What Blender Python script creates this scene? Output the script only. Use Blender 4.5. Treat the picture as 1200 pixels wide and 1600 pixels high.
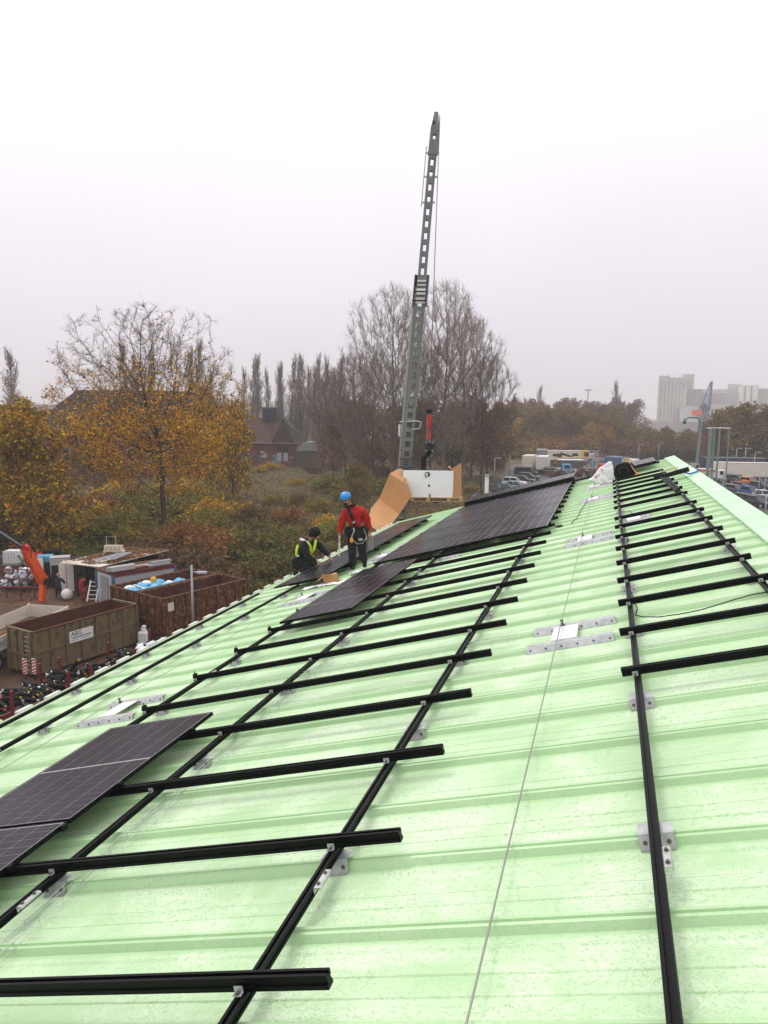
import bpy, math, random
import numpy as np
from mathutils import Vector, Matrix

for o in list(bpy.data.objects):
    bpy.data.objects.remove(o)
scene = bpy.context.scene
COL = scene.collection
PI = math.pi
R_ = math.radians

# ---------------------------------------------------------------- camera
G = 13.5                                     # height of the lens above the yard
CAM = np.array([0.0, 0.0, G])
F_PX, PITCH, YAW, ROLL = 1152.1, 0.1355, 0.293, 0.0101
_cy, _sy, _cp, _sp = math.cos(YAW), math.sin(YAW), math.cos(PITCH), math.sin(PITCH)
C_F = np.array([-_sy * _cp, _cy * _cp, -_sp])
_r = np.array([_cy, _sy, 0.0])
_u = np.cross(_r, C_F)
C_R = _r * math.cos(ROLL) + _u * math.sin(ROLL)
C_U = _u * math.cos(ROLL) - _r * math.sin(ROLL)
cd = bpy.data.cameras.new('camera')
cam = bpy.data.objects.new('camera', cd)
COL.objects.link(cam)
cd.sensor_fit = 'VERTICAL'
cd.sensor_height = 24.0
cd.lens = 24.0 * F_PX / 1600.0
cd.clip_start = 0.05
cd.clip_end = 4000.0
cam.matrix_world = Matrix(((C_R[0], C_U[0], -C_F[0], 0), (C_R[1], C_U[1], -C_F[1], 0), (C_R[2], C_U[2], -C_F[2], G), (0, 0, 0, 1)))
scene.camera = cam

# ---------------------------------------------------------------- sky and sun (overcast)
world = bpy.data.worlds.new('World')
scene.world = world
world.use_nodes = True
wn, wl = world.node_tree.nodes, world.node_tree.links
wn.clear()
w_out = wn.new('ShaderNodeOutputWorld')
w_bg = wn.new('ShaderNodeBackground')
w_bg.inputs['Strength'].default_value = 0.1
sky = wn.new('ShaderNodeTexSky')
sky.sky_type = 'NISHITA'
sky.sun_disc = False
sky.sun_elevation = math.atan2(0.80, math.hypot(0.50, 0.42))
sky.sun_rotation = math.atan2(-0.50, 0.42)
sky.dust_density = 4.0
tc = wn.new('ShaderNodeTexCoord')
sep = wn.new('ShaderNodeSeparateXYZ')
ramp = wn.new('ShaderNodeValToRGB')
ramp.color_ramp.elements[0].position = 0.0
ramp.color_ramp.elements[0].color = (7.9, 7.4, 8.05, 1)
ramp.color_ramp.elements[1].position = 0.75
ramp.color_ramp.elements[1].color = (14.0, 13.8, 14.0, 1)
for p_, c_ in ((0.12, (9.0, 8.4, 9.15)), (0.28, (10.6, 10.1, 10.8)), (0.46, (12.6, 12.3, 12.6))):
    e_ = ramp.color_ramp.elements.new(p_)
    e_.color = (*c_, 1)
cn = wn.new('ShaderNodeTexNoise')
cn.inputs['Scale'].default_value = 2.2
cn.inputs['Detail'].default_value = 3
cm = wn.new('ShaderNodeMapRange')
cm.inputs['From Min'].default_value = 0.3
cm.inputs['From Max'].default_value = 0.7
cm.inputs['To Min'].default_value = 0.965
cm.inputs['To Max'].default_value = 1.035
mul = wn.new('ShaderNodeMixRGB')
mul.blend_type = 'MULTIPLY'
mul.inputs['Fac'].default_value = 1
mix = wn.new('ShaderNodeMixRGB')
mix.inputs['Fac'].default_value = 0.06      # a trace of the clear sky behind the cloud
wl.new(tc.outputs['Generated'], sep.inputs[0])
wl.new(sep.outputs['Z'], ramp.inputs['Fac'])
wl.new(tc.outputs['Generated'], cn.inputs['Vector'])
wl.new(cn.outputs['Fac'], cm.inputs['Value'])
wl.new(ramp.outputs['Color'], mul.inputs['Color1'])
wl.new(cm.outputs['Result'], mul.inputs['Color2'])
wl.new(mul.outputs['Color'], mix.inputs['Color1'])
wl.new(sky.outputs['Color'], mix.inputs['Color2'])
wl.new(mix.outputs['Color'], w_bg.inputs['Color'])
wl.new(w_bg.outputs['Background'], w_out.inputs['Surface'])
sd = bpy.data.lights.new('sun', 'SUN')
sd.energy = 1.0
sd.angle = R_(16)
sd.color = (1.0, 0.97, 0.93)
sun = bpy.data.objects.new('sun', sd)
COL.objects.link(sun)
SUN_DIR = Vector((0.50, -0.42, -0.80)).normalized()       # light travels this way
sun.rotation_euler = SUN_DIR.to_track_quat('-Z', 'Y').to_euler()

scene.view_settings.view_transform = 'Standard'
scene.view_settings.look = 'None'
scene.view_settings.exposure = 0.0
scene.view_settings.gamma = 1.0
scene.view_settings.use_curve_mapping = False
scene.render.engine = 'CYCLES'
cy = scene.cycles
cy.use_denoising = True
cy.max_bounces = 6
cy.diffuse_bounces = 3
cy.glossy_bounces = 3
cy.transmission_bounces = 3
cy.volume_bounces = 1
cy.transparent_max_bounces = 8
cy.use_adaptive_sampling = True
cy.adaptive_threshold = 0.02

# ---------------------------------------------------------------- placing helpers
K = 1.3
SLOPE = 0.2751
CA, SA = math.cos(SLOPE), math.sin(SLOPE)
R_T = np.array([CA, 0, SA]); R_N = np.array([-SA, 0, CA]); R_O = np.array([0, 0, G - 1.6443 * K])


def ray(px, py):
    return C_F + C_R * (px - 600) / F_PX - C_U * (py - 800) / F_PX


def roof(u, y, n=0.0):
    """point on the roof: u metres up the slope, y along the building, n off the surface plane"""
    return R_O + R_T * u + R_N * n + np.array([0, y, 0])


def roof_at(px, py, n=-0.12):
    d = ray(px, py)
    t = ((R_O + R_N * n - CAM) @ R_N) / (d @ R_N)
    P = CAM + d * t
    return (P - R_O) @ R_T, P[1]


def at(px, py, D):
    """world point seen at a photo pixel, D metres deep"""
    d = ray(px, py)
    return CAM + d * (D / (d @ C_F))


def on_level(px, py, h=0.0):
    d = ray(px, py)
    return CAM + d * ((h - G) / d[2])


# ---------------------------------------------------------------- mesh builder
class MB:
    def __init__(s):
        s.v = []; s.f = []

    def add(s, vs, fs):
        b = len(s.v)
        s.v += [tuple(float(c) for c in p) for p in vs]
        s.f += [tuple(b + i for i in q) for q in fs]
        return s

    def box(s, c, d, rz=0.0, top=1.0, topy=None):
        topy = top if topy is None else topy
        x, y, z = d[0] / 2, d[1] / 2, d[2] / 2
        cr, sr = math.cos(rz), math.sin(rz)
        vs = []
        for zz, tx, ty in ((-z, 1, 1), (z, top, topy)):
            for xx, yy in ((-x, -y), (x, -y), (x, y), (-x, y)):
                a, b = xx * tx, yy * ty
                vs.append((c[0] + a * cr - b * sr, c[1] + a * sr + b * cr, c[2] + zz))
        return s.add(vs, [(3, 2, 1, 0), (4, 5, 6, 7), (0, 1, 5, 4), (1, 2, 6, 5), (2, 3, 7, 6), (3, 0, 4, 7)])

    def frame(s, p0, p1, up=(0, 0, 1)):
        p0, p1 = Vector(p0), Vector(p1)
        z = (p1 - p0).normalized()
        up = Vector(up)
        if abs(z.dot(up)) > 0.98:
            up = Vector((0, 1, 0)) if abs(z.y) < .9 else Vector((1, 0, 0))
        x = up.cross(z).normalized()
        y = z.cross(x)
        return p0, p1, x, y

    def beam(s, p0, p1, w, h, up=(0, 0, 1), w1=None, h1=None):
        p0, p1, x, y = s.frame(p0, p1, up)
        w1 = w if w1 is None else w1; h1 = h if h1 is None else h1
        vs = []
        for p, ww, hh in ((p0, w, h), (p1, w1, h1)):
            for a, b in ((-.5, -.5), (.5, -.5), (.5, .5), (-.5, .5)):
                vs.append(p + x * a * ww + y * b * hh)
        return s.add(vs, [(3, 2, 1, 0), (4, 5, 6, 7), (0, 1, 5, 4), (1, 2, 6, 5), (2, 3, 7, 6), (3, 0, 4, 7)])

    def tube(s, p0, p1, r, r1=None, n=8, caps=True):
        r1 = r if r1 is None else r1
        p0, p1, x, y = s.frame(p0, p1)
        vs = []
        for p, rr in ((p0, r), (p1, r1)):
            for i in range(n):
                a = 2 * PI * i / n
                vs.append(p + x * math.cos(a) * rr + y * math.sin(a) * rr)
        fs = [(i, (i + 1) % n, n + (i + 1) % n, n + i) for i in range(n)]
        if caps:
            fs += [tuple(range(n - 1, -1, -1)), tuple(range(n, 2 * n))]
        return s.add(vs, fs)

    def path(s, pts, r, n=6):
        pts = [Vector(p) for p in pts]
        rs = r if isinstance(r, (list, tuple)) else [r] * len(pts)
        vs = []
        px = None
        for i, p in enumerate(pts):
            t = (pts[min(i + 1, len(pts) - 1)] - pts[max(i - 1, 0)]).normalized()
            up = Vector((0, 0, 1)) if abs(t.z) < .95 else Vector((0, 1, 0))
            if px is None:
                x = up.cross(t).normalized()
            else:
                x = (px - t * px.dot(t)).normalized()
            px = x
            y = t.cross(x)
            for k in range(n):
                a = 2 * PI * k / n
                vs.append(p + x * math.cos(a) * rs[i] + y * math.sin(a) * rs[i])
        fs = []
        for i in range(len(pts) - 1):
            for k in range(n):
                fs.append((i * n + k, i * n + (k + 1) % n, (i + 1) * n + (k + 1) % n, (i + 1) * n + k))
        fs += [tuple(range(n - 1, -1, -1)), tuple(range((len(pts) - 1) * n, len(pts) * n))]
        return s.add(vs, fs)

    def lathe(s, prof, n=16, c=(0, 0, 0), sx=1, sy=1):
        vs = []
        for r, z in prof:
            for i in range(n):
                a = 2 * PI * i / n
                vs.append((c[0] + r * math.cos(a) * sx, c[1] + r * math.sin(a) * sy, c[2] + z))
        m = len(prof)
        fs = [(j * n + i, j * n + (i + 1) % n, (j + 1) * n + (i + 1) % n, (j + 1) * n + i) for j in range(m - 1) for i in range(n)]
        fs += [tuple(range(n - 1, -1, -1)), tuple(range((m - 1) * n, m * n))]
        return s.add(vs, fs)

    def ball(s, c, r, n=12, m=8, sc=(1, 1, 1)):
        prof = [(max(1e-4, math.sin(PI * j / m)), -math.cos(PI * j / m)) for j in range(m + 1)]
        vs = []
        for rr, z in prof:
            for i in range(n):
                a = 2 * PI * i / n
                vs.append((c[0] + r * rr * math.cos(a) * sc[0], c[1] + r * rr * math.sin(a) * sc[1], c[2] + r * z * sc[2]))
        return s.add(vs, [(j * n + i, j * n + (i + 1) % n, (j + 1) * n + (i + 1) % n, (j + 1) * n + i) for j in range(m) for i in range(n)])

    def extrude(s, poly, axis, a0, a1):
        """poly: 2-D outline; axis 'x','y','z' along which it runs from a0 to a1"""
        n = len(poly)
        vs = []
        for a in (a0, a1):
            for p, q in poly:
                vs.append({'x': (a, p, q), 'y': (p, a, q), 'z': (p, q, a)}[axis])
        fs = [(i, (i + 1) % n, n + (i + 1) % n, n + i) for i in range(n)]
        fs += [tuple(range(n - 1, -1, -1)), tuple(range(n, 2 * n))]
        return s.add(vs, fs)

    def quad(s, a, b, c, d):
        return s.add([a, b, c, d], [(0, 1, 2, 3)])

    def plate(s, pts, th, nrm):
        n = len(pts)
        nv = Vector(nrm).normalized() * th
        vs = [Vector(p) for p in pts] + [Vector(p) + nv for p in pts]
        fs = [tuple(range(n - 1, -1, -1)), tuple(range(n, 2 * n))] + [(i, (i + 1) % n, n + (i + 1) % n, n + i) for i in range(n)]
        return s.add(vs, fs)

    def mesh(s, name, mat=None, smooth=False, fix=True):
        me = bpy.data.meshes.new(name)
        me.from_pydata(s.v, [], s.f)
        if fix:
            import bmesh
            bm = bmesh.new(); bm.from_mesh(me)
            bmesh.ops.recalc_face_normals(bm, faces=bm.faces)
            bm.to_mesh(me); bm.free()
        if mat:
            me.materials.append(mat)
        if smooth:
            me.polygons.foreach_set('use_smooth', [True] * len(me.polygons))
        return me

    def build(s, name, mat=None, parent=None, loc=None, rot=None, smooth=False, bevel=0.0, fix=True):
        o = bpy.data.objects.new(name, s.mesh(name, mat, smooth, fix))
        COL.objects.link(o)
        if parent:
            o.parent = parent
        if loc is not None:
            o.location = tuple(float(c) for c in loc)
        if rot is not None:
            o.rotation_euler = rot
        if bevel:
            md = o.modifiers.new('bevel', 'BEVEL')
            md.width = bevel; md.segments = 2; md.limit_method = 'ANGLE'
        return o


def tag(o, label=None, cat=None, group=None, kind=None):
    if label: o['label'] = label
    if cat: o['category'] = cat
    if group: o['group'] = group
    if kind: o['kind'] = kind
    return o


def thing(name, label, cat, loc=(0, 0, 0), rot=(0, 0, 0), group=None):
    o = bpy.data.objects.new(name, None)
    o.empty_display_size = 0.2
    COL.objects.link(o)
    o.location = tuple(float(c) for c in loc)
    o.rotation_euler = rot
    return tag(o, label, cat, group)


def roof_thing(name, label, cat, u, y, n=0.0, group=None, rz=0.0):
    o = thing(name, label, cat, roof(u, y, n), (0, 0, 0), group)
    o.rotation_euler = (Matrix.Rotation(-SLOPE, 3, 'Y') @ Matrix.Rotation(rz, 3, 'Z')).to_euler()
    return o


KIDS = {}


def dup(o, parent=None, label=None, group=None, loc=None, rot=None, scale=None):
    """copy a thing and each of its parts and sub-parts; mesh data stays shared"""
    c = o.copy()
    COL.objects.link(c)
    if parent: c.parent = parent
    for ch in o.children:
        dup(ch, c)
    if label: c['label'] = label
    if group: c['group'] = group
    if loc is not None: c.location = tuple(float(q) for q in loc)
    if rot is not None: c.rotation_euler = rot
    if scale is not None: c.scale = (scale,) * 3 if not hasattr(scale, '__len__') else scale
    return c


def swap_mat(o, mat):
    for sl in o.material_slots:
        sl.link = 'OBJECT'
        sl.material = mat


ORD = ['nearest', 'second', 'third', 'fourth', 'fifth', 'sixth', 'seventh', 'eighth', 'ninth', 'tenth', 'eleventh', 'twelfth',
       'thirteenth', 'fourteenth', 'fifteenth', 'sixteenth', 'seventeenth', 'eighteenth', 'nineteenth', 'twentieth']


# ---------------------------------------------------------------- materials
def mat(name, col, rough=0.6, metal=0.0, var=0.0, scale=4.0, bump=0.0, bscale=30.0, spec=0.4, col2=None, thresh=(0.4, 0.6), stretch=(1, 1, 1), coords='Object', detail=5):
    m = bpy.data.materials.new(name)
    m.use_nodes = True
    nt = m.node_tree; N, L = nt.nodes, nt.links
    b = N['Principled BSDF']
    b.inputs['Roughness'].default_value = rough
    b.inputs['Metallic'].default_value = metal
    b.inputs['Specular IOR Level'].default_value = spec
    b.inputs['Base Color'].default_value = (*col, 1)
    if var or col2 or bump:
        t = N.new('ShaderNodeTexCoord')
        mp = N.new('ShaderNodeMapping'); mp.inputs['Scale'].default_value = stretch
        if coords == 'World':
            g = N.new('ShaderNodeNewGeometry'); L.new(g.outputs['Position'], mp.inputs['Vector'])
        else:
            L.new(t.outputs[coords], mp.inputs['Vector'])
    if var or col2:
        n = N.new('ShaderNodeTexNoise'); n.inputs['Scale'].default_value = scale; n.inputs['Detail'].default_value = detail
        L.new(mp.outputs[0], n.inputs['Vector'])
        r = N.new('ShaderNodeValToRGB')
        r.color_ramp.elements[0].position, r.color_ramp.elements[1].position = (thresh if col2 else (0.25, 0.75))
        c2 = col2 if col2 else tuple(min(1, c * (1 + var)) for c in col)
        c1 = tuple(c * (1 - var) for c in col)
        r.color_ramp.elements[0].color = (*c1, 1); r.color_ramp.elements[1].color = (*c2, 1)
        L.new(n.outputs['Fac'], r.inputs['Fac']); L.new(r.outputs['Color'], b.inputs['Base Color'])
    if bump:
        n2 = N.new('ShaderNodeTexNoise'); n2.inputs['Scale'].default_value = bscale; n2.inputs['Detail'].default_value = 4
        L.new(mp.outputs[0], n2.inputs['Vector'])
        bp = N.new('ShaderNodeBump'); bp.inputs['Strength'].default_value = bump; bp.inputs['Distance'].default_value = 0.02
        L.new(n2.outputs['Fac'], bp.inputs['Height']); L.new(bp.outputs['Normal'], b.inputs['Normal'])
    return m


def leaf_mat(name, rough=0.75, transl=0.25):
    m = bpy.data.materials.new(name)
    m.use_nodes = True
    N, L = m.node_tree.nodes, m.node_tree.links
    b = N['Principled BSDF']
    b.inputs['Roughness'].default_value = rough
    b.inputs['Specular IOR Level'].default_value = 0.2
    a = N.new('ShaderNodeAttribute'); a.attribute_name = 'tint'
    L.new(a.outputs['Color'], b.inputs['Base Color'])
    t = N.new('ShaderNodeBsdfTranslucent'); L.new(a.outputs['Color'], t.inputs['Color'])
    mx = N.new('ShaderNodeMixShader'); mx.inputs['Fac'].default_value = transl
    L.new(b.outputs['BSDF'], mx.inputs[1]); L.new(t.outputs['BSDF'], mx.inputs[2])
    L.new(mx.outputs[0], N['Material Output'].inputs['Surface'])
    return m


def roof_mat(name, strength=1.0):
    """pale green coated steel with torn film residue, dried water marks and specks of dirt"""
    m = bpy.data.materials.new(name)
    m.use_nodes = True
    N, L = m.node_tree.nodes, m.node_tree.links
    b = N['Principled BSDF']
    b.inputs['Roughness'].default_value = 0.42
    b.inputs['Specular IOR Level'].default_value = 0.35
    g = N.new('ShaderNodeNewGeometry')

    def mapped(sc):
        mp = N.new('ShaderNodeMapping'); mp.inputs['Scale'].default_value = sc
        L.new(g.outputs['Position'], mp.inputs['Vector'])
        return mp.outputs[0]

    def noise(vec, s, d=6, dist=0.0, rough=.55):
        n = N.new('ShaderNodeTexNoise'); n.inputs['Scale'].default_value = s; n.inputs['Detail'].default_value = d
        n.inputs['Distortion'].default_value = dist; n.inputs['Roughness'].default_value = rough
        L.new(vec, n.inputs['Vector']); return n.outputs['Fac']

    def ramp_(fac, *stops):
        r = N.new('ShaderNodeValToRGB'); L.new(fac, r.inputs['Fac'])
        el = r.color_ramp.elements
        el[0].position, el[0].color = stops[0][0], (*([stops[0][1]] * 3), 1)
        el[1].position, el[1].color = stops[-1][0], (*([stops[-1][1]] * 3), 1)
        for p, c in stops[1:-1]:
            e = el.new(p); e.color = (c, c, c, 1)
        return r.outputs['Color']

    def math_(op, a, bb):
        n = N.new('ShaderNodeMath'); n.operation = op
        for i, q in enumerate((a, bb)):
            if isinstance(q, (int, float)): n.inputs[i].default_value = q
            else: L.new(q, n.inputs[i])
        return n.outputs[0]

    big = ramp_(noise(mapped((1, 1, 1)), 1.3, 5, 0.8), (0.38, 0), (0.62, 1))              # where the residue lies
    squig = ramp_(noise(mapped((1, 1.25, 1)), 17, 3, 3.4, .5), (0.42, 0), (0.50, 1), (0.58, 0.25), (0.7, 0.9))
    streak = ramp_(noise(mapped((0.7, 6, 0.7)), 2.4, 4, 0.3), (0.35, 0), (0.7, 1))          # water run along the ribs
    sp = N.new('ShaderNodeSeparateXYZ'); L.new(g.outputs['Position'], sp.inputs[0])
    ph = math_('FRACT', math_('MULTIPLY', math_('SUBTRACT', sp.outputs['Y'], 3.78 - .31 - 31 * .62), 1 / .62), 0)
    flat = math_('ADD', ramp_(ph, (.34, 1), (.38, 0)), ramp_(ph, (.555, 0), (.60, 1)))      # film only stuck to the flat strips
    resid = math_('MULTIPLY', math_('ADD', math_('MULTIPLY', flat, .70), .30), math_('MULTIPLY', math_('ADD', math_('MULTIPLY', squig, 0.95), math_('MULTIPLY', streak, 0.40)), math_('ADD', math_('MULTIPLY', big, 0.75), 0.22)))
    c1 = N.new('ShaderNodeMixRGB')
    c1.inputs['Color1'].default_value = (0.40, 0.615, 0.320, 1)
    c1.inputs['Color2'].default_value = (0.72, 0.85, 0.62, 1)
    L.new(math_('MULTIPLY', resid, strength), c1.inputs['Fac'])
    dirt = math_('MULTIPLY', ramp_(noise(mapped((1, 1, 1)), 42, 2, 1.2), (0.66, 0), (0.73, 1)), ramp_(noise(mapped((1, 1, 1)), 2.6, 3, .5), (0.52, 0), (0.66, 1)))
    grey = math_('MULTIPLY', ramp_(noise(mapped((1, 1, 1)), 5, 6, 1.0), (0.5, 0), (0.75, 1)), 0.22)
    c0 = N.new('ShaderNodeMixRGB'); c0.inputs['Color2'].default_value = (0.46, 0.58, 0.41, 1)
    L.new(grey, c0.inputs['Fac']); L.new(c1.outputs[0], c0.inputs['Color1'])
    c2 = N.new('ShaderNodeMixRGB'); c2.inputs['Color2'].default_value = (0.27, 0.20, 0.11, 1)
    L.new(math_('MULTIPLY', dirt, 0.75), c2.inputs['Fac']); L.new(c0.outputs[0], c2.inputs['Color1'])
    L.new(c2.outputs[0], b.inputs['Base Color'])
    rr = N.new('ShaderNodeMapRange'); rr.inputs['To Min'].default_value = 0.30; rr.inputs['To Max'].default_value = 0.6
    L.new(resid, rr.inputs['Value']); L.new(rr.outputs[0], b.inputs['Roughness'])
    bp = N.new('ShaderNodeBump'); bp.inputs['Strength'].default_value = 0.10; bp.inputs['Distance'].default_value = 0.004
    L.new(squig, bp.inputs['Height']); L.new(bp.outputs['Normal'], b.inputs['Normal'])
    return m


M = {}
M['roof'] = roof_mat('green_roof_steel')
M['cap'] = mat('green_cap_steel', (0.46, 0.69, 0.45), .45, 0, col2=(0.62, .82, .60), scale=1.6, thresh=(.35, .7), spec=.4, coords='World')
M['gutter'] = mat('olive_flashing', (0.36, 0.46, 0.28), .5, 0, var=.15, scale=3, coords='World')
M['foam'] = mat('white_foam', (0.75, 0.77, 0.72), .8)
M['rail'] = mat('black_anodised', (0.0035, 0.0035, 0.0045), .45, 0, var=.3, scale=9, spec=.13)
M['alu'] = mat('mill_aluminium', (0.50, 0.51, 0.51), .40, .65, var=.25, scale=12, bump=.05, bscale=60)
M['zinc'] = mat('galvanised_steel', (0.50, 0.51, 0.50), .42, .7, var=.2, scale=14)
M['bolt'] = mat('bolt_steel', (0.16, 0.14, 0.11), .45, .6)
M['white_alu'] = mat('white_plate', (0.74, 0.75, 0.74), .5, .1, var=.06, scale=6)
M['cable'] = mat('steel_rope', (0.33, 0.32, 0.29), .5, .6, var=.3, scale=160)
M['blackpl'] = mat('black_plastic', (0.005, 0.005, 0.006), .5, 0, spec=.15)
M['frame'] = mat('module_frame', (0.004, 0.004, 0.006), .45, 0, spec=.1)
M['cell'] = mat('silicon_cell', (0.013, 0.010, 0.018), .24, 0, var=.35, scale=1.3, spec=.14, coords='World')
M['back'] = mat('white_grid', (0.55, 0.53, 0.55), .35, 0, spec=.3)
M['busbar'] = mat('pale_ribbon', (0.42, 0.40, 0.40), .4)
M['wood'] = mat('raw_pine', (0.52, 0.33, 0.16), .7, 0, var=.25, scale=7, stretch=(1, 1, 6))
M['card'] = mat('brown_cardboard', (0.52, 0.27, 0.115), .85, 0, var=.08, scale=2)
M['whitesheet'] = mat('white_backsheet', (0.95, 0.95, 0.95), .45, 0, var=.03, scale=1.5)
M['plastic_white'] = mat('white_plastic', (0.72, 0.74, 0.74), .45, 0, var=.08, scale=5)
M['sack'] = mat('white_sack', (0.80, 0.78, 0.80), .6, 0, var=.1, scale=8, bump=.4, bscale=14)
M['red'] = mat('red_paint', (0.55, 0.02, 0.015), .45, 0, var=.15, scale=6)
M['blue_strap'] = mat('blue_webbing', (0.02, 0.13, 0.5), .7)
M['crane'] = mat('grey_green_steel', (0.215, 0.235, 0.22), .5, .1, var=.14, scale=2.5, stretch=(1, 1, .3))
M['crane_dark'] = mat('dark_crane_steel', (0.05, 0.055, 0.055), .5, .2)
M['orange'] = mat('orange_paint', (0.75, 0.085, 0.012), .42, 0, var=.12, scale=3)
M['dark'] = mat('dark_steel', (0.02, 0.02, 0.023), .5, .2, var=.3, scale=5)
M['tyre'] = mat('rubber', (0.012, 0.012, 0.012), .8)
M['glass'] = mat('dark_glass', (0.012, 0.015, 0.018), .08, 0, spec=.6)
M['olive'] = mat('olive_container_paint', (0.175, 0.130, 0.068), .6, 0, var=.1, scale=3.4, col2=(0.075, .042, .02), thresh=(.54, .70), stretch=(1, 1, .5), bump=.06)
M['rustin'] = mat('dark_rust', (0.055, 0.013, 0.007), .8, 0, col2=(0.12, .032, .014), scale=4, thresh=(.35, .7))
M['rust'] = mat('rusty_steel', (0.085, 0.024, 0.010), .8, 0, col2=(0.25, .125, .05), scale=6.5, thresh=(.50, .66), stretch=(1, 1, .55), bump=.2, bscale=9)
M['maroon'] = mat('maroon_paint', (0.14, 0.018, 0.016), .55, 0, var=.25, scale=5)
M['whitewood'] = mat('painted_planks', (0.60, 0.53, 0.45), .7, 0, col2=(.46, .38, .30), scale=6, thresh=(.5, .75), stretch=(1, .2, 3))
M['lamp'] = mat('lamp_grey', (0.36, 0.38, 0.39), .5, .3)
M['white'] = mat('white_paint', (0.72, 0.70, 0.66), .55, 0, var=.07, scale=3)
M['cream'] = mat('cream_paint', (0.70, 0.64, 0.54), .55, 0, var=.08, scale=2)
M['grey'] = mat('grey_paint', (0.25, 0.255, 0.26), .55, 0, var=.15, scale=3)
M['lightgrey'] = mat('light_grey_paint', (0.42, 0.43, 0.46), .5, 0, var=.1, scale=3)
M['blue'] = mat('blue_paint', (0.045, 0.11, 0.21), .5, 0, var=.15, scale=3)
M['lightblue'] = mat('light_blue_paint', (0.12, 0.36, 0.58), .5, 0, var=.15, scale=3)
M['navy'] = mat('navy_paint', (0.02, 0.025, 0.06), .5, 0, var=.15, scale=3)
M['yellow'] = mat('yellow_paint', (0.62, 0.36, 0.03), .5, 0, var=.1, scale=3)
M['green_steel'] = mat('green_grey_steel', (0.27, 0.33, 0.31), .45, .4, var=.1, scale=4)
M['brick'] = mat('red_brick_wall', (0.17, 0.055, 0.033), .85, 0, var=.25, scale=.9, bump=.2, bscale=8, coords='World')
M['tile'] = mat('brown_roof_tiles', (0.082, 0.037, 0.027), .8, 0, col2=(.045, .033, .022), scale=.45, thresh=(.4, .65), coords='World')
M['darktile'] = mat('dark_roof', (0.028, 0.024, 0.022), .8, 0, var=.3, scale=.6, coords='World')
M['mosswood'] = mat('weathered_wood', (0.10, 0.08, 0.055), .85, 0, var=.25, scale=2)
M['concrete'] = mat('pale_concrete', (0.56, 0.53, 0.51), .85, 0, var=.1, scale=.12, coords='World')
M['concrete2'] = mat('grey_concrete', (0.42, 0.40, 0.39), .85, 0, var=.1, scale=.1, coords='World')
M['bark'] = mat('tree_bark', (0.052, 0.040, 0.028), .9, 0, var=.35, scale=2.5, bump=.4, bscale=7, stretch=(1, 1, .3))
M['bark_grey'] = mat('pale_bark', (0.115, 0.098, 0.078), .9, 0, var=.3, scale=2.2, bump=.3, bscale=8, stretch=(1, 1, .3))
M['twig'] = mat('twig_bark', (0.085, 0.058, 0.038), .9, 0, var=.2, scale=.4)
M['twig_pale'] = mat('pale_twig_bark', (0.23, 0.18, 0.14), .9, 0, var=.2, scale=.4)
M['leaf'] = leaf_mat('autumn_leaf')
M['skin'] = mat('skin', (0.42, 0.20, 0.13), .55)
M['hair'] = mat('dark_hair', (0.006, 0.005, 0.005), .8, 0, bump=.6, bscale=60)
M['jacket_red'] = mat('red_softshell', (0.42, 0.010, 0.010), .75, 0, var=.12, scale=7, bump=.5, bscale=14)
M['trouser'] = mat('black_workwear', (0.010, 0.010, 0.012), .8, 0, var=.2, scale=8, bump=.4, bscale=16)
M['jacket_black'] = mat('black_softshell', (0.009, 0.009, 0.014), .8, 0, var=.2, scale=8, bump=.4, bscale=16)
M['navycloth'] = mat('navy_cloth', (0.012, 0.014, 0.035), .8, 0, var=.2, scale=7)
M['hivis'] = mat('hi_vis_yellow', (0.62, 0.85, 0.03), .7)
M['reflect'] = mat('silver_tape', (0.72, 0.72, 0.74), .4, .1)
M['helmet'] = mat('blue_helmet', (0.02, 0.26, 0.68), .3, 0, spec=.5)
M['strap'] = mat('black_webbing', (0.01, 0.01, 0.01), .8)
M['tag_orange'] = mat('orange_plastic', (0.85, 0.32, 0.02), .5)
M['bluebag'] = mat('blue_film', (0.10, 0.40, 0.62), .4, 0, var=.2, scale=6, bump=.5, bscale=9)
M['scrapwhite'] = mat('pale_scrap', (0.55, 0.52, 0.47), .6, 0, var=.3, scale=6)
M['silver'] = mat('crumpled_foil', (0.55, 0.55, 0.60), .35, .5, var=.5, scale=6, bump=.9, bscale=5)
M['leaflitter'] = mat('fallen_leaves', (0.16, 0.062, 0.022), .9, 0, col2=(.30, .13, .05), scale=9, thresh=(.4, .7), coords='World')
M['asphalt'] = mat('wet_asphalt', (0.05, 0.05, 0.052), .55, 0, var=.25, scale=.3, coords='World')
M['yard'] = mat('yard_dirt', (0.060, 0.032, 0.020), .85, 0, col2=(.13, .06, .028), scale=.55, thresh=(.42, .68), bump=.3, bscale=3, coords='World', detail=8)
M['ground'] = mat('rough_grass', (0.075, 0.060, 0.022), .95, 0, col2=(.105, .066, .028), scale=.10, thresh=(.35, .65), bump=.4, bscale=1.5, coords='World', detail=8)
M['wall'] = mat('grey_green_cladding', (0.25, 0.30, 0.25), .6, 0, var=.08, scale=1, coords='World')
M['brass'] = mat('brass', (0.48, 0.28, 0.05), .35, .7)
# ================================================================ THE WAREHOUSE AND ITS ROOF
NF = -0.13                                    # sheet level below the tops of the long rails
RIB0, RIB = 3.78, 0.62
ROT = (0, -SLOPE, 0)


def ribbon(pts, th):
    """closed outline of a bent strip of thickness th"""
    up = []
    for i, p in enumerate(pts):
        a = Vector(pts[max(i - 1, 0)]); b = Vector(pts[min(i + 1, len(pts) - 1)])
        d = (b - a).normalized(); n = Vector((-d.y, d.x))
        up.append((p[0] + n.x * th, p[1] + n.y * th))
    return list(pts) + up[::-1]


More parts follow.
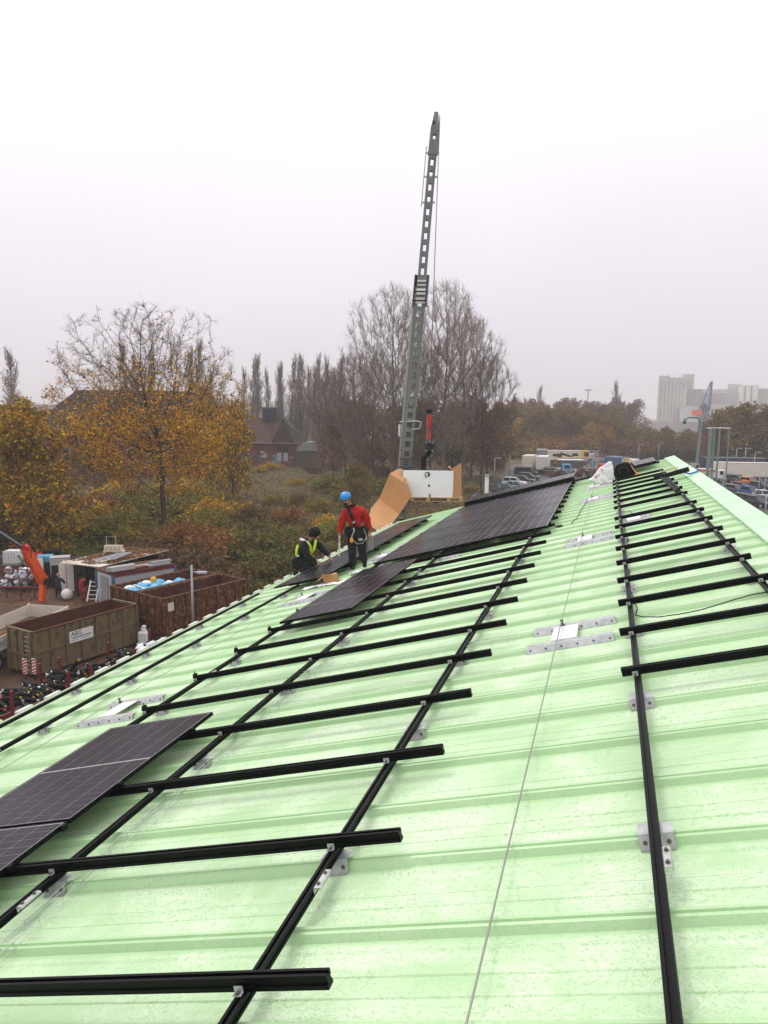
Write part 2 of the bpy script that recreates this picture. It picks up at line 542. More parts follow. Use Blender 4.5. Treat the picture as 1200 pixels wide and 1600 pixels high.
WH = thing('warehouse', 'warehouse whose pale green ribbed metal roof slopes down to the left under the solar rails', 'building', (0, 13, 0))


def wh_part(mb, name, m, loc=(0, 0, 0), rot=None, **k):
    return mb.build(name, m, WH, (loc[0], loc[1] - 13, loc[2]), rot, **k)


# one roof sheet covers two ribs
prof = []
for r in (0, 1):
    c = -RIB / 2 + r * RIB
    prof += [(c - .135, 0.0), (c - .118, .008), (c - .062, .010), (c - .040, .046), (c - .024, .050), (c - .019, .038), (c - .007, .038), (c - .002, .050), (c + .018, .050), (c + .040, .002), (c + .06, 0.0),
             (c + .195, 0), (c + .202, .006), (c + .212, .006), (c + .219, 0), (c + .325, 0), (c + .332, .006), (c + .342, .006), (c + .349, 0)]
outline = [(-RIB - .001, -.06)] + [(-RIB - .001, 0)] + [p for p in prof if -RIB < p[0] < RIB] + [(RIB - .003, 0), (RIB - .003, -.06)]
sm = MB().extrude(outline[::-1], 'x', -8.62, 2.28)
sheet0 = None
yy = RIB0 + RIB / 2 - 6 * 2 * RIB
n_sheet = 0
while yy < 29.0:
    P = roof(0, yy, NF)
    if sheet0 is None:
        sheet0 = sm.build('roof_sheet', M['roof'], WH, (P[0], P[1] - 13, P[2]), ROT)
    else:
        o = sheet0.copy(); COL.objects.link(o); o.parent = WH; o.location = (P[0], P[1] - 13, P[2])
    yy += 2 * RIB; n_sheet += 1
Y_END = yy - RIB
# ridge cap pieces, folded over the top
ap = roof(2.47, 0, NF + .075); lo = roof(2.11, 0, NF + .062); lip = roof(2.115, 0, NF + .014)
capo = [(lip[0], lip[2]), (lo[0], lo[2]), (ap[0], ap[2]), (ap[0] + .012, ap[2] - .26), (ap[0] + .008, ap[2] - .26), (ap[0] - .004, ap[2] - .006), (lo[0] + .004, lo[2] - .004), (lip[0] + .004, lip[2])]
y0 = -3.2
for i in range(14):
    y1 = min(y0 + 2.95, Y_END + .08)
    wh_part(MB().extrude(capo, 'y', y0, y1 - .006), 'ridge_cap', M['cap'], (0, 0, 0.0018 * (i % 2)))
    y0 = y1
    if y1 > Y_END: break
# far slope, eave strip, foam closures, walls
ev = MB()
for i in range(11):
    ya = -3.9 + i * 3.0
    e = MB().extrude(ribbon([(-8.90, -.16), (-8.895, -.135), (-8.70, -.128), (-8.60, -.125)], .004), 'y', ya, min(ya + 2.992, Y_END + .03))
    P = roof(0, 0, 0)
    wh_part(e, 'eave_flashing', M['gutter'], (P[0], 0, P[2]), ROT)
tab = None
k = -8
while RIB0 + k * RIB < Y_END:
    P = roof(-8.93, RIB0 + k * RIB + .2, NF + .0)
    if tab is None:
        tab = MB().box((0, 0, 0), (.085, .30, .055)).build('foam_closure', M['foam'], WH, (P[0], P[1] - 13, P[2]), ROT, bevel=.006)
    else:
        o = tab.copy(); COL.objects.link(o); o.parent = WH; o.location = (P[0], P[1] - 13, P[2])
    k += 1
wl_ = roof(-8.66, 0, NF - .07); wr = ap[0] - .03
topz = ap[2] - .03
wx0 = wl_[0]
wh_part(MB().box((wx0 + .1, 12.5, wl_[2] / 2 - .1), (.2, 32.6, wl_[2] - .2)), 'wall', M['wall'])
for yg in (-3.7, Y_END - .15):
    g = MB().extrude([(wx0 + .21, 0), (wr - .21, 0), (wr - .21, topz - .28), (wx0 + .21, wl_[2] - .05)], 'y', yg, yg + .12)
    wh_part(g, 'gable_wall', M['wall'])
wh_part(MB().box((wr - .1, 12.5, (topz - .12) / 2), (.2, 32.6, topz - .12)), 'wall', M['wall'])

# ---------------------------------------------------------------- long rails and their brackets
rail_sec = [(-.026, -.045), (.026, -.045), (.026, -.031), (.019, -.029), (.019, -.018), (.026, -.016), (.026, 0), (.009, 0), (.009, -.014), (-.009, -.014), (-.009, 0), (-.026, 0), (-.026, -.016), (-.019, -.018), (-.019, -.029), (-.026, -.031)]
br_path = [(-.098, .012), (-.084, .010), (-.060, .0815), (.040, .0815)]
br_plate = MB().extrude(ribbon(br_path, .0032), 'x', -.087, .087).mesh('plate', M['alu'])
bm_ = MB()
for s in (-1, 1):
    pass
bolt_mesh = MB().lathe([(.0125, 0), (.0125, .004), (.0075, .004), (.0075, .013), (.0, .0135)], 6).mesh('bolt', M['bolt'])


def mesh_obj(name, me, parent=None, loc=None, rot=None):
    o = bpy.data.objects.new(name, me); COL.objects.link(o)
    if parent: o.parent = parent
    if loc is not None: o.location = tuple(float(c) for c in loc)
    if rot is not None: o.rotation_euler = rot
    return o


def bracket(u, k, label, group):
    t = roof_thing('roof_bracket', label, 'bracket', u, RIB0 + RIB * k, NF, group)
    mesh_obj('plate', br_plate, t)
    for s in (-.058, .058):
        mesh_obj('bolt', bolt_mesh, t, (s, -.076, .045), (R_(72), 0, 0))
    return t


long_rails = [  # u, y0, y1, k of first bracket, splices, where
    ('A', -1.476, -1.2, 27.9, -6, (3.46, 13.2), 'long black rail running down the middle of the roof beside the safety rope', 'the long rail left of the safety rope', 1),
    ('B', -3.562, -1.2, 27.9, -6, (3.48, 13.6), 'long black rail with a wire cable tray lying along its right side', 'the long rail with the cable tray', 1),
    ('C', -5.272, 2.2, 27.9, -3, (8.6,), 'long black rail under the left ends of the left cross rails', 'the long rail at the cross rails\' left ends', 1),
    ('E1', -8.20, -1.2, 15.75, -6, (5.2,), 'bare black rail closest to the eave with nothing on it yet', 'the bare rail closest to the eave', 0),
    ('E2', -7.12, -1.2, 15.75, -6, (6.6,), 'bare black rail, second from the eave, ending at the lower module row', 'the bare rail second from the eave', 0),
    ('R1', 0.323, -1.2, 26.6, -6, (3.43, 15.2), 'long black rail right of the safety rope carrying the left ends of short cross rails', 'the long rail right of the safety rope', 1),
    ('R2', 1.649, 3.0, 22.0, -1, (11.9,), 'long black rail nearest the ridge under the right ends of the short cross rails', 'the long rail nearest the ridge', 1),
]
for key, u, y0, y1, k0, spl, label, where, _ in long_rails:
    t = roof_thing('long_rail', label, 'rail', u, (y0 + y1) / 2, 0)
    h = (y1 - y0) / 2
    MB().extrude(rail_sec, 'y', -h, h).build('rail_profile', M['rail'], t)
    for sp in spl:
        d = sp - (y0 + y1) / 2
        sp_o = MB().extrude(ribbon([(.0285, -.034), (.0285, -.004), (.0325, -.001), (.062, -.001), (.066, -.006), (.066, -.016)], .003), 'y', d - .085, d + .085).build('splice_plate', M['zinc'], t)
        for q in (-.05, .05):
            mesh_obj('screw', bolt_mesh, sp_o, (.048, d + q, .002))
    k = k0
    while RIB0 + k * RIB < y1 - .2:
        if RIB0 + k * RIB > y0 + .1:
            bracket(u + (0.0 if key[0] != 'B' else .02), k, 'bent aluminium bracket with two bolts under ' + where, 'brackets under ' + where)
        k += 3

# ---------------------------------------------------------------- cross rails
cs = [(-.025, 0.0005), (.025, 0.0005), (.025, .020), (.017, .023), (.017, .040), (.025, .043), (.025, .066), (.010, .066), (.010, .054), (-.010, .054), (-.010, .066), (-.025, .066), (-.025, .043), (-.017, .040), (-.017, .023), (-.025, .020)]
clip_mesh = MB().extrude(ribbon([(-.060, .004), (-.031, .004), (-.029, .034)], .004), 'x', -.022, .022).mesh('rail_clip', M['alu'])
endcl = MB().box((0, 0, .08), (.04, .05, .03)).tube((0, 0, .09), (0, 0, .125), .006).mesh('end_clamp', M['blackpl'])


def cross_rail(u0, u1, y, label, group, us, end=False):
    t = roof_thing('cross_rail', label, 'rail', (u0 + u1) / 2, y, 0, group)
    h = (u1 - u0) / 2
    MB().extrude(cs, 'x', -h, h).build('rail_profile', M['rail'], t)
    for uu in us:
        c = mesh_obj('rail_clip', clip_mesh, t, (uu - (u0 + u1) / 2 - .012, 0, 0))
        mesh_obj('bolt', bolt_mesh, c, (0, -.046, .007))
    if end:
        mesh_obj('end_clamp', endcl, t, (-h + .03, 0, 0))
    return t


S = 1.131
for k in range(23):
    y = 2.656 + S * k
    if k < 12:
        lab = 'black cross rail of the left field, %s up from the photographer' % ORD[k]
        g = 'cross rails of the left field'
    else:
        lab = 'black cross rail under the big module field with only its right end showing'
        g = 'cross rails hidden under the big module field'
    if y < 28.6:
        cross_rail(-5.32, -1.053, y, lab, g, (-1.476, -3.562, -5.272) if k < 13 else (-1.476,), end=4 <= k <= 8)
for i, j in enumerate(list(range(9)) + [9.55 + q for q in range(7)]):
    y = 5.992 + S * j
    cross_rail(.21, 1.742 if i < 13 else 1.70, y, 'short black cross rail below the ridge, %s of the ladder-like row from the camera' % ORD[i], 'short cross rails below the ridge', (.323, 1.649))
# lower field rails under the eave-side module row
for k in range(9):
    y = 15.75 + 1.16 * k
    cross_rail(-7.36, -6.16, y, 'black cross rail under the module row next to the eave', 'cross rails under the eave-side modules', ())

# ---------------------------------------------------------------- solar modules
MW, ML, MH = 1.31, 2.13, .035
fr = MB()
for s in (-1, 1):
    fr.box((s * (MW / 2 - .006), 0, MH / 2), (.012, ML, MH))
    fr.box((0, s * (ML / 2 - .006), MH / 2), (MW - .024, .012, MH))
frame_mesh = fr.mesh('module_frame', M['frame'])
back_mesh = MB().box((0, 0, .029), (MW - .0245, ML - .0245, .005)).mesh('backsheet', M['back'])
cw = (MW - .024 - .020) / 6
chh = (ML - .024 - .020 - .016) / 20
cell_pos = []
for i in range(6):
    for j in range(20):
        cell_pos.append((-(MW - .044) / 2 + cw * (i + .5), -(ML - .044) / 2 + chh * (j + .5) + (.016 if j >= 10 else 0)))
cm_ = MB().box((0, 0, 0), (cw - .0065, chh - .005, .001))
cell_mesh = cm_.mesh('cell', M['cell'])
allc = MB()
for p in cell_pos:
    allc.box((p[0], p[1], .0325), (cw - .0065, chh - .005, .001))
cells_mesh = allc.mesh('cells', M['cell'])
clampm = MB().box((0, 0, .018), (.035, .05, .04)).mesh('edge_clamp', M['blackpl'])


def module(u, y, n, label, group=None, single=False, tilt=0.0, clamps=(), name='solar_module'):
    t = roof_thing(name, label, 'solar panel', u + MW / 2, y + ML / 2, n, group)
    if tilt:
        t.rotation_euler.x += tilt
    mesh_obj('module_frame', frame_mesh, t)
    b = mesh_obj('backsheet', back_mesh, t)
    if single:
        for p in cell_pos:
            mesh_obj('cell', cell_mesh, b, (p[0], p[1], .0325))
    else:
        c = mesh_obj('cells', cells_mesh, b); c['kind'] = 'stuff'
    for cu, cyy in clamps:
        mesh_obj('edge_clamp', clampm, t, (cu, cyy, 0))
    return t


MN = .0675
G1 = 'solar modules already laid on the roof'
xr_ = MW / 2 + .02
module(-5.215, 2.18, MN, 'black solar module cut off by the left edge of the picture, nearest of all', G1, True, clamps=((xr_, .48), (xr_, 1.0)))
module(-5.215, 4.34, MN, 'black solar module in the left foreground with its far edge free on the rails', G1, True, clamps=((xr_, -.49), (xr_, .64)))
module(-5.20, 10.78, MN, 'near one of the two modules lying by themselves in front of the big module field', G1, True, clamps=((xr_, -.3),))
module(-5.20, 12.94, MN, 'far one of the two modules lying by themselves in front of the big module field', G1, True, clamps=((xr_, -.3), (xr_, .7)))
cols = ['left', 'middle', 'ridge-side']
rows = ['first', 'second', 'third', 'fourth', 'fifth']
for r in range(5):
    for c in range(3):
        module(-5.16 + c * 1.345, 15.78 + r * 2.165, MN, 'solar module of the big field, %s column, %s row from the camera' % (cols[c], rows[r]), 'modules of the big field',
               clamps=((xr_, -.6), (xr_, .55)) if c == 2 else ())
for c in range(3):
    module(-5.10 + c * 1.345, 26.85, MN + .13, 'solar module raised above the far edge of the big field, %s one' % ('left', 'middle', 'right')[c], 'raised modules at the far roof end')
for c in range(3):
    t = roof_thing('end_profile', 'thick black profile under the near edge of the raised modules, %s length' % ('left', 'middle', 'right')[c], 'rail', -4.44 + 1.345 * c, 26.80, MN, 'thick profiles at the far roof end')
    MB().extrude([(-.04, 0), (.04, 0), (.04, .13), (.02, .155), (-.04, .155)], 'x', -.67, .67).build('profile', M['rail'], t)
t = roof_thing('end_profile', 'black double profile running from the raised modules to the white sack', 'rail', -.62, 26.4, MN, rz=.0)
MB().extrude([(-.04, 0), (.04, 0), (.04, .05), (-.04, .05)], 'x', -.52, .45).extrude([(.10, 0), (.16, 0), (.16, .06), (.10, .06)], 'x', -.52, .45).build('profile', M['rail'], t)
for r in range(5):
    module(-7.56, 15.36 + r * 2.165, MN, 'solar module of the single row next to the eave, %s from the camera' % rows[r], 'modules of the eave-side row',
           clamps=((xr_, -.6), (xr_, .55)))
module(.36, 26.15, MN + .06, 'solar module at the far end of the roof beside the ridge cap', None, clamps=())
t = roof_thing('end_profile', 'thick black profile under the near edge of the module beside the ridge cap', 'rail', 1.02, 26.08, MN)
MB().extrude([(-.04, 0), (.04, 0), (.04, .07), (-.04, .07)], 'x', -.68, .74).build('profile', M['rail'], t)

# ---------------------------------------------------------------- anchor plates and safety ropes
ab_path = [(-.100, .010), (-.088, .008), (-.060, .062), (.055, .062)]
ab_mesh = MB().extrude(ribbon(ab_path, .004), 'x', -.44, .44).mesh('anchor_bar', M['alu'])
ab_short = MB().extrude(ribbon(ab_path, .004), 'x', -.27, .27).mesh('anchor_bar', M['alu'])
conn = MB().box((0, 0, 0), (.27, .50, .006)).mesh('centre_plate', M['white_alu'])
eye = MB().lathe([(.028, 0), (.028, .01), (.014, .014), (.014, .045), (.02, .05), (.02, .062), (.005, .068)], 10).mesh('rope_post', M['bolt'])


def anchor(u, k, label, rope_du=-.1, group='roof anchors', short=False):
    t = roof_thing('roof_anchor', label, 'anchor plate', u, RIB0 + k * RIB, NF, group)
    for i in (0, 1):
        b = mesh_obj('anchor_bar', ab_short if short else ab_mesh, t, (.02 * i, i * RIB, 0))
        w = .24 if short else .4
        for q in range(6):
            mesh_obj('bolt', bolt_mesh, b, (-w + 2 * w * q / 5, -.075, .037), (R_(64), 0, 0))
    mesh_obj('centre_plate', conn, t, (-.06, RIB * .52 - .02, .069))
    mesh_obj('rope_post', eye, t, (rope_du, RIB - .03, .072))
    return t


anchor(-.31, 6, 'aluminium roof anchor of two bolted bars on the safety rope, closest to the camera', -.1)
anchor(-.30, 16, 'aluminium roof anchor of two bolted bars in the middle of the safety rope', -.1)
anchor(-.28, 27, 'aluminium roof anchor with a dark cable end on it, just before the white sack', -.1)
anchor(-.27, 33, 'aluminium roof anchor half under the white sack at the far end of the rope', -.1)
anchor(-6.14, 6, 'aluminium roof anchor on the lower rope, left of the foreground module', -.25)
anchor(-6.14, 16, 'aluminium roof anchor on the lower rope beside the torn brown cardboard', -.25)
anchor(-5.72, 23, 'aluminium roof anchor on the lower rope between the two module fields', -.25)
anchor(.62, 18, 'aluminium roof anchor under the short cross rails below the ridge', .1, short=True)
anchor(-3.35, 19, 'aluminium roof anchor peeping out under the near edge of the big module field', .1, short=True)


def rope(name, label, pts, r, m, cat='rope', n=6):
    c = sum((Vector(p) for p in pts), Vector()) / len(pts)
    mb = MB().path([Vector(p) - c for p in pts], r, n)
    o = mb.build(name, m, None, c, smooth=True)
    return tag(o, label, cat)


nr = NF + .125
rope('safety_rope', 'grey steel safety rope running up the roof from the bottom edge to the white sack',
     [roof(-.445, -.5, NF + .085), roof(-.437, 3.0, NF + .080), roof(-.425, 6.0, NF + .095), roof(-.41, 8.1, nr), roof(-.405, 11, NF + .09), roof(-.40, 14.3, nr), roof(-.385, 18, NF + .09), roof(-.38, 21.1, nr), roof(-.37, 24.2, nr)], .0052, M['cable'])
rope('safety_rope', 'thin steel safety rope running near the eave past the left foreground module',
     [roof(-6.42, -.5, NF + .085), roof(-6.40, 4, NF + .08), roof(-6.39, 8.1, nr), roof(-6.39, 11, NF + .08), roof(-6.39, 14.3, nr), roof(-6.2, 16.5, NF + .08), roof(-5.97, 18.0, nr)], .0045, M['cable'])

# ---------------------------------------------------------------- wire cable trays
cross_w = MB().path([(-.06, 0, .055), (-.058, 0, .003), (.058, 0, .003), (.06, 0, .055)], .0022, 4).mesh('cross_wire', M['zinc'])


def tray(label, P0, P1, rz, L, step=.2):
    t = roof_thing('cable_tray', label, 'cable tray', *P0, NF + .05, 'wire cable trays', rz)
    for x, z in ((-.06, .055), (-.03, .005), (.03, .005), (.06, .055), (-.06, .03)):
        MB().tube((x, -L / 2, z), (x, L / 2, z), .0022, n=4).build('long_wire', M['zinc'], t)
    for i in range(int(L / step)):
        mesh_obj('cross_wire', cross_w, t, (0, -L / 2 + step * (i + .5), 0))
    return t


tray('long wire cable tray beside the rail in the left foreground', (-3.33, 4.4), 0, 0, 8.4)
tray('wire cable tray lying across the slope between the long rails', (-3.0, 7.86), 0, R_(90), 4.2, .18)
tray('wire cable tray on the upper stretch up to the big module field', (-3.33, 12.2), 0, 0, 6.6)

# ---------------------------------------------------------------- loose things on the roof
def px_path(pts, n=-.072):
    out = []
    for p in pts:
        u, y = roof_at(p[0], p[1], p[2] if len(p) > 2 else n)
        out.append(roof(u, y, p[2] if len(p) > 2 else n))
    return out


rope('loose_cable', 'thin black cable lying in a loose curve between the two right-hand rails',
     px_path([(987, 925, -.03), (990, 938), (996, 950), (993, 961), (1005, 964), (1030, 964), (1065, 959), (1095, 953), (1125, 944), (1150, 936), (1175, 929), (1200, 925)]), .006, M['blackpl'], 'cable')
rope('loose_cable', 'black cable tail curling off the anchor before the white sack',
     px_path([(926, 775), (920, 779), (915, 786), (909, 795), (905, 803), (901, 810), (893, 817)]), .009, M['blackpl'], 'cable')
rope('loose_cable', 'black cable looping around the short cross rails below the ridge',
     px_path([(972, 800, -.01), (983, 798), (988, 802), (985, 810), (977, 816), (976, 830), (981, 842), (979, 852), (976, 862, -.02), (981, 872), (978, 884), (984, 893), (981, 905)]), .008, M['blackpl'], 'cable')

# white sack
rng = random.Random(4)
u, y = roof_at(948, 749, NF)
sk = roof_thing('white_sack', 'white plastic sack with red print lying on the far roof anchor', 'sack', -.02, 24.9, NF + .03)
mb = MB()
rings, ns = 12, 18
vs = []
for j in range(rings):
    f = j / (rings - 1)
    cx_, cz_ = -.30 + .62 * f ** .9, .10 + .66 * f ** 1.1
    rx = .30 * (1 - f) ** .7 * (1 + .8 * f) + .035
    ry = .20 * (1 - f) ** .6 + .03
    for i in range(ns):
        a = 2 * PI * i / ns
        w = 1 + .13 * math.sin(3 * a + 5 * f) + rng.uniform(-.07, .07)
        zz = cz_ + rx * .55 * math.cos(a) * (-.9) * (1 - .3 * f) + .03 * math.sin(5 * a + 2 * f) * (1 - f)
        vs.append((cx_ + rx * w * math.cos(a), ry * w * math.sin(a), max(.012, zz)))
fs = [(j * ns + i, j * ns + (i + 1) % ns, (j + 1) * ns + (i + 1) % ns, (j + 1) * ns + i) for j in range(rings - 1) for i in range(ns)]
fs += [tuple(range(ns - 1, -1, -1)), tuple(range((rings - 1) * ns, rings * ns))]
mb.add(vs, fs)
mb.box((.10, .02, .17), (.62, .26, .30), 0, .55)
bag = mb.build('bag', M['sack'], sk, smooth=True)
sub_ = bag.modifiers.new('sub', 'SUBSURF'); sub_.levels = sub_.render_levels = 2
ftex = bpy.data.textures.new('sack_folds', 'CLOUDS'); ftex.noise_scale = .16
dsp = bag.modifiers.new('folds', 'DISPLACE'); dsp.texture = ftex; dsp.strength = .11; dsp.mid_level = .55
for (x, z, w, h, r) in ((-.30, .34, .055, .03, .6), (-.20, .37, .03, .025, .2), (-.04, .55, .022, .07, -.3), (.02, .52, .02, .03, 0.3)):
    q = MB()
    q.plate([(-w, 0, -h / 2), (w * .5, 0, -h), (w, 0, h * .6), (-w * .4, 0, h)], .004, (0, 1, 0))
    q.build('red_print', M['red'], sk, (x, -.215, z), (R_(-10), r, 0))
MB().box((-.45, -.05, .03), (.42, .4, .05), .3, .7).box((.25, -.1, .05), (.5, .3, .05), -.2, .6).build('loose_skirt', M['sack'], sk, bevel=.02)
MB().ball((-.15, -.28, .05), .1, 8, 6, (1.3, .8, .6)).build('clamp', M['zinc'], sk)
sk.scale = (.86,) * 3
# black tool bag
tb = roof_thing('tool_bag', 'black tool bag with a brown carrying handle standing beside the white sack', 'bag', .62, 25.3, NF + .02)
MB().extrude([(-.33, 0), (.33, 0), (.36, .30), (.26, .46), (.05, .53), (-.20, .50), (-.36, .30)], 'y', -.17, .17).build('bag_body', M['blackpl'], tb, bevel=.05)
MB().path([(-.16, -.19, .18), (-.18, -.2, .30), (-.02, -.21, .40), (.12, -.2, .30), (.10, -.19, .18)], .018, 6).build('loop_strap', M['navy'], tb)
MB().beam((.16, -.12, .60), (.36, -.20, .02), .045, .03).build('carrying_handle', M['wood'], tb)
MB().box((.15, -.02, .60), (.16, .09, .10), .4).build('wooden_mallet', M['wood'], tb)
t = roof_thing('wooden_board', 'short raw pine board lying on the roof below the end module', 'board', 1.12, 24.9, NF + .045, rz=.06)
MB().box((0, 0, .02), (.70, .12, .03)).build('plank', M['wood'], t, bevel=.003)
t = roof_thing('orange_packet', 'small orange packet on the near end of the pine board', 'packet', .98, 24.6, NF + .05)
MB().box((0, 0, .04), (.20, .12, .07), .2, .85).box((0, 0, .083), (.09, .05, .012), .2).build('packet', M['tag_orange'], t, bevel=.012)
t = roof_thing('wooden_board', 'small pine batten at the ridge end of the short cross rails', 'board', 1.92, 24.3, NF + .05, rz=.1)
MB().box((0, 0, .015), (.55, .06, .03)).build('plank', M['wood'], t, bevel=.003)
# black bundle with blue strap
bd = roof_thing('cable_bundle', 'bundle of black conduit tied up near the ridge cap', 'bundle', 1.78, 21.0, .02)
for i in range(9):
    a = i * 2.4; r_ = .028 + .022 * (i % 3)
    pts = [(x, r_ * math.cos(a + x) + .03 * math.sin(3 * x + i), .085 + .7 * r_ * math.sin(a + x) + .01 * math.sin(4 * x)) for x in np.linspace(-.48, .42, 9)]
    MB().path(pts, .027, 6).build('conduit', M['blackpl'], bd, smooth=True)
rope('blue_strap', 'blue webbing strap lying over the ridge cap from the black bundle', [roof(2.05, 21.0, .06), roof(2.2, 21.06, -.02), roof(2.36, 21.2, -.02), roof(2.50, 21.55, -.015)], .022, M['blue_strap'], 'strap')
for i, (uu, ya, yb, n_) in enumerate(((1.50, 16.9, 20.6, .07), (1.58, 17.2, 20.4, .07))):
    t = roof_thing('spare_rail', 'spare black rail lying loose on the short cross rails near the ridge, %s of two' % ('left', 'right')[i], 'rail', uu, (ya + yb) / 2, n_ + .045, 'spare rails', rz=.02)
    MB().extrude(rail_sec, 'y', (ya - yb) / 2, (yb - ya) / 2).build('rail_profile', M['rail'], t)
# brown glove, torn cardboard, papers
t = roof_thing('work_glove', 'brown work glove lying on the bare roof right of the big module field', 'glove', -1.0, 16.75, NF + .02, rz=.4)
g = MB().box((0, 0, .02), (.10, .11, .035), 0, .8)
for i in range(4):
    g.tube((-.036 + .024 * i, .04, .02), (-.044 + .03 * i, .12 + .01 * (i % 2), .025), .013, .009, 6)
g.tube((-.05, 0, .02), (-.10, .05, .03), .014, .010, 6)
g.build('glove', M['bark'], t, bevel=.008)
t = roof_thing('torn_carton', 'torn brown cardboard carton lying between the lower rope and the two loose modules', 'carton', -6.15, 15.45, NF + .03, rz=.5)
MB().box((0, 0, .10), (.34, .22, .2)).build('carton_body', M['card'], t, bevel=.004)
MB().plate([(-.17, -.11, .2), (.05, -.11, .2), (.0, -.30, .24), (-.20, -.28, .28)], .006, (0, 0, 1)).plate([(-.17, .11, .2), (-.17, -.11, .2), (-.36, -.08, .12), (-.34, .1, .1)], .006, (0, 0, 1)).build('carton_flap', M['card'], t)
for i, (uu, yy_, w, h, r) in enumerate(((-6.5, 15.2, .5, .25, .2), (-5.9, 15.1, .55, .3, -.2), (-5.8, 16.2, .3, .25, .6))):
    t = roof_thing('foil_sheet', 'crumpled white plastic sheet near the torn carton, %s' % ('on its camera side', 'leaning to the loose modules', 'beyond it')[i], 'plastic sheet', uu, yy_, NF + .045, 'plastic sheets by the carton', r)
    mbx = MB(); nx = 6
    rg = random.Random(i)
    vs = [((a / nx - .5) * w, (b / nx - .5) * h, rg.uniform(0, .05)) for a in range(nx + 1) for b in range(nx + 1)]
    mbx.add(vs, [(a * (nx + 1) + b, (a + 1) * (nx + 1) + b, (a + 1) * (nx + 1) + b + 1, a * (nx + 1) + b + 1) for a in range(nx) for b in range(nx)])
    o = mbx.build('sheet', M['sack'], t); md = o.modifiers.new('thick', 'SOLIDIFY'); md.thickness = .004
# ================================================================ TREES AND UNDERGROWTH
def tubes_mesh(name, seg, m, sides=5, point=False):
    """seg: array n x 8 (p0, p1, r0, r1) -> one mesh of tapered tubes"""
    seg = np.asarray(seg, float)
    if len(seg) == 0: seg = np.zeros((1, 8))
    n = len(seg)
    p0, p1, r0, r1 = seg[:, :3], seg[:, 3:6], seg[:, 6], seg[:, 7]
    d = p1 - p0; ln = np.linalg.norm(d, axis=1, keepdims=True); ln[ln == 0] = 1; d = d / ln
    up = np.tile([0., 0., 1.], (n, 1)); up[np.abs(d[:, 2]) > .95] = [1., 0., 0.]
    x = np.cross(up, d); x /= np.linalg.norm(x, axis=1, keepdims=True); y = np.cross(d, x)
    ang = 2 * np.pi * np.arange(sides) / sides
    ca_, sa_ = np.cos(ang), np.sin(ang)
    ring = x[:, None, :] * ca_[None, :, None] + y[:, None, :] * sa_[None, :, None]
    A = p0[:, None, :] + ring * r0[:, None, None]
    if point:
        V = np.concatenate([A, p1[:, None, :]], 1).reshape(-1, 3)
        st = sides + 1
        f = np.array([[i, (i + 1) % sides, sides] for i in range(sides)])
    else:
        B = p1[:, None, :] + ring * r1[:, None, None]
        V = np.concatenate([A, B], 1).reshape(-1, 3)
        st = 2 * sides
        f = np.array([[i, (i + 1) % sides, sides + (i + 1) % sides, sides + i] for i in range(sides)])
    Fc = (f[None] + (np.arange(n) * st)[:, None, None]).reshape(-1, f.shape[1])
    return raw_mesh(name, V, Fc, m, smooth=not point)


def raw_mesh(name, V, Fc, m, col=None, smooth=False):
    me = bpy.data.meshes.new(name)
    k = Fc.shape[1]
    me.vertices.add(len(V)); me.vertices.foreach_set('co', np.ascontiguousarray(V, dtype=np.float32).ravel())
    me.loops.add(len(Fc) * k); me.loops.foreach_set('vertex_index', np.ascontiguousarray(Fc, dtype=np.int32).ravel())
    me.polygons.add(len(Fc)); me.polygons.foreach_set('loop_start', (np.arange(len(Fc)) * k).astype(np.int32))
    me.polygons.foreach_set('loop_total', np.full(len(Fc), k, np.int32))
    if smooth:
        me.polygons.foreach_set('use_smooth', np.ones(len(Fc), bool))
    me.update(calc_edges=True)
    if col is not None:
        a = me.color_attributes.new('tint', 'FLOAT_COLOR', 'POINT')
        a.data.foreach_set('color', np.concatenate([col, np.ones((len(col), 1))], 1).astype(np.float32).ravel())
    if m: me.materials.append(m)
    return me


def leaves_mesh(name, P, size, palette, rng, weights=None, flat=0.0, sz_var=.4, aspect=.62, tint_by=None):
    """one bent-free leaf (or small spray of leaves) per point"""
    n = len(P)
    nrm = rng.normal(size=(n, 3)); nrm[:, 2] = np.abs(nrm[:, 2]) * (1 + flat) + flat
    nrm /= np.linalg.norm(nrm, axis=1, keepdims=True)
    t = rng.normal(size=(n, 3)); t -= nrm * (t * nrm).sum(1, keepdims=True); t /= np.linalg.norm(t, axis=1, keepdims=True)
    b = np.cross(nrm, t)
    s = size * (1 + sz_var * rng.uniform(-1, 1, n))[:, None]
    V = np.stack([P - t * s * .5, P + b * s * aspect * .5, P + t * s * .5, P - b * s * aspect * .5], 1).reshape(-1, 3)
    Fc = np.arange(4 * n).reshape(n, 4)
    pal = np.asarray(palette, float)
    if tint_by is None:
        idx = rng.choice(len(pal), n, p=weights)
    else:
        idx = np.clip((tint_by * len(pal)).astype(int), 0, len(pal) - 1)
    c = pal[idx] * (1 + .28 * rng.uniform(-1, 1, (n, 1)))
    return raw_mesh(name, V, Fc, M['leaf'], np.repeat(c, 4, 0))


def unit(v):
    return v / (np.linalg.norm(v) + 1e-9)


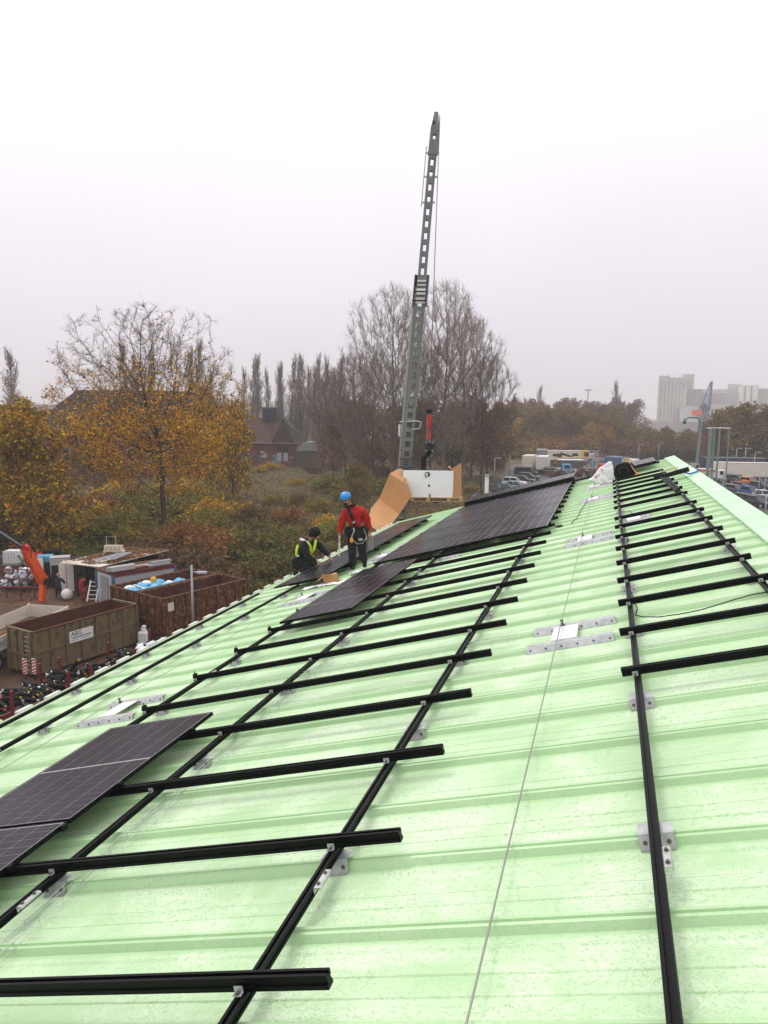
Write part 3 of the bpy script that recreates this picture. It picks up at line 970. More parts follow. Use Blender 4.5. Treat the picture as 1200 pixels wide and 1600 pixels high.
def grow(rng, base, dir0, length, r0, levels, lev=0, out=None):
    """recursive limb: returns segments per level and the twig tips"""
    if out is None: out = {'seg': [[] for _ in range(len(levels) + 1)], 'tips': []}
    L = levels[lev]
    nseg = L.get('seg', 5)
    p = np.array(base, float); d = unit(np.array(dir0, float))
    step = length / nseg
    pts = [p.copy()]; dirs = [d.copy()]
    for i in range(nseg):
        d = unit(d + rng.normal(size=3) * L.get('wob', .08) + np.array([0, 0, L.get('up', 0.0)]))
        q = p + d * step
        ra = r0 * (1 - (i / nseg) * L.get('taper', .75)); rb = r0 * (1 - ((i + 1) / nseg) * L.get('taper', .75))
        out['seg'][lev].append((*p, *q, ra, rb))
        p = q; pts.append(p.copy()); dirs.append(d.copy())
    if lev + 1 >= len(levels):
        out['tips'].append(p); out['tips'].append(pts[len(pts) // 2])
        return out
    N_ = L['n']; n = N_ if isinstance(N_, int) else rng.integers(N_[0], N_[1] + 1)
    st, en = L.get('start', .25), L.get('end', 1.0)
    az = rng.uniform(0, 2 * np.pi)
    for c in range(n):
        f = st + (en - st) * (c + rng.uniform(0, 1)) / n
        x = f * nseg; i = min(int(x), nseg - 1); w = x - i
        b = pts[i] * (1 - w) + pts[i + 1] * w; bd = dirs[min(i + 1, nseg)]
        az += 2.4 + rng.normal() * .5
        a = np.radians(L['ang'] + rng.normal() * L.get('angv', 8))
        if L.get('ang_end') is not None:
            a = np.radians(L['ang'] + (L['ang_end'] - L['ang']) * (f - st) / max(1e-6, en - st) + rng.normal() * L.get('angv', 8))
        h = np.array([0, 0, 1.]) if abs(bd[2]) < .9 else np.array([1., 0, 0])
        e1 = unit(np.cross(bd, h)); e2 = np.cross(bd, e1)
        nd = bd * np.cos(a) + (e1 * np.cos(az) + e2 * np.sin(az)) * np.sin(a)
        ln = L['len'](f) * length if callable(L['len']) else L['len'] * length
        ln *= rng.uniform(.75, 1.2)
        rr = max(.006, min(r0 * (1 - f * L.get('taper', .75)) * .75, L.get('rr', .5) * r0 * (.4 + .6 * ln / (length * .6 + 1e-6))))
        grow(rng, b, nd, ln, rr, levels, lev + 1, out)
    return out


def tree_parts(name, out, cut, bark, twig, spike_from, minr=.012):
    """trunk and limbs as round tubes, twigs as fine three-sided ones"""
    lim = [s for lv in out['seg'][:cut] for s in lv]
    tw = [s for lv in out['seg'][cut:] for s in lv]
    lim = np.array(lim)
    me1 = tubes_mesh(name + '_limbs', lim, bark, 6)
    if tw:
        tw = np.array(tw); tw[:, 6] = np.maximum(tw[:, 6], minr); tw[:, 7] = np.maximum(tw[:, 7], minr * .6)
        me2 = tubes_mesh(name + '_twigs', tw, twig, 3, point=False)
    else:
        me2 = None
    return me1, me2


def plant_tree(name, label, cat, loc, meshes, group=None, rz=0.0, scale=1.0):
    t = thing(name, label, cat, loc, (0, 0, rz), group)
    for nm, me in meshes:
        if me is not None:
            mesh_obj(nm, me, t)
    t.scale = (scale,) * 3 if not hasattr(scale, '__len__') else scale
    return t


YEL = [(.72, .42, .025), (.55, .31, .02), (.50, .19, .016), (.32, .24, .018), (.20, .17, .018)]
OLV = [(.22, .18, .03), (.28, .20, .03), (.16, .15, .03), (.34, .19, .03)]
RUST = [(.30, .12, .035), (.24, .10, .035), (.38, .18, .035), (.19, .09, .035)]
GRN = [(.105, .125, .03), (.15, .15, .03), (.19, .155, .03), (.085, .095, .025), (.16, .09, .03)]
BRN = [(.17, .10, .045), (.12, .08, .04), (.22, .12, .045), (.10, .07, .036)]

def colonize(seed, att, trunk, step, infl, kill, trop, iters, tip_r, expo=2.1, jit=.12):
    """branches that grow towards the points they have room to fill; returns nodes, parents, radii"""
    from mathutils.kdtree import KDTree
    rg = np.random.default_rng(seed)
    nodes = [np.array(p, float) for p in trunk]; par = [-1] + list(range(len(trunk) - 1))
    att = np.array(att); alive = np.ones(len(att), bool)
    seen = set()
    for it in range(iters):
        kd = KDTree(len(nodes))
        for i, p in enumerate(nodes): kd.insert(p, i)
        kd.balance()
        acc = {}
        for k in np.nonzero(alive)[0]:
            co, i, dd = kd.find(att[k])
            if dd < kill: alive[k] = False
            elif dd < infl:
                v = (att[k] - nodes[i]) / dd
                acc[i] = acc.get(i, 0) + v
        if not acc: break
        n0 = len(nodes)
        for i, v in acc.items():
            d = unit(unit(v) + np.array(trop) + rg.normal(size=3) * jit)
            q = nodes[i] + d * step
            key = (i, tuple(np.round(d, 1)))
            if key in seen: continue
            seen.add(key)
            nodes.append(q); par.append(i)
        if len(nodes) == n0: break
    n = len(nodes)
    P = np.array(nodes); par = np.array(par)
    acc = np.zeros(n); kids = np.zeros(n, int)
    for i in range(n - 1, -1, -1):
        if kids[i] == 0: acc[i] = tip_r ** expo
        if par[i] >= 0:
            acc[par[i]] += acc[i]; kids[par[i]] += 1
    return P, par, acc ** (1 / expo), kids


def colonized_tree(name, P, par, R, kids, rg, bark, twig, split, twn, twl, twr, up, root_flare=1.0):
    i = np.nonzero(par >= 0)[0]
    seg = np.concatenate([P[par[i]], P[i], np.minimum(R[par[i]], R[i] * 1.35)[:, None], R[i][:, None]], 1)
    big_ = seg[:, 7] > split
    fine = np.nonzero(R[i] < split * .75)[0]
    d = seg[:, 3:6] - seg[:, 0:3]; d /= np.linalg.norm(d, axis=1, keepdims=True)
    src = np.repeat(fine, twn)
    dd = d[src] + rg.normal(size=(len(src), 3)) * .55 + np.array([0, 0, up]); dd /= np.linalg.norm(dd, axis=1, keepdims=True)
    f = rg.uniform(0, 1, (len(src), 1))
    p0 = seg[src, 0:3] * (1 - f) + seg[src, 3:6] * f
    ln = twl * rg.uniform(.5, 1.3, (len(src), 1))
    p1 = p0 + dd * ln
    tw = np.concatenate([p0, p1, np.full((len(src), 1), twr), np.full((len(src), 1), twr * .5)], 1)
    # side shoots on every twig
    d2 = dd + rg.normal(size=dd.shape) * .5 + np.array([0, 0, up]); d2 /= np.linalg.norm(d2, axis=1, keepdims=True)
    q0 = p0 * .45 + p1 * .55
    tw2 = np.concatenate([q0, q0 + d2 * ln * .6, np.full((len(src), 1), twr * .8), np.full((len(src), 1), twr * .4)], 1)
    thin = seg[~big_].copy(); thin[:, 6:] = np.maximum(thin[:, 6:], twr)
    return tubes_mesh(name + '_limbs', seg[big_], bark, 7), tubes_mesh(name + '_twigs', np.concatenate([thin, tw, tw2]), twig, 3), np.concatenate([p1, q0 + d2 * ln * .6])


RV = np.array([_cy, _sy, 0]); FV = np.array([-_sy, _cy, 0])
# ---- the big open-crowned tree on the left (a round dome, bare above, still leafy below)
rng = np.random.default_rng(11)
base = at(256, 842, 76); base[2] = 0
n = 16000
v = rng.normal(size=(n, 3)); v /= np.linalg.norm(v, axis=1, keepdims=True)
rad = rng.uniform(.10, 1, n) ** .62
rad *= .86 + .20 * np.sin(4 * np.arctan2(v[:, 1], v[:, 0]) + 5 * v[:, 2]) * np.cos(3.3 * v[:, 2] + 1)
lx, ly, lz = v[:, 0] * 10.8 * rad, v[:, 1] * 9.0 * rad, 14.6 + v[:, 2] * rad * np.where(v[:, 2] > 0, 10.0, 11.2)
gap = np.sin(lx * .62 + .8) * np.sin(ly * .55 + .3) * np.sin(lz * .60 + 1.9)
ok = (gap > -.40) & (lz > 3.6)
ok &= ~((lz < 8) & (np.hypot(lx, ly) < 2.2))
A = (RV[None] * lx[:, None] + FV[None] * ly[:, None]) + np.array([0, 0, 1])[None] * lz[:, None]
A = A[ok][:6500]
A[:, :2] -= (RV * 1.0)[:2]
trunk = [(0, 0, -.2), (.06, 0, 1.0), (.1, 0, 2.0), (.06, .05, 3.0), (-.02, .1, 4.0), (-.05, .1, 5.0), (0, .1, 6.0), (.05, .1, 7.0), (-.1, .05, 8.0), (-.22, 0, 9.0), (-.28, 0, 10.0)]
Pn, par, Rn, kids = colonize(5, A, trunk, .46, 5.0, .62, (0, 0, .14), 110, .012, 2.22, .05)
Rn = np.minimum(Rn, .60)
lm, tw, tips = colonized_tree('big_tree', Pn, par, Rn, kids, rng, M['bark'], M['twig'], .035, 5, .60, .0085, .30)
cl_ = np.sin(tips[:, 0] * 1.0 + 1) * np.sin(tips[:, 1] * .9) * np.sin(tips[:, 2] * 1.1 + .5)
pr_ = np.clip(1.05 - (tips[:, 2] - 10.5) / 8.5, .04, .95) * np.clip(.72 + 1.2 * cl_, .16, 1)
tips = tips[rng.uniform(size=len(tips)) < pr_]
P = np.concatenate([tips + rng.normal(size=tips.shape) * .16, (tips + rng.normal(size=tips.shape) * .32)[tips[:, 2] < 13]])
print('big tree leaves', len(P), 'nodes', len(Pn))
big_leaves = leaves_mesh('leaves', P, .25, [(.85, .48, .02), (.68, .36, .02), (.62, .20, .015), (.32, .24, .018), (.16, .14, .018)], rng, [.25, .25, .2, .18, .12])
big = plant_tree('tree', 'big round-crowned tree on the left, bare on top with yellow leaves in its lower half', 'tree', base, [('trunk', lm), ('crown', tw), ('foliage', big_leaves)])


# ---- tall bare trees in the middle, shaped like upturned brooms
def broom(seed, H, rmax, natt, zlow, trunk_top, bark, twig):
    rg = np.random.default_rng(seed)
    z = rg.uniform(zlow, H, natt * 2)
    wid = np.where(z < H * .62, (z - zlow * .55) / (H * .62 - zlow * .55), np.sqrt(np.clip(1 - ((z - H * .62) / (H * .385)) ** 2, 0, 1)))
    keep = rg.uniform(size=len(z)) < wid + .08
    z, wid = z[keep][:natt], wid[keep][:natt]
    r_ = rmax * wid * rg.uniform(.05, 1, len(z)) ** .55
    az = rg.uniform(0, 2 * np.pi, len(z))
    r_ *= .92 + .22 * np.sin(3 * az + seed + z * .25) + .12 * np.sin(z * .9 + 2 * az)
    A = np.stack([r_ * np.cos(az), r_ * np.sin(az), z], 1)
    tr_ = [(.15 * math.sin(k * .7 + seed), .15 * math.cos(k * .9), k * 1.0 - .2) for k in range(int(trunk_top))]
    Pn, par, Rn, kids = colonize(seed, A, tr_, .65, 10.0, .85, (0, 0, .45), 80, .017, 2.3, .05)
    Rn = np.minimum(Rn, .55)
    return colonized_tree('broom', Pn, par, Rn, kids, rg, bark, twig, .05, 5, 1.15, .0135, .9)


bA = broom(3, 33.0, 7.6, 3200, 7.0, 17, M['bark_grey'], M['twig_pale'])
bareA = bA[:2]
bB = broom(8, 27.0, 6.6, 2500, 4.0, 10, M['bark'], M['twig'])
bareB = bB[:2]
rg = np.random.default_rng(5)
tl = bB[2]
tl = tl[(rg.uniform(size=len(tl)) < np.clip(.34 - tl[:, 2] / 50, .015, 1))]
bareB_leaf = leaves_mesh('leaves', tl + rg.normal(size=tl.shape) * .3, .28, RUST + BRN, rg)


def ground_xy(px, D):
    """ground point under the photo column px, D metres deep"""
    p = at(px, 760, D)
    p[2] = 0
    return p


bare_spots = [(612, 116, .97, 'A', 'tall bare tree with upswept branches standing left behind the crane mast'), (692, 114, .98, 'A', 'tall bare tree with upswept branches standing right behind the crane mast'),
              (552, 122, .68, 'A', 'bare tree left of the two tall ones behind the crane'), (752, 120, .86, 'B', 'lower bare tree right of the crane with a few rust leaves'),
              (655, 128, .88, 'B', 'bare tree half hidden behind the crane mast'), (582, 132, .90, 'B', 'bare tree behind the tall trees on the left side of the crane'), (722, 132, .92, 'A', 'bare tree set back between the tall and the lower one right of the crane'),
              (520, 150, .80, 'B', 'bare tree behind the brick house, right of its roof'), (500, 165, .70, 'A', 'bare slim tree at the right end of the poplar row'), (640, 104, .55, 'B', 'low bare tree in front of the crane mast foot')]
for i, (px, D, sc, kind, lab) in enumerate(bare_spots):
    ms = [('trunk', bareA[0]), ('crown', bareA[1])] if kind == 'A' else [('trunk', bareB[0]), ('crown', bareB[1]), ('foliage', bareB_leaf)]
    plant_tree('bare_tree', lab, 'tree', ground_xy(px, D), ms, None, i * 1.9, (sc * (1.0 if i else 1.05), sc, sc))

# ---- slender lombardy poplars far behind
def lombardy(seed, H):
    rg = np.random.default_rng(seed)
    LVl = [dict(n=46, start=.08, end=.98, ang=20, ang_end=10, angv=4, len=lambda f: .30 * (1.0 - .72 * f), seg=10, wob=.02, up=.02, rr=.25, taper=.93),
           dict(n=8, start=.2, ang=20, angv=6, len=.34, seg=4, wob=.06, up=.1, rr=.5),
           dict(n=5, start=.1, ang=20, angv=8, len=.5, seg=3, wob=.08, up=.1, rr=.6),
           dict(n=0, ang=0, len=0, seg=2, wob=.1, up=.1)]
    return grow(rg, (0, 0, -.3), (0, 0, 1), H, .35, LVl)


ol = lombardy(2, 26.0)
lom = tree_parts('lombardy', ol, 1, M['bark_grey'], M['twig_pale'], 3, .034)
lom_spots = [(30, 172, .98, 'lone slender poplar at the left edge above the dark roofs'), (-8, 176, .85, 'slender poplar cut off by the left edge of the picture')]
for i, (px, D, sc, lab) in enumerate(lom_spots):
    plant_tree('poplar_tree', lab, 'tree', ground_xy(px, D), [('trunk', lom[0]), ('crown', lom[1])], None, i, (sc * 1.4, sc * 1.4, sc))
row = [205, 222, 243, 296, 312, 326, 380, 392, 404, 425, 434, 442, 452, 461, 470, 479, 489, 499, 507, 515, 528]
rg = random.Random(3)
for i, px in enumerate(row):
    D = 205 + rg.uniform(-8, 8)
    sc = rg.uniform(.92, 1.08) * (1.12 if px < 320 else .98)
    plant_tree('poplar_tree', 'slender bare poplar in the far row behind the brick houses', 'tree', ground_xy(px, D), [('trunk', lom[0]), ('crown', lom[1])], 'row of slender poplars behind the brick houses', rg.uniform(0, 6), (sc * rg.uniform(.8, 1.1), sc, sc))

# ---- leafy trees: dense autumn crowns
def leafy(seed, H, W, palette, nleaf, size, clump=9, trunk_h=.18, weights=None):
    rg = np.random.default_rng(seed)
    LVy = [dict(n=18, start=.07, end=.95, ang=62, ang_end=28, angv=9, len=lambda f: W * (1.0 - .55 * f), seg=8, wob=.05, up=.03, rr=.4, taper=.9),
           dict(n=7, start=.25, ang=42, angv=10, len=.5, seg=5, wob=.1, up=.05, rr=.5),
           dict(n=6, start=.2, ang=42, angv=12, len=.5, seg=3, wob=.12, up=.04, rr=.5),
           dict(n=3, start=.2, ang=40, len=.5, seg=2, wob=.12, rr=.5),
           dict(n=0, ang=0, len=0, seg=1)]
    o = grow(rg, (0, 0, -.3), (0, 0, 1), H, H * .018, LVy)
    a, b = tree_parts('leafy', o, 2, M['bark'], M['twig'], 3, .02)
    t = np.array(o['tips'])
    k = max(1, int(nleaf / len(t)))
    P = np.repeat(t, k, 0) + rg.normal(size=(len(t) * k, 3)) * (W * H * .030)
    P = P[P[:, 2] > .2]
    return a, b, leaves_mesh('leaves', P, size, palette, rg, weights)


leafA = leafy(21, 11.5, .46, [(.58, .33, .022), (.42, .25, .02), (.46, .18, .016), (.24, .20, .02), (.13, .13, .02)], 26000, .27)
leafB = leafy(22, 12.0, .40, OLV + BRN[:2], 9000, .42)
leafC = leafy(23, 12.0, .40, RUST + BRN, 9000, .42)
leafD = leafy(24, 9.0, .45, YEL, 9000, .34)
names3 = ('trunk', 'crown', 'foliage')


def put_leafy(px, D, sc, kind, lab, group=None, rz=0.0, name='leafy_tree', xy=None):
    ms = dict(A=leafA, B=leafB, C=leafC, D=leafD)[kind]
    return plant_tree(name, lab, 'tree', ground_xy(px, D) if xy is None else xy, list(zip(names3, ms)), group, rz, sc)


put_leafy(28, 66, (1.18, 1.1, 1.02), 'A', 'dense yellow and green tree at the left edge behind the scrap yard', rz=.4)
put_leafy(-30, 72, 1.05, 'A', 'dense autumn tree cut off by the left edge of the picture', rz=2.4)
put_leafy(362, 98, (1.0, 1.0, 1.42), 'D', 'loose yellow tree between the big round tree and the brick house', rz=1)
put_leafy(330, 120, (1.1, 1.1, 1.65), 'D', 'pale yellow tree rising behind the right side of the big round tree', rz=3)
put_leafy(150, 112, (1.0, 1.0, .8), 'C', 'rust-brown small tree in front of the long tiled roof', rz=2)
put_leafy(560, 98, .50, 'B', 'olive young tree on the meadow left of the crane', rz=.3)
put_leafy(772, 150, .62, 'B', 'olive young tree at the edge of the car park right of the load', rz=2)

# ---- wood edge beyond the car park and lorries
rg = random.Random(12)
px = 768
i = 0
while px < 1225:
    D = 245 + rg.uniform(-14, 14)
    kind = rg.choice('BBBBCDB') if px < 1140 else rg.choice('BBCB')
    if px > 1120: D -= 40
    sc = rg.uniform(.95, 1.2) * (.60 if 968 < px < 1112 else 1.0)
    put_leafy(px, D, (sc * 1.15, sc * 1.15, sc * .98), kind, 'olive-brown tree in the hazy wood edge beyond the parked cars and lorries', 'trees of the wood edge beyond the car park', rg.uniform(0, 6))
    px += rg.uniform(8, 13); i += 1
px = 772
while px < 985:                                 # taller, paler second line
    D = 330 + rg.uniform(-15, 15)
    sc = rg.uniform(1.32, 1.6)
    put_leafy(px, D, (sc * 1.1, sc * 1.1, sc * .92), rg.choice('CC'), 'hazy reddish tree in the second line of the wood beyond the car park', 'second line of trees beyond the car park', rg.uniform(0, 6))
    px += rg.uniform(8, 12)
for px, D, sc, lab in ((838, 330, .92, 'slender hazy poplar rising over the wood left of the far mast'), (800, 335, .80, 'short slender hazy poplar over the wood near the bare trees'), (816, 338, .74, 'smallest slender hazy poplar over the wood near the bare trees'), (962, 320, 1.0, 'tall slender hazy poplar over the wood left of the silos'), (946, 330, .72, 'short slender poplar beside the tall one left of the silos'), (980, 335, .68, 'short hazy poplar between the tall poplar and the silos')):
    plant_tree('poplar_tree', lab, 'tree', ground_xy(px, D), [('trunk', lom[0]), ('crown', lom[1])], None, px, (sc * 1.3, sc * 1.3, sc))
put_leafy(947, 205, (.55, .55, .95), 'D', 'narrow yellow tree standing before the olive wood edge')
put_leafy(1165, 182, (1.5, 1.5, 1.22), 'B', 'big olive-brown tree behind the white lorry trailer at the right edge', rz=.7)
put_leafy(1205, 184, (1.5, 1.5, 1.15), 'C', 'rust-brown tree cut off by the right edge behind the trailer', rz=2.7)
put_leafy(1118, 190, (1.1, 1.1, .85), 'C', 'reddish tree between the ladder cage and the silos', rz=1.7)
put_leafy(948, 190, (.7, .7, .55), 'C', 'low rust-brown tree behind the scrap trucks', rz=1.1)
for i, (px, D) in enumerate(((1010, 222), (1035, 218), (1060, 224), (1085, 219), (985, 226))):
    put_leafy(px, D, (1, .9, .62), 'B', 'low olive tree in the hedge before the silos, %s' % ('second from the left', 'third from the left', 'fourth from the left', 'rightmost', 'leftmost')[i], 'hedge trees before the silos', px)

# ---- woodland rising left and centre behind the meadow
for i, (px, D, sc, kind) in enumerate(((540, 150, 1.1, 'C'), (575, 155, 1.2, 'C'), (610, 150, 1.1, 'B'), (640, 148, 1.15, 'C'), (672, 152, 1.2, 'C'), (705, 150, 1.15, 'B'), (735, 155, 1.2, 'C'), (760, 150, 1.1, 'C'), (785, 180, 1.1, 'B'), (525, 170, 1.0, 'C'))):
    put_leafy(px, D, (sc, sc, sc), kind, 'brown tree in the thicket behind the tall bare trees', 'thicket behind the tall bare trees', i * 1.7)

# ---- shrubs
def shrub(seed, palette, n=2600, size=.24, spiky=0.0):
    rg = np.random.default_rng(seed)
    c = rg.normal(size=(26, 3)) * [.62, .62, .34] + [0, 0, .75]
    c[:, 2] = np.clip(c[:, 2], .15, 1.7)
    P = np.repeat(c, n // 26, 0) + rg.normal(size=(n // 26 * 26, 3)) * [.30, .30, .26]
    P = P[P[:, 2] > 0]
    st = [(0, 0, 0, *q, .03, .01) for q in c]
    return tubes_mesh('stems', np.array(st), M['twig'], 3), leaves_mesh('leaves', P, size, palette, rg)


SH = [shrub(1, OLV), shrub(2, RUST), shrub(3, YEL), shrub(4, GRN), shrub(5, BRN), shrub(6, [(.20, .185, .03), (.26, .21, .03), (.14, .145, .028)])]
words = ['olive', 'rust-red', 'bright yellow', 'dark green', 'brown', 'yellow-green']
shr = [(462, 727, 2, 1.5), (425, 735, 2, 1.2), (408, 738, 2, 1.0), (462, 758, 2, .8), (380, 760, 5, 1.0), (350, 790, 0, 1.4), (300, 850, 0, 2.0), (330, 885, 1, 1.7), (400, 850, 3, 1.6), (385, 880, 3, 1.8), (360, 862, 0, 1.6), (420, 880, 3, 1.6), (300, 895, 4, 1.7),
       (280, 870, 1, 1.8), (440, 850, 5, 1.3), (520, 850, 5, 1.6), (512, 830, 2, 1.2), (500, 800, 0, 1.3), (545, 790, 5, 1.8), (520, 770, 5, 2.0), (560, 765, 0, 2.0), (590, 772, 5, 1.7), (480, 850, 4, 1.1), (450, 820, 1, 1.2), (395, 815, 4, 1.3), (470, 790, 4, 1.1), (430, 790, 0, 1.1),
       (100, 850, 5, 1.8), (140, 845, 0, 2.0), (180, 850, 5, 1.7), (60, 855, 0, 1.5), (215, 860, 0, 1.7), (200, 835, 5, 1.7), (120, 830, 4, 1.8), (160, 815, 1, 1.9), (240, 880, 4, 1.5), (270, 905, 4, 1.6), (345, 915, 4, 1.4), (330, 800, 2, 1.3), (320, 830, 5, 1.5), (350, 760, 2, 1.4), (310, 780, 5, 1.7), (200, 800, 1, 2.0), (90, 820, 1, 1.9),
       (540, 845, 2, 1.0), (490, 740, 4, 1.3), (520, 735, 1, 1.4), (560, 742, 1, 1.6), (735, 770, 0, .9), (600, 745, 0, 1.7), (700, 742, 1, 1.6), (20, 850, 4, 1.6), (440, 905, 3, 1.3), (400, 905, 3, 1.5), (370, 930, 4, 1.2), (412, 868, 3, 1.5), (350, 845, 3, 1.3), (510, 868, 5, .9), (265, 800, 1, 1.6), (190, 790, 2, 2.2), (225, 800, 5, 2.1), (285, 790, 2, 2.2), (310, 805, 5, 2.0), (170, 805, 5, 2.1), (335, 815, 2, 1.9), (245, 815, 5, 2.0), (150, 830, 2, 2.0), (470, 868, 1, 1.0)]
for i, (px, py, k, sc) in enumerate(shr):
    xy = on_level(px, py)
    where = 'by the far brick house' if py < 762 else 'on the open meadow' if px > 365 and py < 842 else 'below the big round tree' if px < 345 else 'in the thicket behind the roof edge'
    plant_tree('shrub', '%s shrub %s' % (words[k], where), 'shrub', xy, [('stems', SH[k][0]), ('foliage', SH[k][1])], '%s shrubs %s' % (words[k], where), i * 1.3, (sc, sc, sc * .9))

# ---- meadow: countless blades and sprays
rg = np.random.default_rng(77)
n = 95000
px_ = rg.uniform(-60, 800, n); py_ = 705 + 230 * rg.uniform(0, 1, n) ** 1.25
d = C_F[None] + C_R[None] * ((px_ - 600) / F_PX)[:, None] - C_U[None] * ((py_ - 800) / F_PX)[:, None]
t = -G / d[:, 2]
P = CAM[None] + d * t[:, None]
ok = (P[:, 1] > 44) & (P[:, 1] < 260) & ~((P[:, 0] > -40) & (P[:, 1] < 50) & (P[:, 0] < -25))
ok &= P[:, 0] < -9 - (P[:, 1] - 60) * .12
P = P[ok]
noi = np.sin(P[:, 0] * .21 + 1.3 * np.sin(P[:, 1] * .13)) * np.sin(P[:, 1] * .17 + np.sin(P[:, 0] * .11)) * .5 + .5
noi2 = np.sin(P[:, 0] * .55 + P[:, 1] * .21) * np.sin(P[:, 1] * .47 - P[:, 0] * .2) * .5 + .5
P[:, 2] = rg.uniform(0, 1, len(P)) ** 1.5 * (.35 + 1.0 * noi2)
pal = [(.085, .052, .02), (.13, .075, .025), (.17, .09, .026), (.17, .125, .026), (.22, .18, .028), (.15, .15, .026), (.09, .115, .022)]
tb_ = np.clip(.62 * noi + .25 * noi2 + rg.normal(size=len(P)) * .16 + .02, 0, .999)
me = leaves_mesh('meadow_growth', P, .42, pal, rg, tint_by=tb_, aspect=.35)
tag(mesh_obj('meadow_growth', me), 'brown and olive tall grass and weeds covering the meadow behind the warehouse', 'undergrowth', kind='stuff')

rg = random.Random(5)
px = 772
while px < 1215:
    k = rg.choice([0, 1, 4, 4, 0])
    plant_tree('shrub', '%s bush along the foot of the wood edge behind the car park' % words[k], 'shrub', ground_xy(px, (226 if px < 1120 else 200) + rg.uniform(-4, 4)), [('stems', SH[k][0]), ('foliage', SH[k][1])], '%s bushes along the wood edge' % words[k], px, (3.4, 3.4, 3.0))
    px += rg.uniform(7, 11)
# ================================================================ GROUND, FAR BUILDINGS, AIR
MB().quad((-1500, -400, 0), (1500, -400, 0), (1500, 2200, 0), (-1500, 2200, 0)).build('ground', M['ground'])['kind'] = 'structure'


def patch(name, pts, z, m):
    MB().add([(p[0], p[1], z) for p in pts], [tuple(range(len(pts)))]).build(name, m)['kind'] = 'structure'


ya, yb = on_level(-120, 905), on_level(255, 890)
patch('yard', [(-60, 8), (-8.7, 8), (-8.7, 40), (-19, 46), (-33, 51), (-60, 56)], .004, M['yard'])
patch('car_park', [(-9.3, 50), (-14, 100), (-22, 150), (-24, 196), (90, 215), (90, -20), (11.9, -20), (11.9, 31), (-8, 31)], .004, M['asphalt'])
for i, xx in enumerate(np.arange(4, 40, 2.7)):
    pass

# ---- brick house with hipped roof
HX = thing('brick_house', 'small red brick house with a brown hipped roof, dark lantern and graffiti beyond the meadow', 'house', ground_xy(418, 181), (0, 0, YAW + .05))
# local frame: x right in the picture, y away
MB().box((-2, 6, 2.85), (18.4, 11, 5.7)).build('wall', M['brick'], HX)
MB().add([(-11.9, -.3, 5.6), (7.9, -.3, 5.6), (7.9, 12.3, 5.6), (-11.9, 12.3, 5.6), (-4.5, 6, 11.6), (3.0, 6, 11.6)],
         [(0, 1, 5, 4), (1, 2, 5), (2, 3, 4, 5), (3, 0, 4), (3, 2, 1, 0)]).build('roof', M['tile'], HX)
gb = MB().add([(1.6, -.62, 5.72), (6.2, -.62, 5.72), (3.9, -.62, 12.0), (3.9, 5.4, 12.0), (1.2, -.62, 5.72), (6.6, -.62, 5.72)], [(0, 1, 2)])
MB().extrude([(1.6, 5.7), (6.3, 5.7), (5.3, 8.9), (3.9, 11.0), (2.6, 8.9)], 'y', -.55, 3.0).build('gable', M['tile'], HX)
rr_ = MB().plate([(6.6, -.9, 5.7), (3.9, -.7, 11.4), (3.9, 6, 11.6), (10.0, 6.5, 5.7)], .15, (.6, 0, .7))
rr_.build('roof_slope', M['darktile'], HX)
MB().plate([(1.3, -.9, 5.7), (3.9, -.7, 11.4), (3.9, 6, 11.6), (-1, 5, 8.0)], .15, (-.6, 0, .7)).build('roof_slope', M['tile'], HX)
MB().box((-2.0, -.45, 5.62), (19.4, .18, .16)).build('gutter', M['concrete2'], HX)
lt = MB().box((.2, 6, 12.6), (3.6, 3.0, 2.8)).build('roof_lantern', M['navy'], HX)
MB().box((.2, 6, 14.1), (4.6, 4.0, .3), 0, .8).build('lantern_cap', M['darktile'], lt)
for i in range(3):
    MB().box((-1.0 + 1.2 * i, 4.44, 12.5), (.7, .1, 1.8)).build('louvre', M['darktile'], lt)
for x in (2.9, 4.5):
    w = MB().box((x, .42, 2.9), (1.25, .2, 3.3)).build('window', M['darktile'], HX)
    MB().box((x, .30, 2.25), (1.05, .08, 2.0)).build('boarded_pane', M['lightgrey'], w)
    MB().box((x, .30, 3.9), (1.05, .08, 1.1)).build('pane', M['glass'], w)
MB().box((-2.6, .42, 2.2), (1.4, .2, 1.2)).build('window', M['mosswood'], HX)
rg = random.Random(9)
gcol = [mat('graffiti_turquoise', (.10, .32, .34), .7), mat('graffiti_pink', (.42, .17, .20), .7), mat('graffiti_white', (.40, .40, .42), .7), mat('graffiti_grey', (.2, .21, .24), .7), mat('graffiti_violet', (.17, .10, .2), .7)]
for i in range(26):                               # sprayed shapes: flat paint on the wall
    x = rg.uniform(-8.5, 6.0); z = rg.uniform(.6, 2.3 if x > 0 else 3.4); r = rg.uniform(.3, .85)
    pts = []
    m_ = rg.choice([5, 6, 7])
    for q in range(m_):
        a = 2 * PI * q / m_; rr2 = r * rg.uniform(.45, 1.2)
        pts.append((x + 1.3 * rr2 * math.cos(a), .49 - .004 * i, z + rr2 * math.sin(a)))
    MB().add(pts, [tuple(range(m_))]).build('graffiti', gcol[1] if 2.8 < x < 5 and z < 1.5 else gcol[0] if 1 < x <= 2.8 else rg.choice(gcol[2:]), HX, fix=False)
SHD = thing('garden_shed', 'old plank shed with a rounded grey roof at the right end of the brick house', 'shed', ground_xy(486, 179), (0, 0, YAW))
MB().box((0, 2.5, 2.0), (6.6, 5, 4.0)).build('wall', M['mosswood'], SHD)
MB().extrude([(-3.7, 3.9), (-2.6, 5.3), (-1.2, 6.0), (1.2, 6.0), (2.6, 5.3), (3.7, 3.9)], 'y', -.4, 5.4).build('roof', M['grey'], SHD)
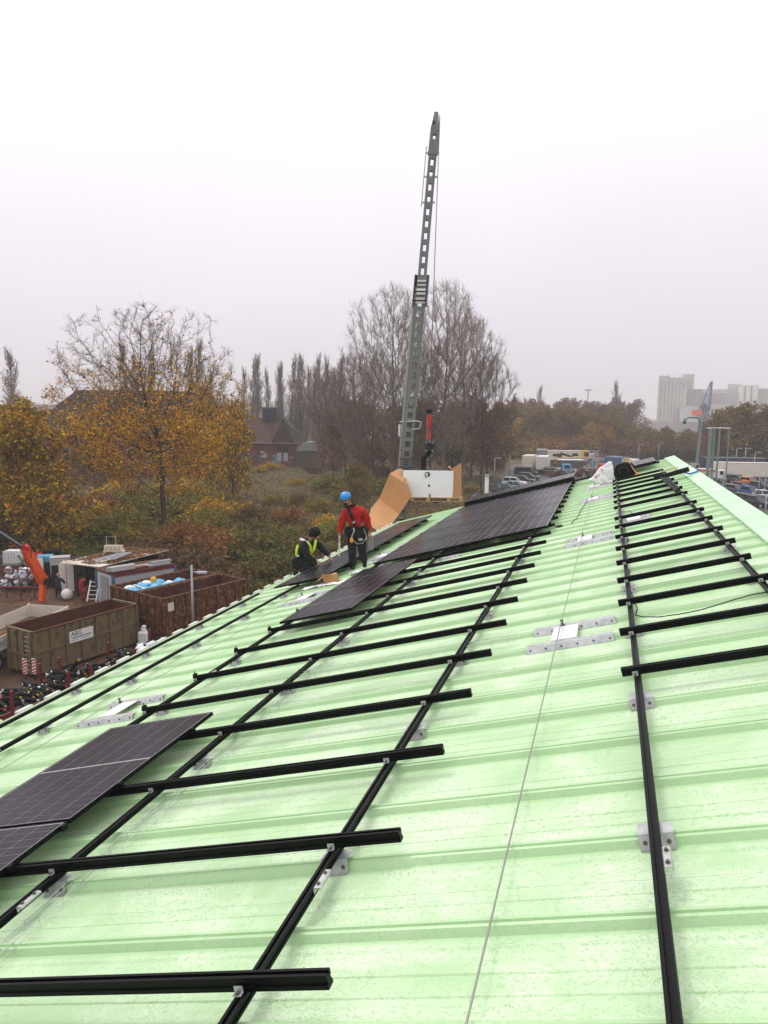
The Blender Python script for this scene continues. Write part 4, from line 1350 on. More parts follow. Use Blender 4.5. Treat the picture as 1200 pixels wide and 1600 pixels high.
for i in range(9):
    MB().box((-3.2 + .8 * i, -.06, 2.0), (.10, .12, 4.0)).build('plank', M['mosswood'], SHD)

# ---- long old brick building with tiled roof behind the big tree
LB = thing('long_building', 'long old brick building with a broad brown tiled roof behind the big round tree', 'building', ground_xy(205, 146), (0, 0, YAW + .12))
MB().box((0, 7, 4.3), (38, 14, 8.6)).build('wall', M['brick'], LB)
MB().add([(-20, -.8, 8.5), (20, -.8, 8.5), (20, 15, 8.5), (-20, 15, 8.5), (-11.5, 7, 17.2), (11.5, 7, 17.2)], [(0, 1, 5, 4), (1, 2, 5), (2, 3, 4, 5), (3, 0, 4), (3, 2, 1, 0)]).build('roof', M['tile'], LB)
for i in range(12):                               # tile courses standing proud
    f = (i + .5) / 12
    MB().beam((-20 + 8.5 * f + .1, -.8 + 7.8 * f - .04, 8.5 + 8.7 * f + .04), (20 - 8.5 * f - .1, -.8 + 7.8 * f - .04, 8.5 + 8.7 * f + .04), .22, .05, (0, -.7, .7)).build('tile_course', M['tile'], LB)
MB().box((0, -.85, 8.45), (40.4, .2, .25)).build('gutter', M['darktile'], LB)
for i in range(9):
    w = MB().box((-16 + 4 * i, -.03, 4.6), (1.5, .14, 2.6)).build('window', M['concrete2'], LB)
    MB().box((-16 + 4 * i, -.11, 4.6), (1.2, .06, 2.3)).build('pane', M['glass'], w)
AX = thing('side_wing', 'low dark roofed wing left of the long tiled roof', 'building', ground_xy(22, 150), (0, 0, YAW + .1))
MB().box((0, 5, 3.6), (15, 10, 7.2)).build('wall', M['brick'], AX)
MB().extrude([(-8, 7.1), (8, 7.1), (7.2, 9.0), (3.8, 10.6), (-8, 10.6)], 'y', -.5, 10.5).build('roof', M['darktile'], AX)
MB().box((6.6, 2, 10.6), (1.0, 1.0, 1.5)).build('chimney', M['darktile'], AX)
FW = thing('far_hall', 'long pale flat hall in the haze at the left edge behind the slender poplar', 'building', ground_xy(45, 400), (0, 0, YAW))
MB().box((10, 10, 6.5), (62, 20, 13)).build('wall', M['concrete'], FW)
MB().box((10, -.1, 14.2), (62, 20, 2.2)).build('roof', M['lightgrey'], FW)

# ---- silo works
SW = thing('silo_works', 'pale concrete silo works fading into the mist on the right horizon', 'building', ground_xy(1100, 540), (0, 0, -.12))


def px_box(name, x0, x1, ytop, D, m, parent, ybot=668, depth=18):
    """a block of the works, given as photo columns at depth D, stood on the ground in the parent's frame"""
    a, b = at(x0, ytop, D), at(x1, ytop, D)
    w = np.linalg.norm((b - a)[:2]); c = (a + b) / 2
    inv = parent.matrix_basis.inverted()
    q = inv @ Vector((c[0], c[1], 0))
    return MB().box((q.x, q.y + depth / 2, c[2] / 2), (w, depth, c[2])).build(name, m, parent), q, w, c[2]


bpy.context.view_layer.update()
o, q, w, h = px_box('main_silo', 1031, 1073, 590, 540, M['concrete'], SW)
for i in range(8):
    MB().box((q.x - w / 2 + w * (i + .5) / 8, q.y - .25, h / 2 - 1), (w / 8 - .5, .6, h - 2)).build('silo_bay', M['concrete'], SW)
for i in range(5):
    MB().box((q.x - w / 2 + w * (i + .6) / 5, q.y + 4, h + 1.2), (.5, .5, 2.6)).build('roof_vent', M['concrete2'], SW)
px_box('lift_tower', 1067, 1084, 584.5, 546, M['concrete'], SW)
px_box('lift_tower', 1031, 1045, 587, 556, M['concrete2'], SW)
px_box('mill_block', 1074, 1096, 608, 544, M['concrete2'], SW)
px_box('mill_block', 1064, 1090, 634, 520, M['concrete'], SW)
px_box('mill_hall', 1090, 1155, 614, 548, M['concrete2'], SW)
px_box('mill_hall', 1096, 1160, 608, 556, M['concrete'], SW)
px_box('mill_hall', 1110, 1170, 632, 525, M['concrete'], SW)
px_box('head_house', 1139, 1158, 600, 552, M['concrete'], SW)
o, q, w, h = px_box('round_silos', 1156, 1184, 602, 540, M['concrete'], SW)
for i in range(3):
    MB().tube((q.x - w / 3 + w / 3 * i, q.y, 0), (q.x - w / 3 + w / 3 * i, q.y, h - .5), w / 6.2, n=14).build('silo_tube', M['concrete'], SW, smooth=True)
px_box('round_silos', 1183, 1230, 607, 545, M['concrete'], SW)
px_box('low_hall', 1010, 1100, 659, 515, M['concrete2'], SW, depth=10)
for i in range(14):
    a = at(1092 + i * 5.2, 645, 524); iv = SW.matrix_basis.inverted() @ Vector(a)
    MB().box((iv.x, iv.y - .1, iv.z), (1.2, .3, 5)).build('window', M['glass'] if i % 3 else M['concrete2'], SW)
# ---- blue slewing crane
HC = thing('harbour_crane', 'hazy blue harbour crane with an orange cabin in front of the silos', 'crane', ground_xy(1096, 495), (0, 0, YAW))
inv = HC.matrix_basis.inverted()
bpy.context.view_layer.update()
hp = lambda px, py, D=495: HC.matrix_basis.inverted() @ Vector(at(px, py, D))
bl = M['blue']
MB().beam(hp(1108, 640), hp(1112, 596), 1.5, 1.5, (0, 1, 0), 1.1).build('boom', bl, HC)
MB().beam(hp(1097, 632), hp(1110, 598), .6, .6).build('stay', bl, HC)
MB().beam(hp(1097, 632), hp(1104, 644), 4.5, 4).build('counterweight', M['navy'], HC)
b0 = hp(1098, 648)
MB().box((b0.x, b0.y, b0.z), (7, 5, 3.2)).build('machine_house', bl, HC)
b1 = hp(1088, 645)
MB().box((b1.x, b1.y - 1, b1.z), (5.6, 4, 3.6)).build('cabin', M['orange'], HC)
for s in (-2.5, 2.5):
    MB().beam((b0.x + s, b0.y, 0), (b0.x + s * .6, b0.y, b0.z - 1), 1.2, 1.2).build('leg', bl, HC)
t = thing('far_mast', 'thin pale mast with a small platform in the haze above the wood', 'mast', ground_xy(912, 480))
mh = at(912, 610, 480)[2]
MB().tube((0, 0, 0), (0, 0, mh), .45, .35, 8).build('mast_pole', M['lightgrey'], t)
MB().box((0, 0, mh), (4.2, 4.2, .8)).build('platform', M['lightgrey'], t)

# ---- haze: one closed box of thin even mist around everything on the ground
hz = MB().box((0, 900, 24.0), (2980, 2580, 50.2)).build('haze', None)
hz['kind'] = 'stuff'
hm = bpy.data.materials.new('mist'); hm.use_nodes = True
hn, hl = hm.node_tree.nodes, hm.node_tree.links
hn.clear()
ho = hn.new('ShaderNodeOutputMaterial'); hv = hn.new('ShaderNodeVolumePrincipled')
hv.inputs['Color'].default_value = (.97, .96, .98, 1)
hv.inputs['Density'].default_value = 0.00058
hv.inputs['Anisotropy'].default_value = 0.0
hl.new(hv.outputs['Volume'], ho.inputs['Volume'])
hz.data.materials.append(hm)
# ================================================================ THE SCRAP YARD ON THE LEFT
def vec2(p):
    return np.array([p[0], p[1]])


def skip(label, c, L, W, H, rz, mo, mi, nb, name='skip_container', mid=True):
    """open-topped steel roll-off container; local y along its length"""
    t = thing(name, label, 'container', (c[0], c[1], 0), (0, 0, rz))
    th = .06; z0 = .22
    for s in (-1, 1):
        w = MB().box((s * (W / 2 - th / 2), 0, z0 + (H - z0) / 2), (th, L, H - z0)).build('side_panel', mo, t)
        MB().box((s * (W / 2 - th - .004), 0, z0 + (H - z0) / 2), (.006, L - .14, H - z0 - .05)).build('inner_lining', mi, w)
        for i in range(nb + 1):
            MB().box((s * (W / 2 + .05), -L / 2 + .08 + (L - .16) * i / nb, z0 + (H - z0) / 2), (.10, .12, H - z0 - .02)).build('rib', mo, w)
        if mid:
            MB().box((s * (W / 2 + .040), 0, z0 + (H - z0) * .52), (.08, L - .05, .12)).build('rail', mo, w)
        MB().box((s * (W / 2 - .01), 0, H + .03), (.13, L + .04, .09)).build('top_rim', mi if mo is M['olive'] else mo, w, bevel=.01)
        MB().box((s * (W / 2 + .0), 0, z0 + .03), (.14, L, .14)).build('bottom_rail', mo, w)
    for s in (-1, 1):
        w = MB().box((0, s * (L / 2 - th / 2), z0 + (H - z0) / 2), (W - 2 * th, th, H - z0)).build('end_panel', mo, t)
        MB().box((0, s * (L / 2 - th - .004), z0 + (H - z0) / 2), (W - .14, .006, H - z0 - .05)).build('inner_lining', mi, w)
        for x in (-W * .42, -W * .12, W * .16, W * .43):
            MB().box((x, s * (L / 2 + .05), z0 + (H - z0) / 2), (.13, .10, H - z0)).build('post', mo, w)
        MB().box((0, s * (L / 2 - .01), H + .031), (W - .15, .11, .085)).build('top_rim', mo, w)
        MB().box((0, s * (L / 2 + .11), z0 + (H - z0) * .45), (W * .8, .05, .09)).build('lock_bar', mo, w)
    MB().box((0, 0, z0 + .04), (W - .12, L - .12, .08)).build('floor', mi, t)
    for s in (-1, 1):
        MB().box((s * W * .3, 0, .12), (.16, L, .2)).build('skid', M['dark'], t)
    for y in (-L / 2 + .25, L / 2 - .25):
        for s in (-1, 1):
            MB().tube((s * W * .3 - .1, y, .13), (s * W * .3 + .1, y, .13), .13, n=12).build('roller', M['dark'], t)
    return t


cz = -math.atan2(1.6, 6.4)
sk1 = skip('olive brown open skip container with rust-red inside in the scrap yard, nearest to the roof', (-27.25, 32.45), 6.55, 2.15, 2.36, cz, M['olive'], M['rustin'], 7)
for i in range(8):                                  # rungs on the near end
    MB().tube((.50, -3.36, .45 + .24 * i), (.92, -3.36, .45 + .24 * i), .022, n=5).build('rung', M['lamp'], sk1)
sg = MB().box((1.185, -.55, 1.62), (.012, 1.45, .62)).build('sign_plate', M['white'], sk1)
MB().box((1.1925, -.55, 1.56), (.004, 1.2, .05)).build('blue_line', M['navy'], sg)


def text(body, size, m, parent, loc, rot, name='lettering', depth=.004):
    cu = bpy.data.curves.new(name, 'FONT')
    cu.body = body; cu.size = size; cu.extrude = depth; cu.align_x = 'CENTER'; cu.align_y = 'CENTER'
    tmp = bpy.data.objects.new(name, cu); COL.objects.link(tmp)
    bpy.context.view_layer.update()
    me = bpy.data.meshes.new_from_object(tmp.evaluated_get(bpy.context.evaluated_depsgraph_get()))
    bpy.data.objects.remove(tmp)
    me.materials.clear(); me.materials.append(m)
    return mesh_obj(name, me, parent, loc, rot)


text('ABG', .34, M['navy'], sg, (1.195, -.85, 1.76), (R_(90), 0, R_(90)))
for i, yq in enumerate((-.95, -.35)):
    MB().box((1.194, yq, 1.43 - .0 * i), (.004, .5, .035)).build('small_print', M['grey'], sg)
cz2 = -math.atan2(2.0, 6.0)
sk2 = skip('rust-eaten open skip container behind the lamp post, closest to the eave', (-24.05, 39.15), 6.45, 2.4, 2.7, cz2, M['rust'], M['rustin'], 8)
MB().box((1.29, -2.75, 2.2), (.012, .42, .5)).build('worn_label', M['cream'], sk2)
sk3 = skip('rusty open skip container filled with blue bags behind the other rusty one', (-26.55, 39.95), 6.3, 2.45, 2.72, cz2, M['rust'], M['rustin'], 8)
rg = random.Random(6)
bagp = [(.2, -2.6), (-.5, -2.3), (.5, -1.9), (-.2, -1.6), (.6, -1.2), (-.6, -1.0), (.1, -.8), (.6, -.3), (-.4, -.2), (.2, .2), (.7, .6)]
cN = Matrix.Rotation(cz2, 3, 'Z')
for i, (x, y) in enumerate(bagp):
    q = cN @ Vector((x, y, 0))
    kind = 'blue' if i % 4 != 1 else 'white'
    mb = MB(); r = rg.uniform(.34, .46)
    mb.ball((0, 0, 0), r, 12, 8, (rg.uniform(1, 1.3), 1, .75))
    mb.v = [tuple(c * (1 + .16 * math.sin(9 * v[0] + 7 * v[1] + i) * math.cos(8 * v[2])) for c in v) for v in mb.v]
    o = mb.build('rubbish_bag', M['bluebag'] if kind == 'blue' else M['sack'], None, (-26.55 + q.x, 39.95 + q.y, 2.45 + rg.uniform(-.1, .1)), (0, 0, i), smooth=True)
    tag(o, '%s plastic bag on the heap in the rusty skip container' % kind, 'rubbish bag', '%s bags in the rusty skip' % kind)
for i, (x, y) in enumerate(((.25, -2.1), (-.1, -1.25), (.4, -.75))):
    q = cN @ Vector((x, y, 0))
    t = thing('scrap_board', 'pale board sticking out of the blue bags in the rusty skip, %s' % ('front', 'middle', 'rear')[i], 'board', (-26.55 + q.x, 39.95 + q.y, 2.72), (.2, .2, i))
    MB().box((0, 0, 0), (.9, .12, .05)).build('board', M['scrapwhite'], t)
q = cN @ Vector((0, -.9, 0))
o = MB().ball((0, 0, 0), .20, 14, 10).build('yellow_ball', M['yellow'], None, (-26.55 + q.x, 39.95 + q.y, 2.92), smooth=True)
tag(o, 'yellow round ball on top of the blue bags in the skip', 'ball')

# ---- white drop-side lorry body
fb = thing('dropside_truck', 'white planked drop-side truck body left of the olive container', 'truck', (-30.9, 31.4, 0), (0, 0, .14))
bl_, bw = 7.6, 2.5
fl = MB().box((0, 0, 1.05), (bw, bl_, .16)).build('bed', M['mosswood'], fb)
for s in (-1, 1):
    sp = MB().box((s * bw / 2, 0, 1.13), (.05, bl_, .02)).build('drop_side', M['white'], fb)
    for i in range(3):
        MB().box((s * bw / 2, 0, 1.27 + .235 * i), (.05, bl_ - .02, .225)).build('plank', M['whitewood'] if s < 0 else M['white'], sp, bevel=.006)
    for y in (-bl_ / 2 + .05, 0, bl_ / 2 - .05):
        MB().box((s * (bw / 2 + .005), y, 1.5), (.085, .1, .82)).build('stake', M['white'], sp)
for s in (-1, 1):
    sp = MB().box((0, s * bl_ / 2, 1.13), (bw, .05, .02)).build('end_board', M['white'], fb)
    for i in range(3):
        MB().box((0, s * bl_ / 2, 1.27 + .235 * i), (bw - .1, .05, .225)).build('plank', M['whitewood'], sp, bevel=.006)
MB().box((0, 0, .8), (.9, bl_, .3)).build('chassis', M['dark'], fb)
for y in (-2.4, 2.4):
    for s in (-1, 1):
        w = MB().tube((s * 1.15, y, .48), (s * .85, y, .48), .48, n=20).build('wheel', M['tyre'], fb)
        MB().tube((s * 1.16, y, .48), (s * 1.1, y, .48), .26, n=14).build('rim', M['grey'], w)
text('ec', .5, M['lightblue'], fb, (1.285, -2.2, 1.52), (R_(90), 0, R_(90)))
for i in range(10):
    rg2 = random.Random(i)
    MB().box((rg2.uniform(-1, 1), rg2.uniform(-3, 3), 1.2), (.5, .5, .12), rg2.uniform(0, 3), .6).build('debris', M['leaflitter'], fb)

# ---- orange loader crane
A_ = at(66, 946, 52); Kn = at(67, 908, 52); E_ = at(40, 858, 50.5); T_ = at(-14, 822, 49)
lc = thing('loader_crane', 'orange folding loader crane reaching up to the left over the scrap yard', 'crane', (A_[0], A_[1], 0))
lv = lambda p: Vector(p) - Vector((A_[0], A_[1], 0))
MB().beam((0, 0, .0), lv(Kn) + Vector((0, 0, .1)), .34, .34, (1, 0, 0)).build('column', M['orange'], lc, bevel=.02)
MB().beam(lv(Kn), lv(E_), .52, .62, (0, 0, 1), .42, .55).build('main_arm', M['orange'], lc, bevel=.03)
MB().tube(lv(Kn) + Vector((-.35, 0, 0)), lv(Kn) + Vector((.35, 0, 0)), .24, n=14).build('knee_joint', M['dark'], lc)
MB().tube(lv(E_) + Vector((-.35, 0, .1)), lv(E_) + Vector((.35, 0, .1)), .2, n=12).build('elbow_joint', M['red'], lc)
E2 = at(18, 843, 50)
MB().beam(lv(E_), lv(E2), .34, .40).build('outer_arm', M['red'], lc)
for i, off in enumerate((.0, .18, .34)):
    MB().beam(lv(at(34, 853, 50.2)) + Vector((0, 0, off - .15)), lv(T_) + Vector((0, 0, off - .15)), .16, .13).build('telescope', (M['dark'], M['grey'], M['dark'])[i], lc)
MB().tube(lv(at(52, 884, 51)) + Vector((-.4, -.2, 0)), lv(at(38, 866, 50)) + Vector((-.4, -.2, 0)), .08, n=8).build('hydraulic_ram', M['alu'], lc)
MB().path([lv(at(34, 850, 50)), lv(at(44, 846, 50)), lv(at(50, 856, 50)), lv(at(48, 872, 50.5))], .03, 5).build('hose', M['blackpl'], lc)

# ---- sheds
bs = thing('steel_shed', 'blue framed site container with white corrugated wall under the leaf-covered roof', 'shed', (-31.0, 43.2, 0), (0, 0, -R_(27)))
MB().box((0, 0, 1.28), (2.4, 4.6, 2.4)).build('wall', M['lightgrey'], bs)
for i in range(23):
    MB().box((1.215, -2.1 + i * .19, 1.3), (.05, .10, 2.0)).build('corrugation', M['lightgrey'], bs)
for y in (-2.3, 2.3):
    MB().box((1.2, y, 1.28), (.16, .16, 2.56)).build('corner_post', M['blue'], bs)
    MB().box((-1.2, y, 1.28), (.16, .16, 2.56)).build('corner_post', M['blue'], bs)
MB().box((1.21, 0, 2.5), (.14, 4.44, .16)).build('top_beam', M['maroon'], bs)
MB().box((0, -2.33, 1.25), (1.0, .06, 2.1)).build('door', M['grey'], bs)
MB().box((0, 0, 2.63), (2.5, 4.7, .06)).build('roof', M['rustin'], bs)
wood_i = 0
for (x, y, L_, z, m_) in ((.9, -1.5, 1.9, 2.82, 'concrete2'), (.8, -.6, 3.4, 2.74, 'maroon'), (.85, 1.2, 1.9, 2.76, 'alu'), (.5, .9, 2.6, 2.74, 'zinc'), (.65, 1.5, 1.7, 2.88, 'grey')):
    v = Matrix.Rotation(-R_(27), 3, 'Z') @ Vector((x, y, 0))
    t = thing('beam_stack', ['pale timber box', 'dark red beam', 'aluminium profile pack', 'galvanised profile pack', 'grey beam'][wood_i] + ' lying on top of the blue framed site container', 'beams', (-31.0 + v.x, 43.2 + v.y, z - .06), (0, 0, -R_(27)))
    h = .30 if m_ == 'concrete2' else .12
    for i in range(3):
        MB().box((-.16 + .16 * i, 0, h / 2), (.13, L_ * (1 - .06 * i), h)).build('beam', M[m_], t)
    wood_i += 1
rs = thing('lean_to_roof', 'open lean-to with a pale corrugated roof covered in brown leaves beside the white container', 'shed', (-34.5, 45.9, 0), (0, 0, -R_(15)))
MB().box((0, 0, 2.62), (4.5, 6.2, .06)).build('roof_sheet', M['cream'], rs, None, (R_(2), R_(-3), 0))
for i in range(22):
    MB().box((-2.15 + i * .205, -3.06, 2.52), (.10, .10, .07)).build('sheet_wave', M['cream'], rs)
for x, y in ((-1.0, -2.8), (2.0, -2.8), (-2.1, 2.8), (2.0, 2.8)):
    MB().box((x, y, 1.26), (.12, .12, 2.5)).build('post', M['dark'], rs)
MB().box((-.4, 2.6, 1.25), (3.6, .08, 2.4)).build('back_wall', M['dark'], rs)  # near-black colour paints in the shade inside the open lean-to
MB().box((-1.0, .2, 1.25), (.06, 4.6, 2.4)).build('side_wall', M['dark'], rs)  # coloured near-black too, for the same inner shade
rgn = np.random.default_rng(4)
P = np.stack([rgn.uniform(-2.1, 2.2, 5200), rgn.uniform(-2.9, 3.0, 5200), np.full(5200, 0.0)], 1)
keep = (np.sin(P[:, 0] * 2.1 + 1) * np.sin(P[:, 1] * 1.4) + rgn.normal(size=len(P)) * .3 + .0 * P[:, 0] + .25 * P[:, 1]) > -.55
P = P[keep]; P[:, 2] = 2.68 + P[:, 0] * math.tan(R_(3)) + P[:, 1] * math.tan(R_(2)) + rgn.uniform(0, .05, len(P))
me = leaves_mesh('fallen_leaves', P, .15, [(.22, .085, .02), (.15, .055, .018), (.30, .13, .03), (.10, .045, .02)], rgn, flat=1.5)
o = mesh_obj('fallen_leaves', me, rs); o['kind'] = 'stuff'


def ladder(label, foot, top, w, n, m, group=None):
    f, tp = Vector(foot), Vector(top)
    t = thing('ladder', label, 'ladder', f, (0, 0, 0), group)
    d = tp - f
    s = Vector((_cy, _sy, 0)) * w / 2
    for q in (-1, 1):
        MB().beam(s * q, d + s * q, .05, .09, (0, 1, 0)).build('stile', m, t)
    for i in range(n):
        c = d * ((i + .6) / n)
        MB().tube(c - s, c + s, .022, n=6).build('rung', m, t)
    return t


ladder('white wide ladder frame leaning at the lean-to, left of two', at(143, 940, 50), at(149, 907, 51), .62, 5, M['white'])
ladder('narrow pale ladder leaning at the site container, right of two', at(160, 938, 50), at(167, 899, 51), .38, 7, M['lightgrey'])
for i in range(2):
    a, b = at(150 + 22 * i, 884 - 7 * i, 52), at(192 + 8 * i, 868 - 4 * i, 54.5)
    a[2] = b[2] = 2.90 + .1 * i
    t = thing('ladder', ('grey ladder lying flat on the leaf-covered roof', 'second ladder lying on the leaf-covered roof behind the first')[i], 'ladder', a)
    d = Vector(b - a); sd_ = d.cross(Vector((0, 0, 1))).normalized() * .25
    for q in (-1, 1):
        MB().beam(sd_ * q, d + sd_ * q, .07, .10).build('stile', M['lightgrey'], t)
    for j in range(9):
        MB().tube(d * ((j + .5) / 9) - sd_, d * ((j + .5) / 9) + sd_, .03, n=6).build('rung', M['lightgrey'], t)
c = at(178, 862, 56); c[2] = 2.72
t = thing('chair_frame', 'cream bench frame with slats standing on the leaf-covered roof', 'frame', c, (0, 0, YAW))
for i in range(7):
    MB().box((-.6 + .2 * i, 0, .32), (.07, .5, .42)).build('slat', M['cream'], t)
MB().box((0, .1, .08), (1.5, .5, .1)).build('seat_rail', M['cream'], t)
MB().path([(-.62, .2, .1), (-.62, .2, 1.15), (.1, .2, 1.15), (.1, .2, .1)], .03, 5).build('hoop', M['lightgrey'], t)

# ---- odds and ends of the yard
def yard_at(px, py, h=0.0):
    p = on_level(px, py, h); return p


t = yard_at(105, 937)
o = MB().ball((0, 0, .40), .40, 20, 14).build('white_tank_ball', M['white'], None, (t[0], t[1], 0), smooth=True)
tag(o, 'white round float ball lying on the leaves in the scrap yard', 'ball')
ib = thing('liquid_tote', 'white plastic liquid tote in a wire cage at the left edge of the yard', 'tank', at(21, 875, 57) * np.array([1, 1, 0]) + np.array([0, 0, 1.5]), (0, 0, YAW))
MB().box((0, 0, .62), (1.1, 1.0, 1.0)).build('tank', M['plastic_white'], ib, bevel=.08)
MB().box((0, 0, .06), (1.2, 1.0, .12)).build('pallet', M['grey'], ib)
for i in range(6):
    MB().box((-.55 + .22 * i, -.53, .62), (.025, .025, 1.05)).build('cage_bar', M['zinc'], ib)
for i in range(5):
    MB().box((0, -.54, .2 + .23 * i), (1.16, .025, .025)).build('cage_bar', M['zinc'], ib)
MB().box((0, .1, -.75), (1.3, 1.1, 1.5)).build('stand', M['maroon'], ib)
for i, (px, py, D, w, h, m_, lab, cat) in enumerate((
        (81, 869, 58.5, 1.25, .8, 'blackpl', 'black plastic box standing on the white sheds in the yard', 'tank'), (71, 873, 57, 1.05, .42, 'lightblue', 'light blue plastic trough on the white sheds in the yard', 'trough'),
        (94, 876, 56, 1.35, .55, 'concrete2', 'grey lidded box between the blue trough and the leaf-covered roof', 'box'))):
    c = at(px, py, D)
    t = thing('yard_box', lab, cat, (c[0], c[1], c[2]), (0, 0, YAW + .35))
    MB().box((0, 0, -h * .0), (w, .9, h), 0, 1.04 if m_ == 'lightblue' else 1.0).build('box_body', M[m_], t, bevel=.04)
    MB().box((0, 0, h / 2 + .03), (w * 1.05, .95, .06)).build('lid', M[m_], t)
    if c[2] - h / 2 > .1:
        MB().box((0, 0, -(c[2] + h / 2) / 2), (w * .9, .8, c[2] - h / 2 - .006)).build('support', M['dark'], t)
for i, (px, D) in enumerate(((50, 55.5), (97, 53.6))):
    c = ground_xy(px, D)
    t = thing('white_locker', ('white panelled locker behind the orange crane column', 'white panelled locker beside the dark lean-to')[i], 'locker', c, (0, 0, YAW + .25))
    MB().box((0, .35, 1.1), (1.06, .7, 2.2)).build('carcass', M['dark'], t)
    for j in range(2):
        MB().box((-.265 + .53 * j, -.03, 1.12), (.49, .06, 2.1)).build('door', M['white'], t, bevel=.008)
c = ground_xy(78, 56)
t = thing('picket_gate', 'pale slatted gate leaning behind the orange arm', 'gate', c, (0, 0, YAW))
for i in range(9):
    MB().box((-1 + .25 * i, 0, 1.2), (.17, .05, 1.7)).build('slat', M['concrete2'], t)
MB().box((0, .06, 1.7), (2.3, .05, .1)).build('rail', M['dark'], t)
MB().box((0, .06, .6), (2.3, .05, .1)).build('rail', M['dark'], t)
# cages of foil scrap
for i, (px, D, w, hh) in enumerate(((10, 53.5, 2.4, 1.75), (30, 54.5, 1.7, 1.5))):
    c = ground_xy(px, D)
    t = thing('scrap_cage', ('wire cage heaped with crumpled silver foil at the left edge', 'red framed rack of silver scrap left of the white locker')[i], 'cage', c, (0, 0, YAW))
    for x in (-w / 2, w / 2):
        for y in (0, 1.1):
            MB().box((x, y, hh / 2), (.07, .07, hh)).build('post', M['maroon'], t)
    for k in range(3):
        MB().box((0, -.0, .25 + k * (hh - .3) / 2), (w, .06, .06)).build('rail', M['maroon'], t)
    r3 = random.Random(i)
    for k in range(34):
        mb = MB().ball((0, 0, 0), r3.uniform(.16, .30), 7, 5, (1.2, 1, .7))
        mb.v = [tuple(q * r3.uniform(.7, 1.2) for q in v) for v in mb.v]
        mb.build('foil_lump', M['silver'], t, (r3.uniform(-w / 2 + .2, w / 2 - .2), r3.uniform(.05, .9), r3.uniform(.2, hh)), (k, k * 2, k))
for i, (px, py, lab, m_) in enumerate(((135, 937, 'dark red oil barrel in front of the lean-to, right of the white ball', 'maroon'), (129, 925, 'bright red barrel inside the mouth of the lean-to', 'red'))):
    c = yard_at(px, py)
    t = thing('barrel', lab, 'barrel', (c[0], c[1], 0))
    MB().lathe([(.30, 0), (.31, .05), (.30, .3), (.315, .33), (.30, .36), (.30, .62), (.315, .65), (.30, .68), (.31, .92), (.29, .93), (.29, .90)], 18).build('drum', M[m_], t, smooth=True)
c = yard_at(22, 935)
t = thing('trestle', 'low dark steel trestle standing among the leaves behind the white truck body', 'trestle', (c[0], c[1], 0), (0, 0, YAW))
for x in (-1.5, -.5, .5, 1.5):
    MB().box((x, 0, .4), (.08, .08, .8)).build('leg', M['maroon'], t)
MB().box((0, 0, .82), (3.4, .1, .09)).build('rail', M['maroon'], t)
MB().box((0, .5, .6), (3.4, .1, .09)).build('rail', M['dark'], t)
c = yard_at(18, 914)
t = thing('pallet_cage', 'dark grey cage box standing left on the yard floor', 'box', (c[0], c[1], 0), (0, 0, YAW))
MB().box((0, 0, .42), (1.2, .9, .75)).build('box_body', M['navy'], t, bevel=.02)
for i in range(5):
    MB().box((-.5 + .25 * i, -.47, .42), (.05, .04, .7)).build('bar', M['grey'], t)
for i, (px, py, w) in enumerate(((3, 900, 1.3), (8, 868, 1.6), (112, 870, 1.5), (128, 866, 1.7), (58, 862, 1.0))):
    c = at(px, py, 60)
    m_ = ('navy', 'mosswood', 'maroon', 'navy', 'red')[i]
    t = thing('scrap_heap', ('dark tarpaulin heap at the left edge', 'weathered board stack at the left edge', 'dark red board stack behind the grey lidded box', 'blue-black sheet stack beside the leaf-covered roof', 'red scrap behind the light blue trough')[i] + ' of the yard' * (i < 2), 'heap', (c[0], c[1], 0), (0, 0, YAW + .3))
    r3 = random.Random(i)
    n_ = int(c[2] / .22)
    for k in range(max(2, n_)):
        MB().box((r3.uniform(-.1, .1), r3.uniform(-.1, .1), .11 + .22 * k), (w * r3.uniform(.85, 1.1), .9, .2), r3.uniform(-.15, .15)).build('board', M[m_], t)
# ---- canisters, markers, lamp post
for i, (px, py, sc) in enumerate(((226, 1011, 1.3), (247, 1000, 1.25))):
    c = yard_at(px, py)
    t = thing('canister', ('white plastic canister, left of two between the olive and the rusty skip', 'white canister with a red cap ring, right of two between the skips')[i], 'canister', (c[0], c[1], 0), (0, 0, .4 * i))
    MB().box((0, 0, .36 * sc), (.62, .46, .72 * sc)).build('can_body', M['plastic_white'], t, bevel=.10)
    MB().lathe([(.17, .68 * sc), (.15, .78 * sc), (.11, .84 * sc), (.11, .95 * sc), (.09, .98 * sc)], 14).build('neck', M['plastic_white'], t, smooth=True)
    MB().tube((0, 0, .90 * sc), (0, 0, .96 * sc), .125, n=14).build('cap', M['red'] if i else M['white'], t)
    MB().path([(-.18, 0, .70 * sc), (-.2, 0, .85 * sc), (-.05, 0, .9 * sc)], .03, 6).build('handle', M['plastic_white'], t)
c = yard_at(253, 998)
t = thing('yellow_bucket', 'small yellow bucket with white rim right of the canisters', 'bucket', (c[0], c[1], 0))
MB().lathe([(.14, 0), (.18, .38), (.19, .38), (.19, .41), (.17, .41)], 14).build('pail', M['yellow'], t)
MB().lathe([(.195, .38), (.205, .40), (.195, .43)], 14).build('rim', M['white'], t)


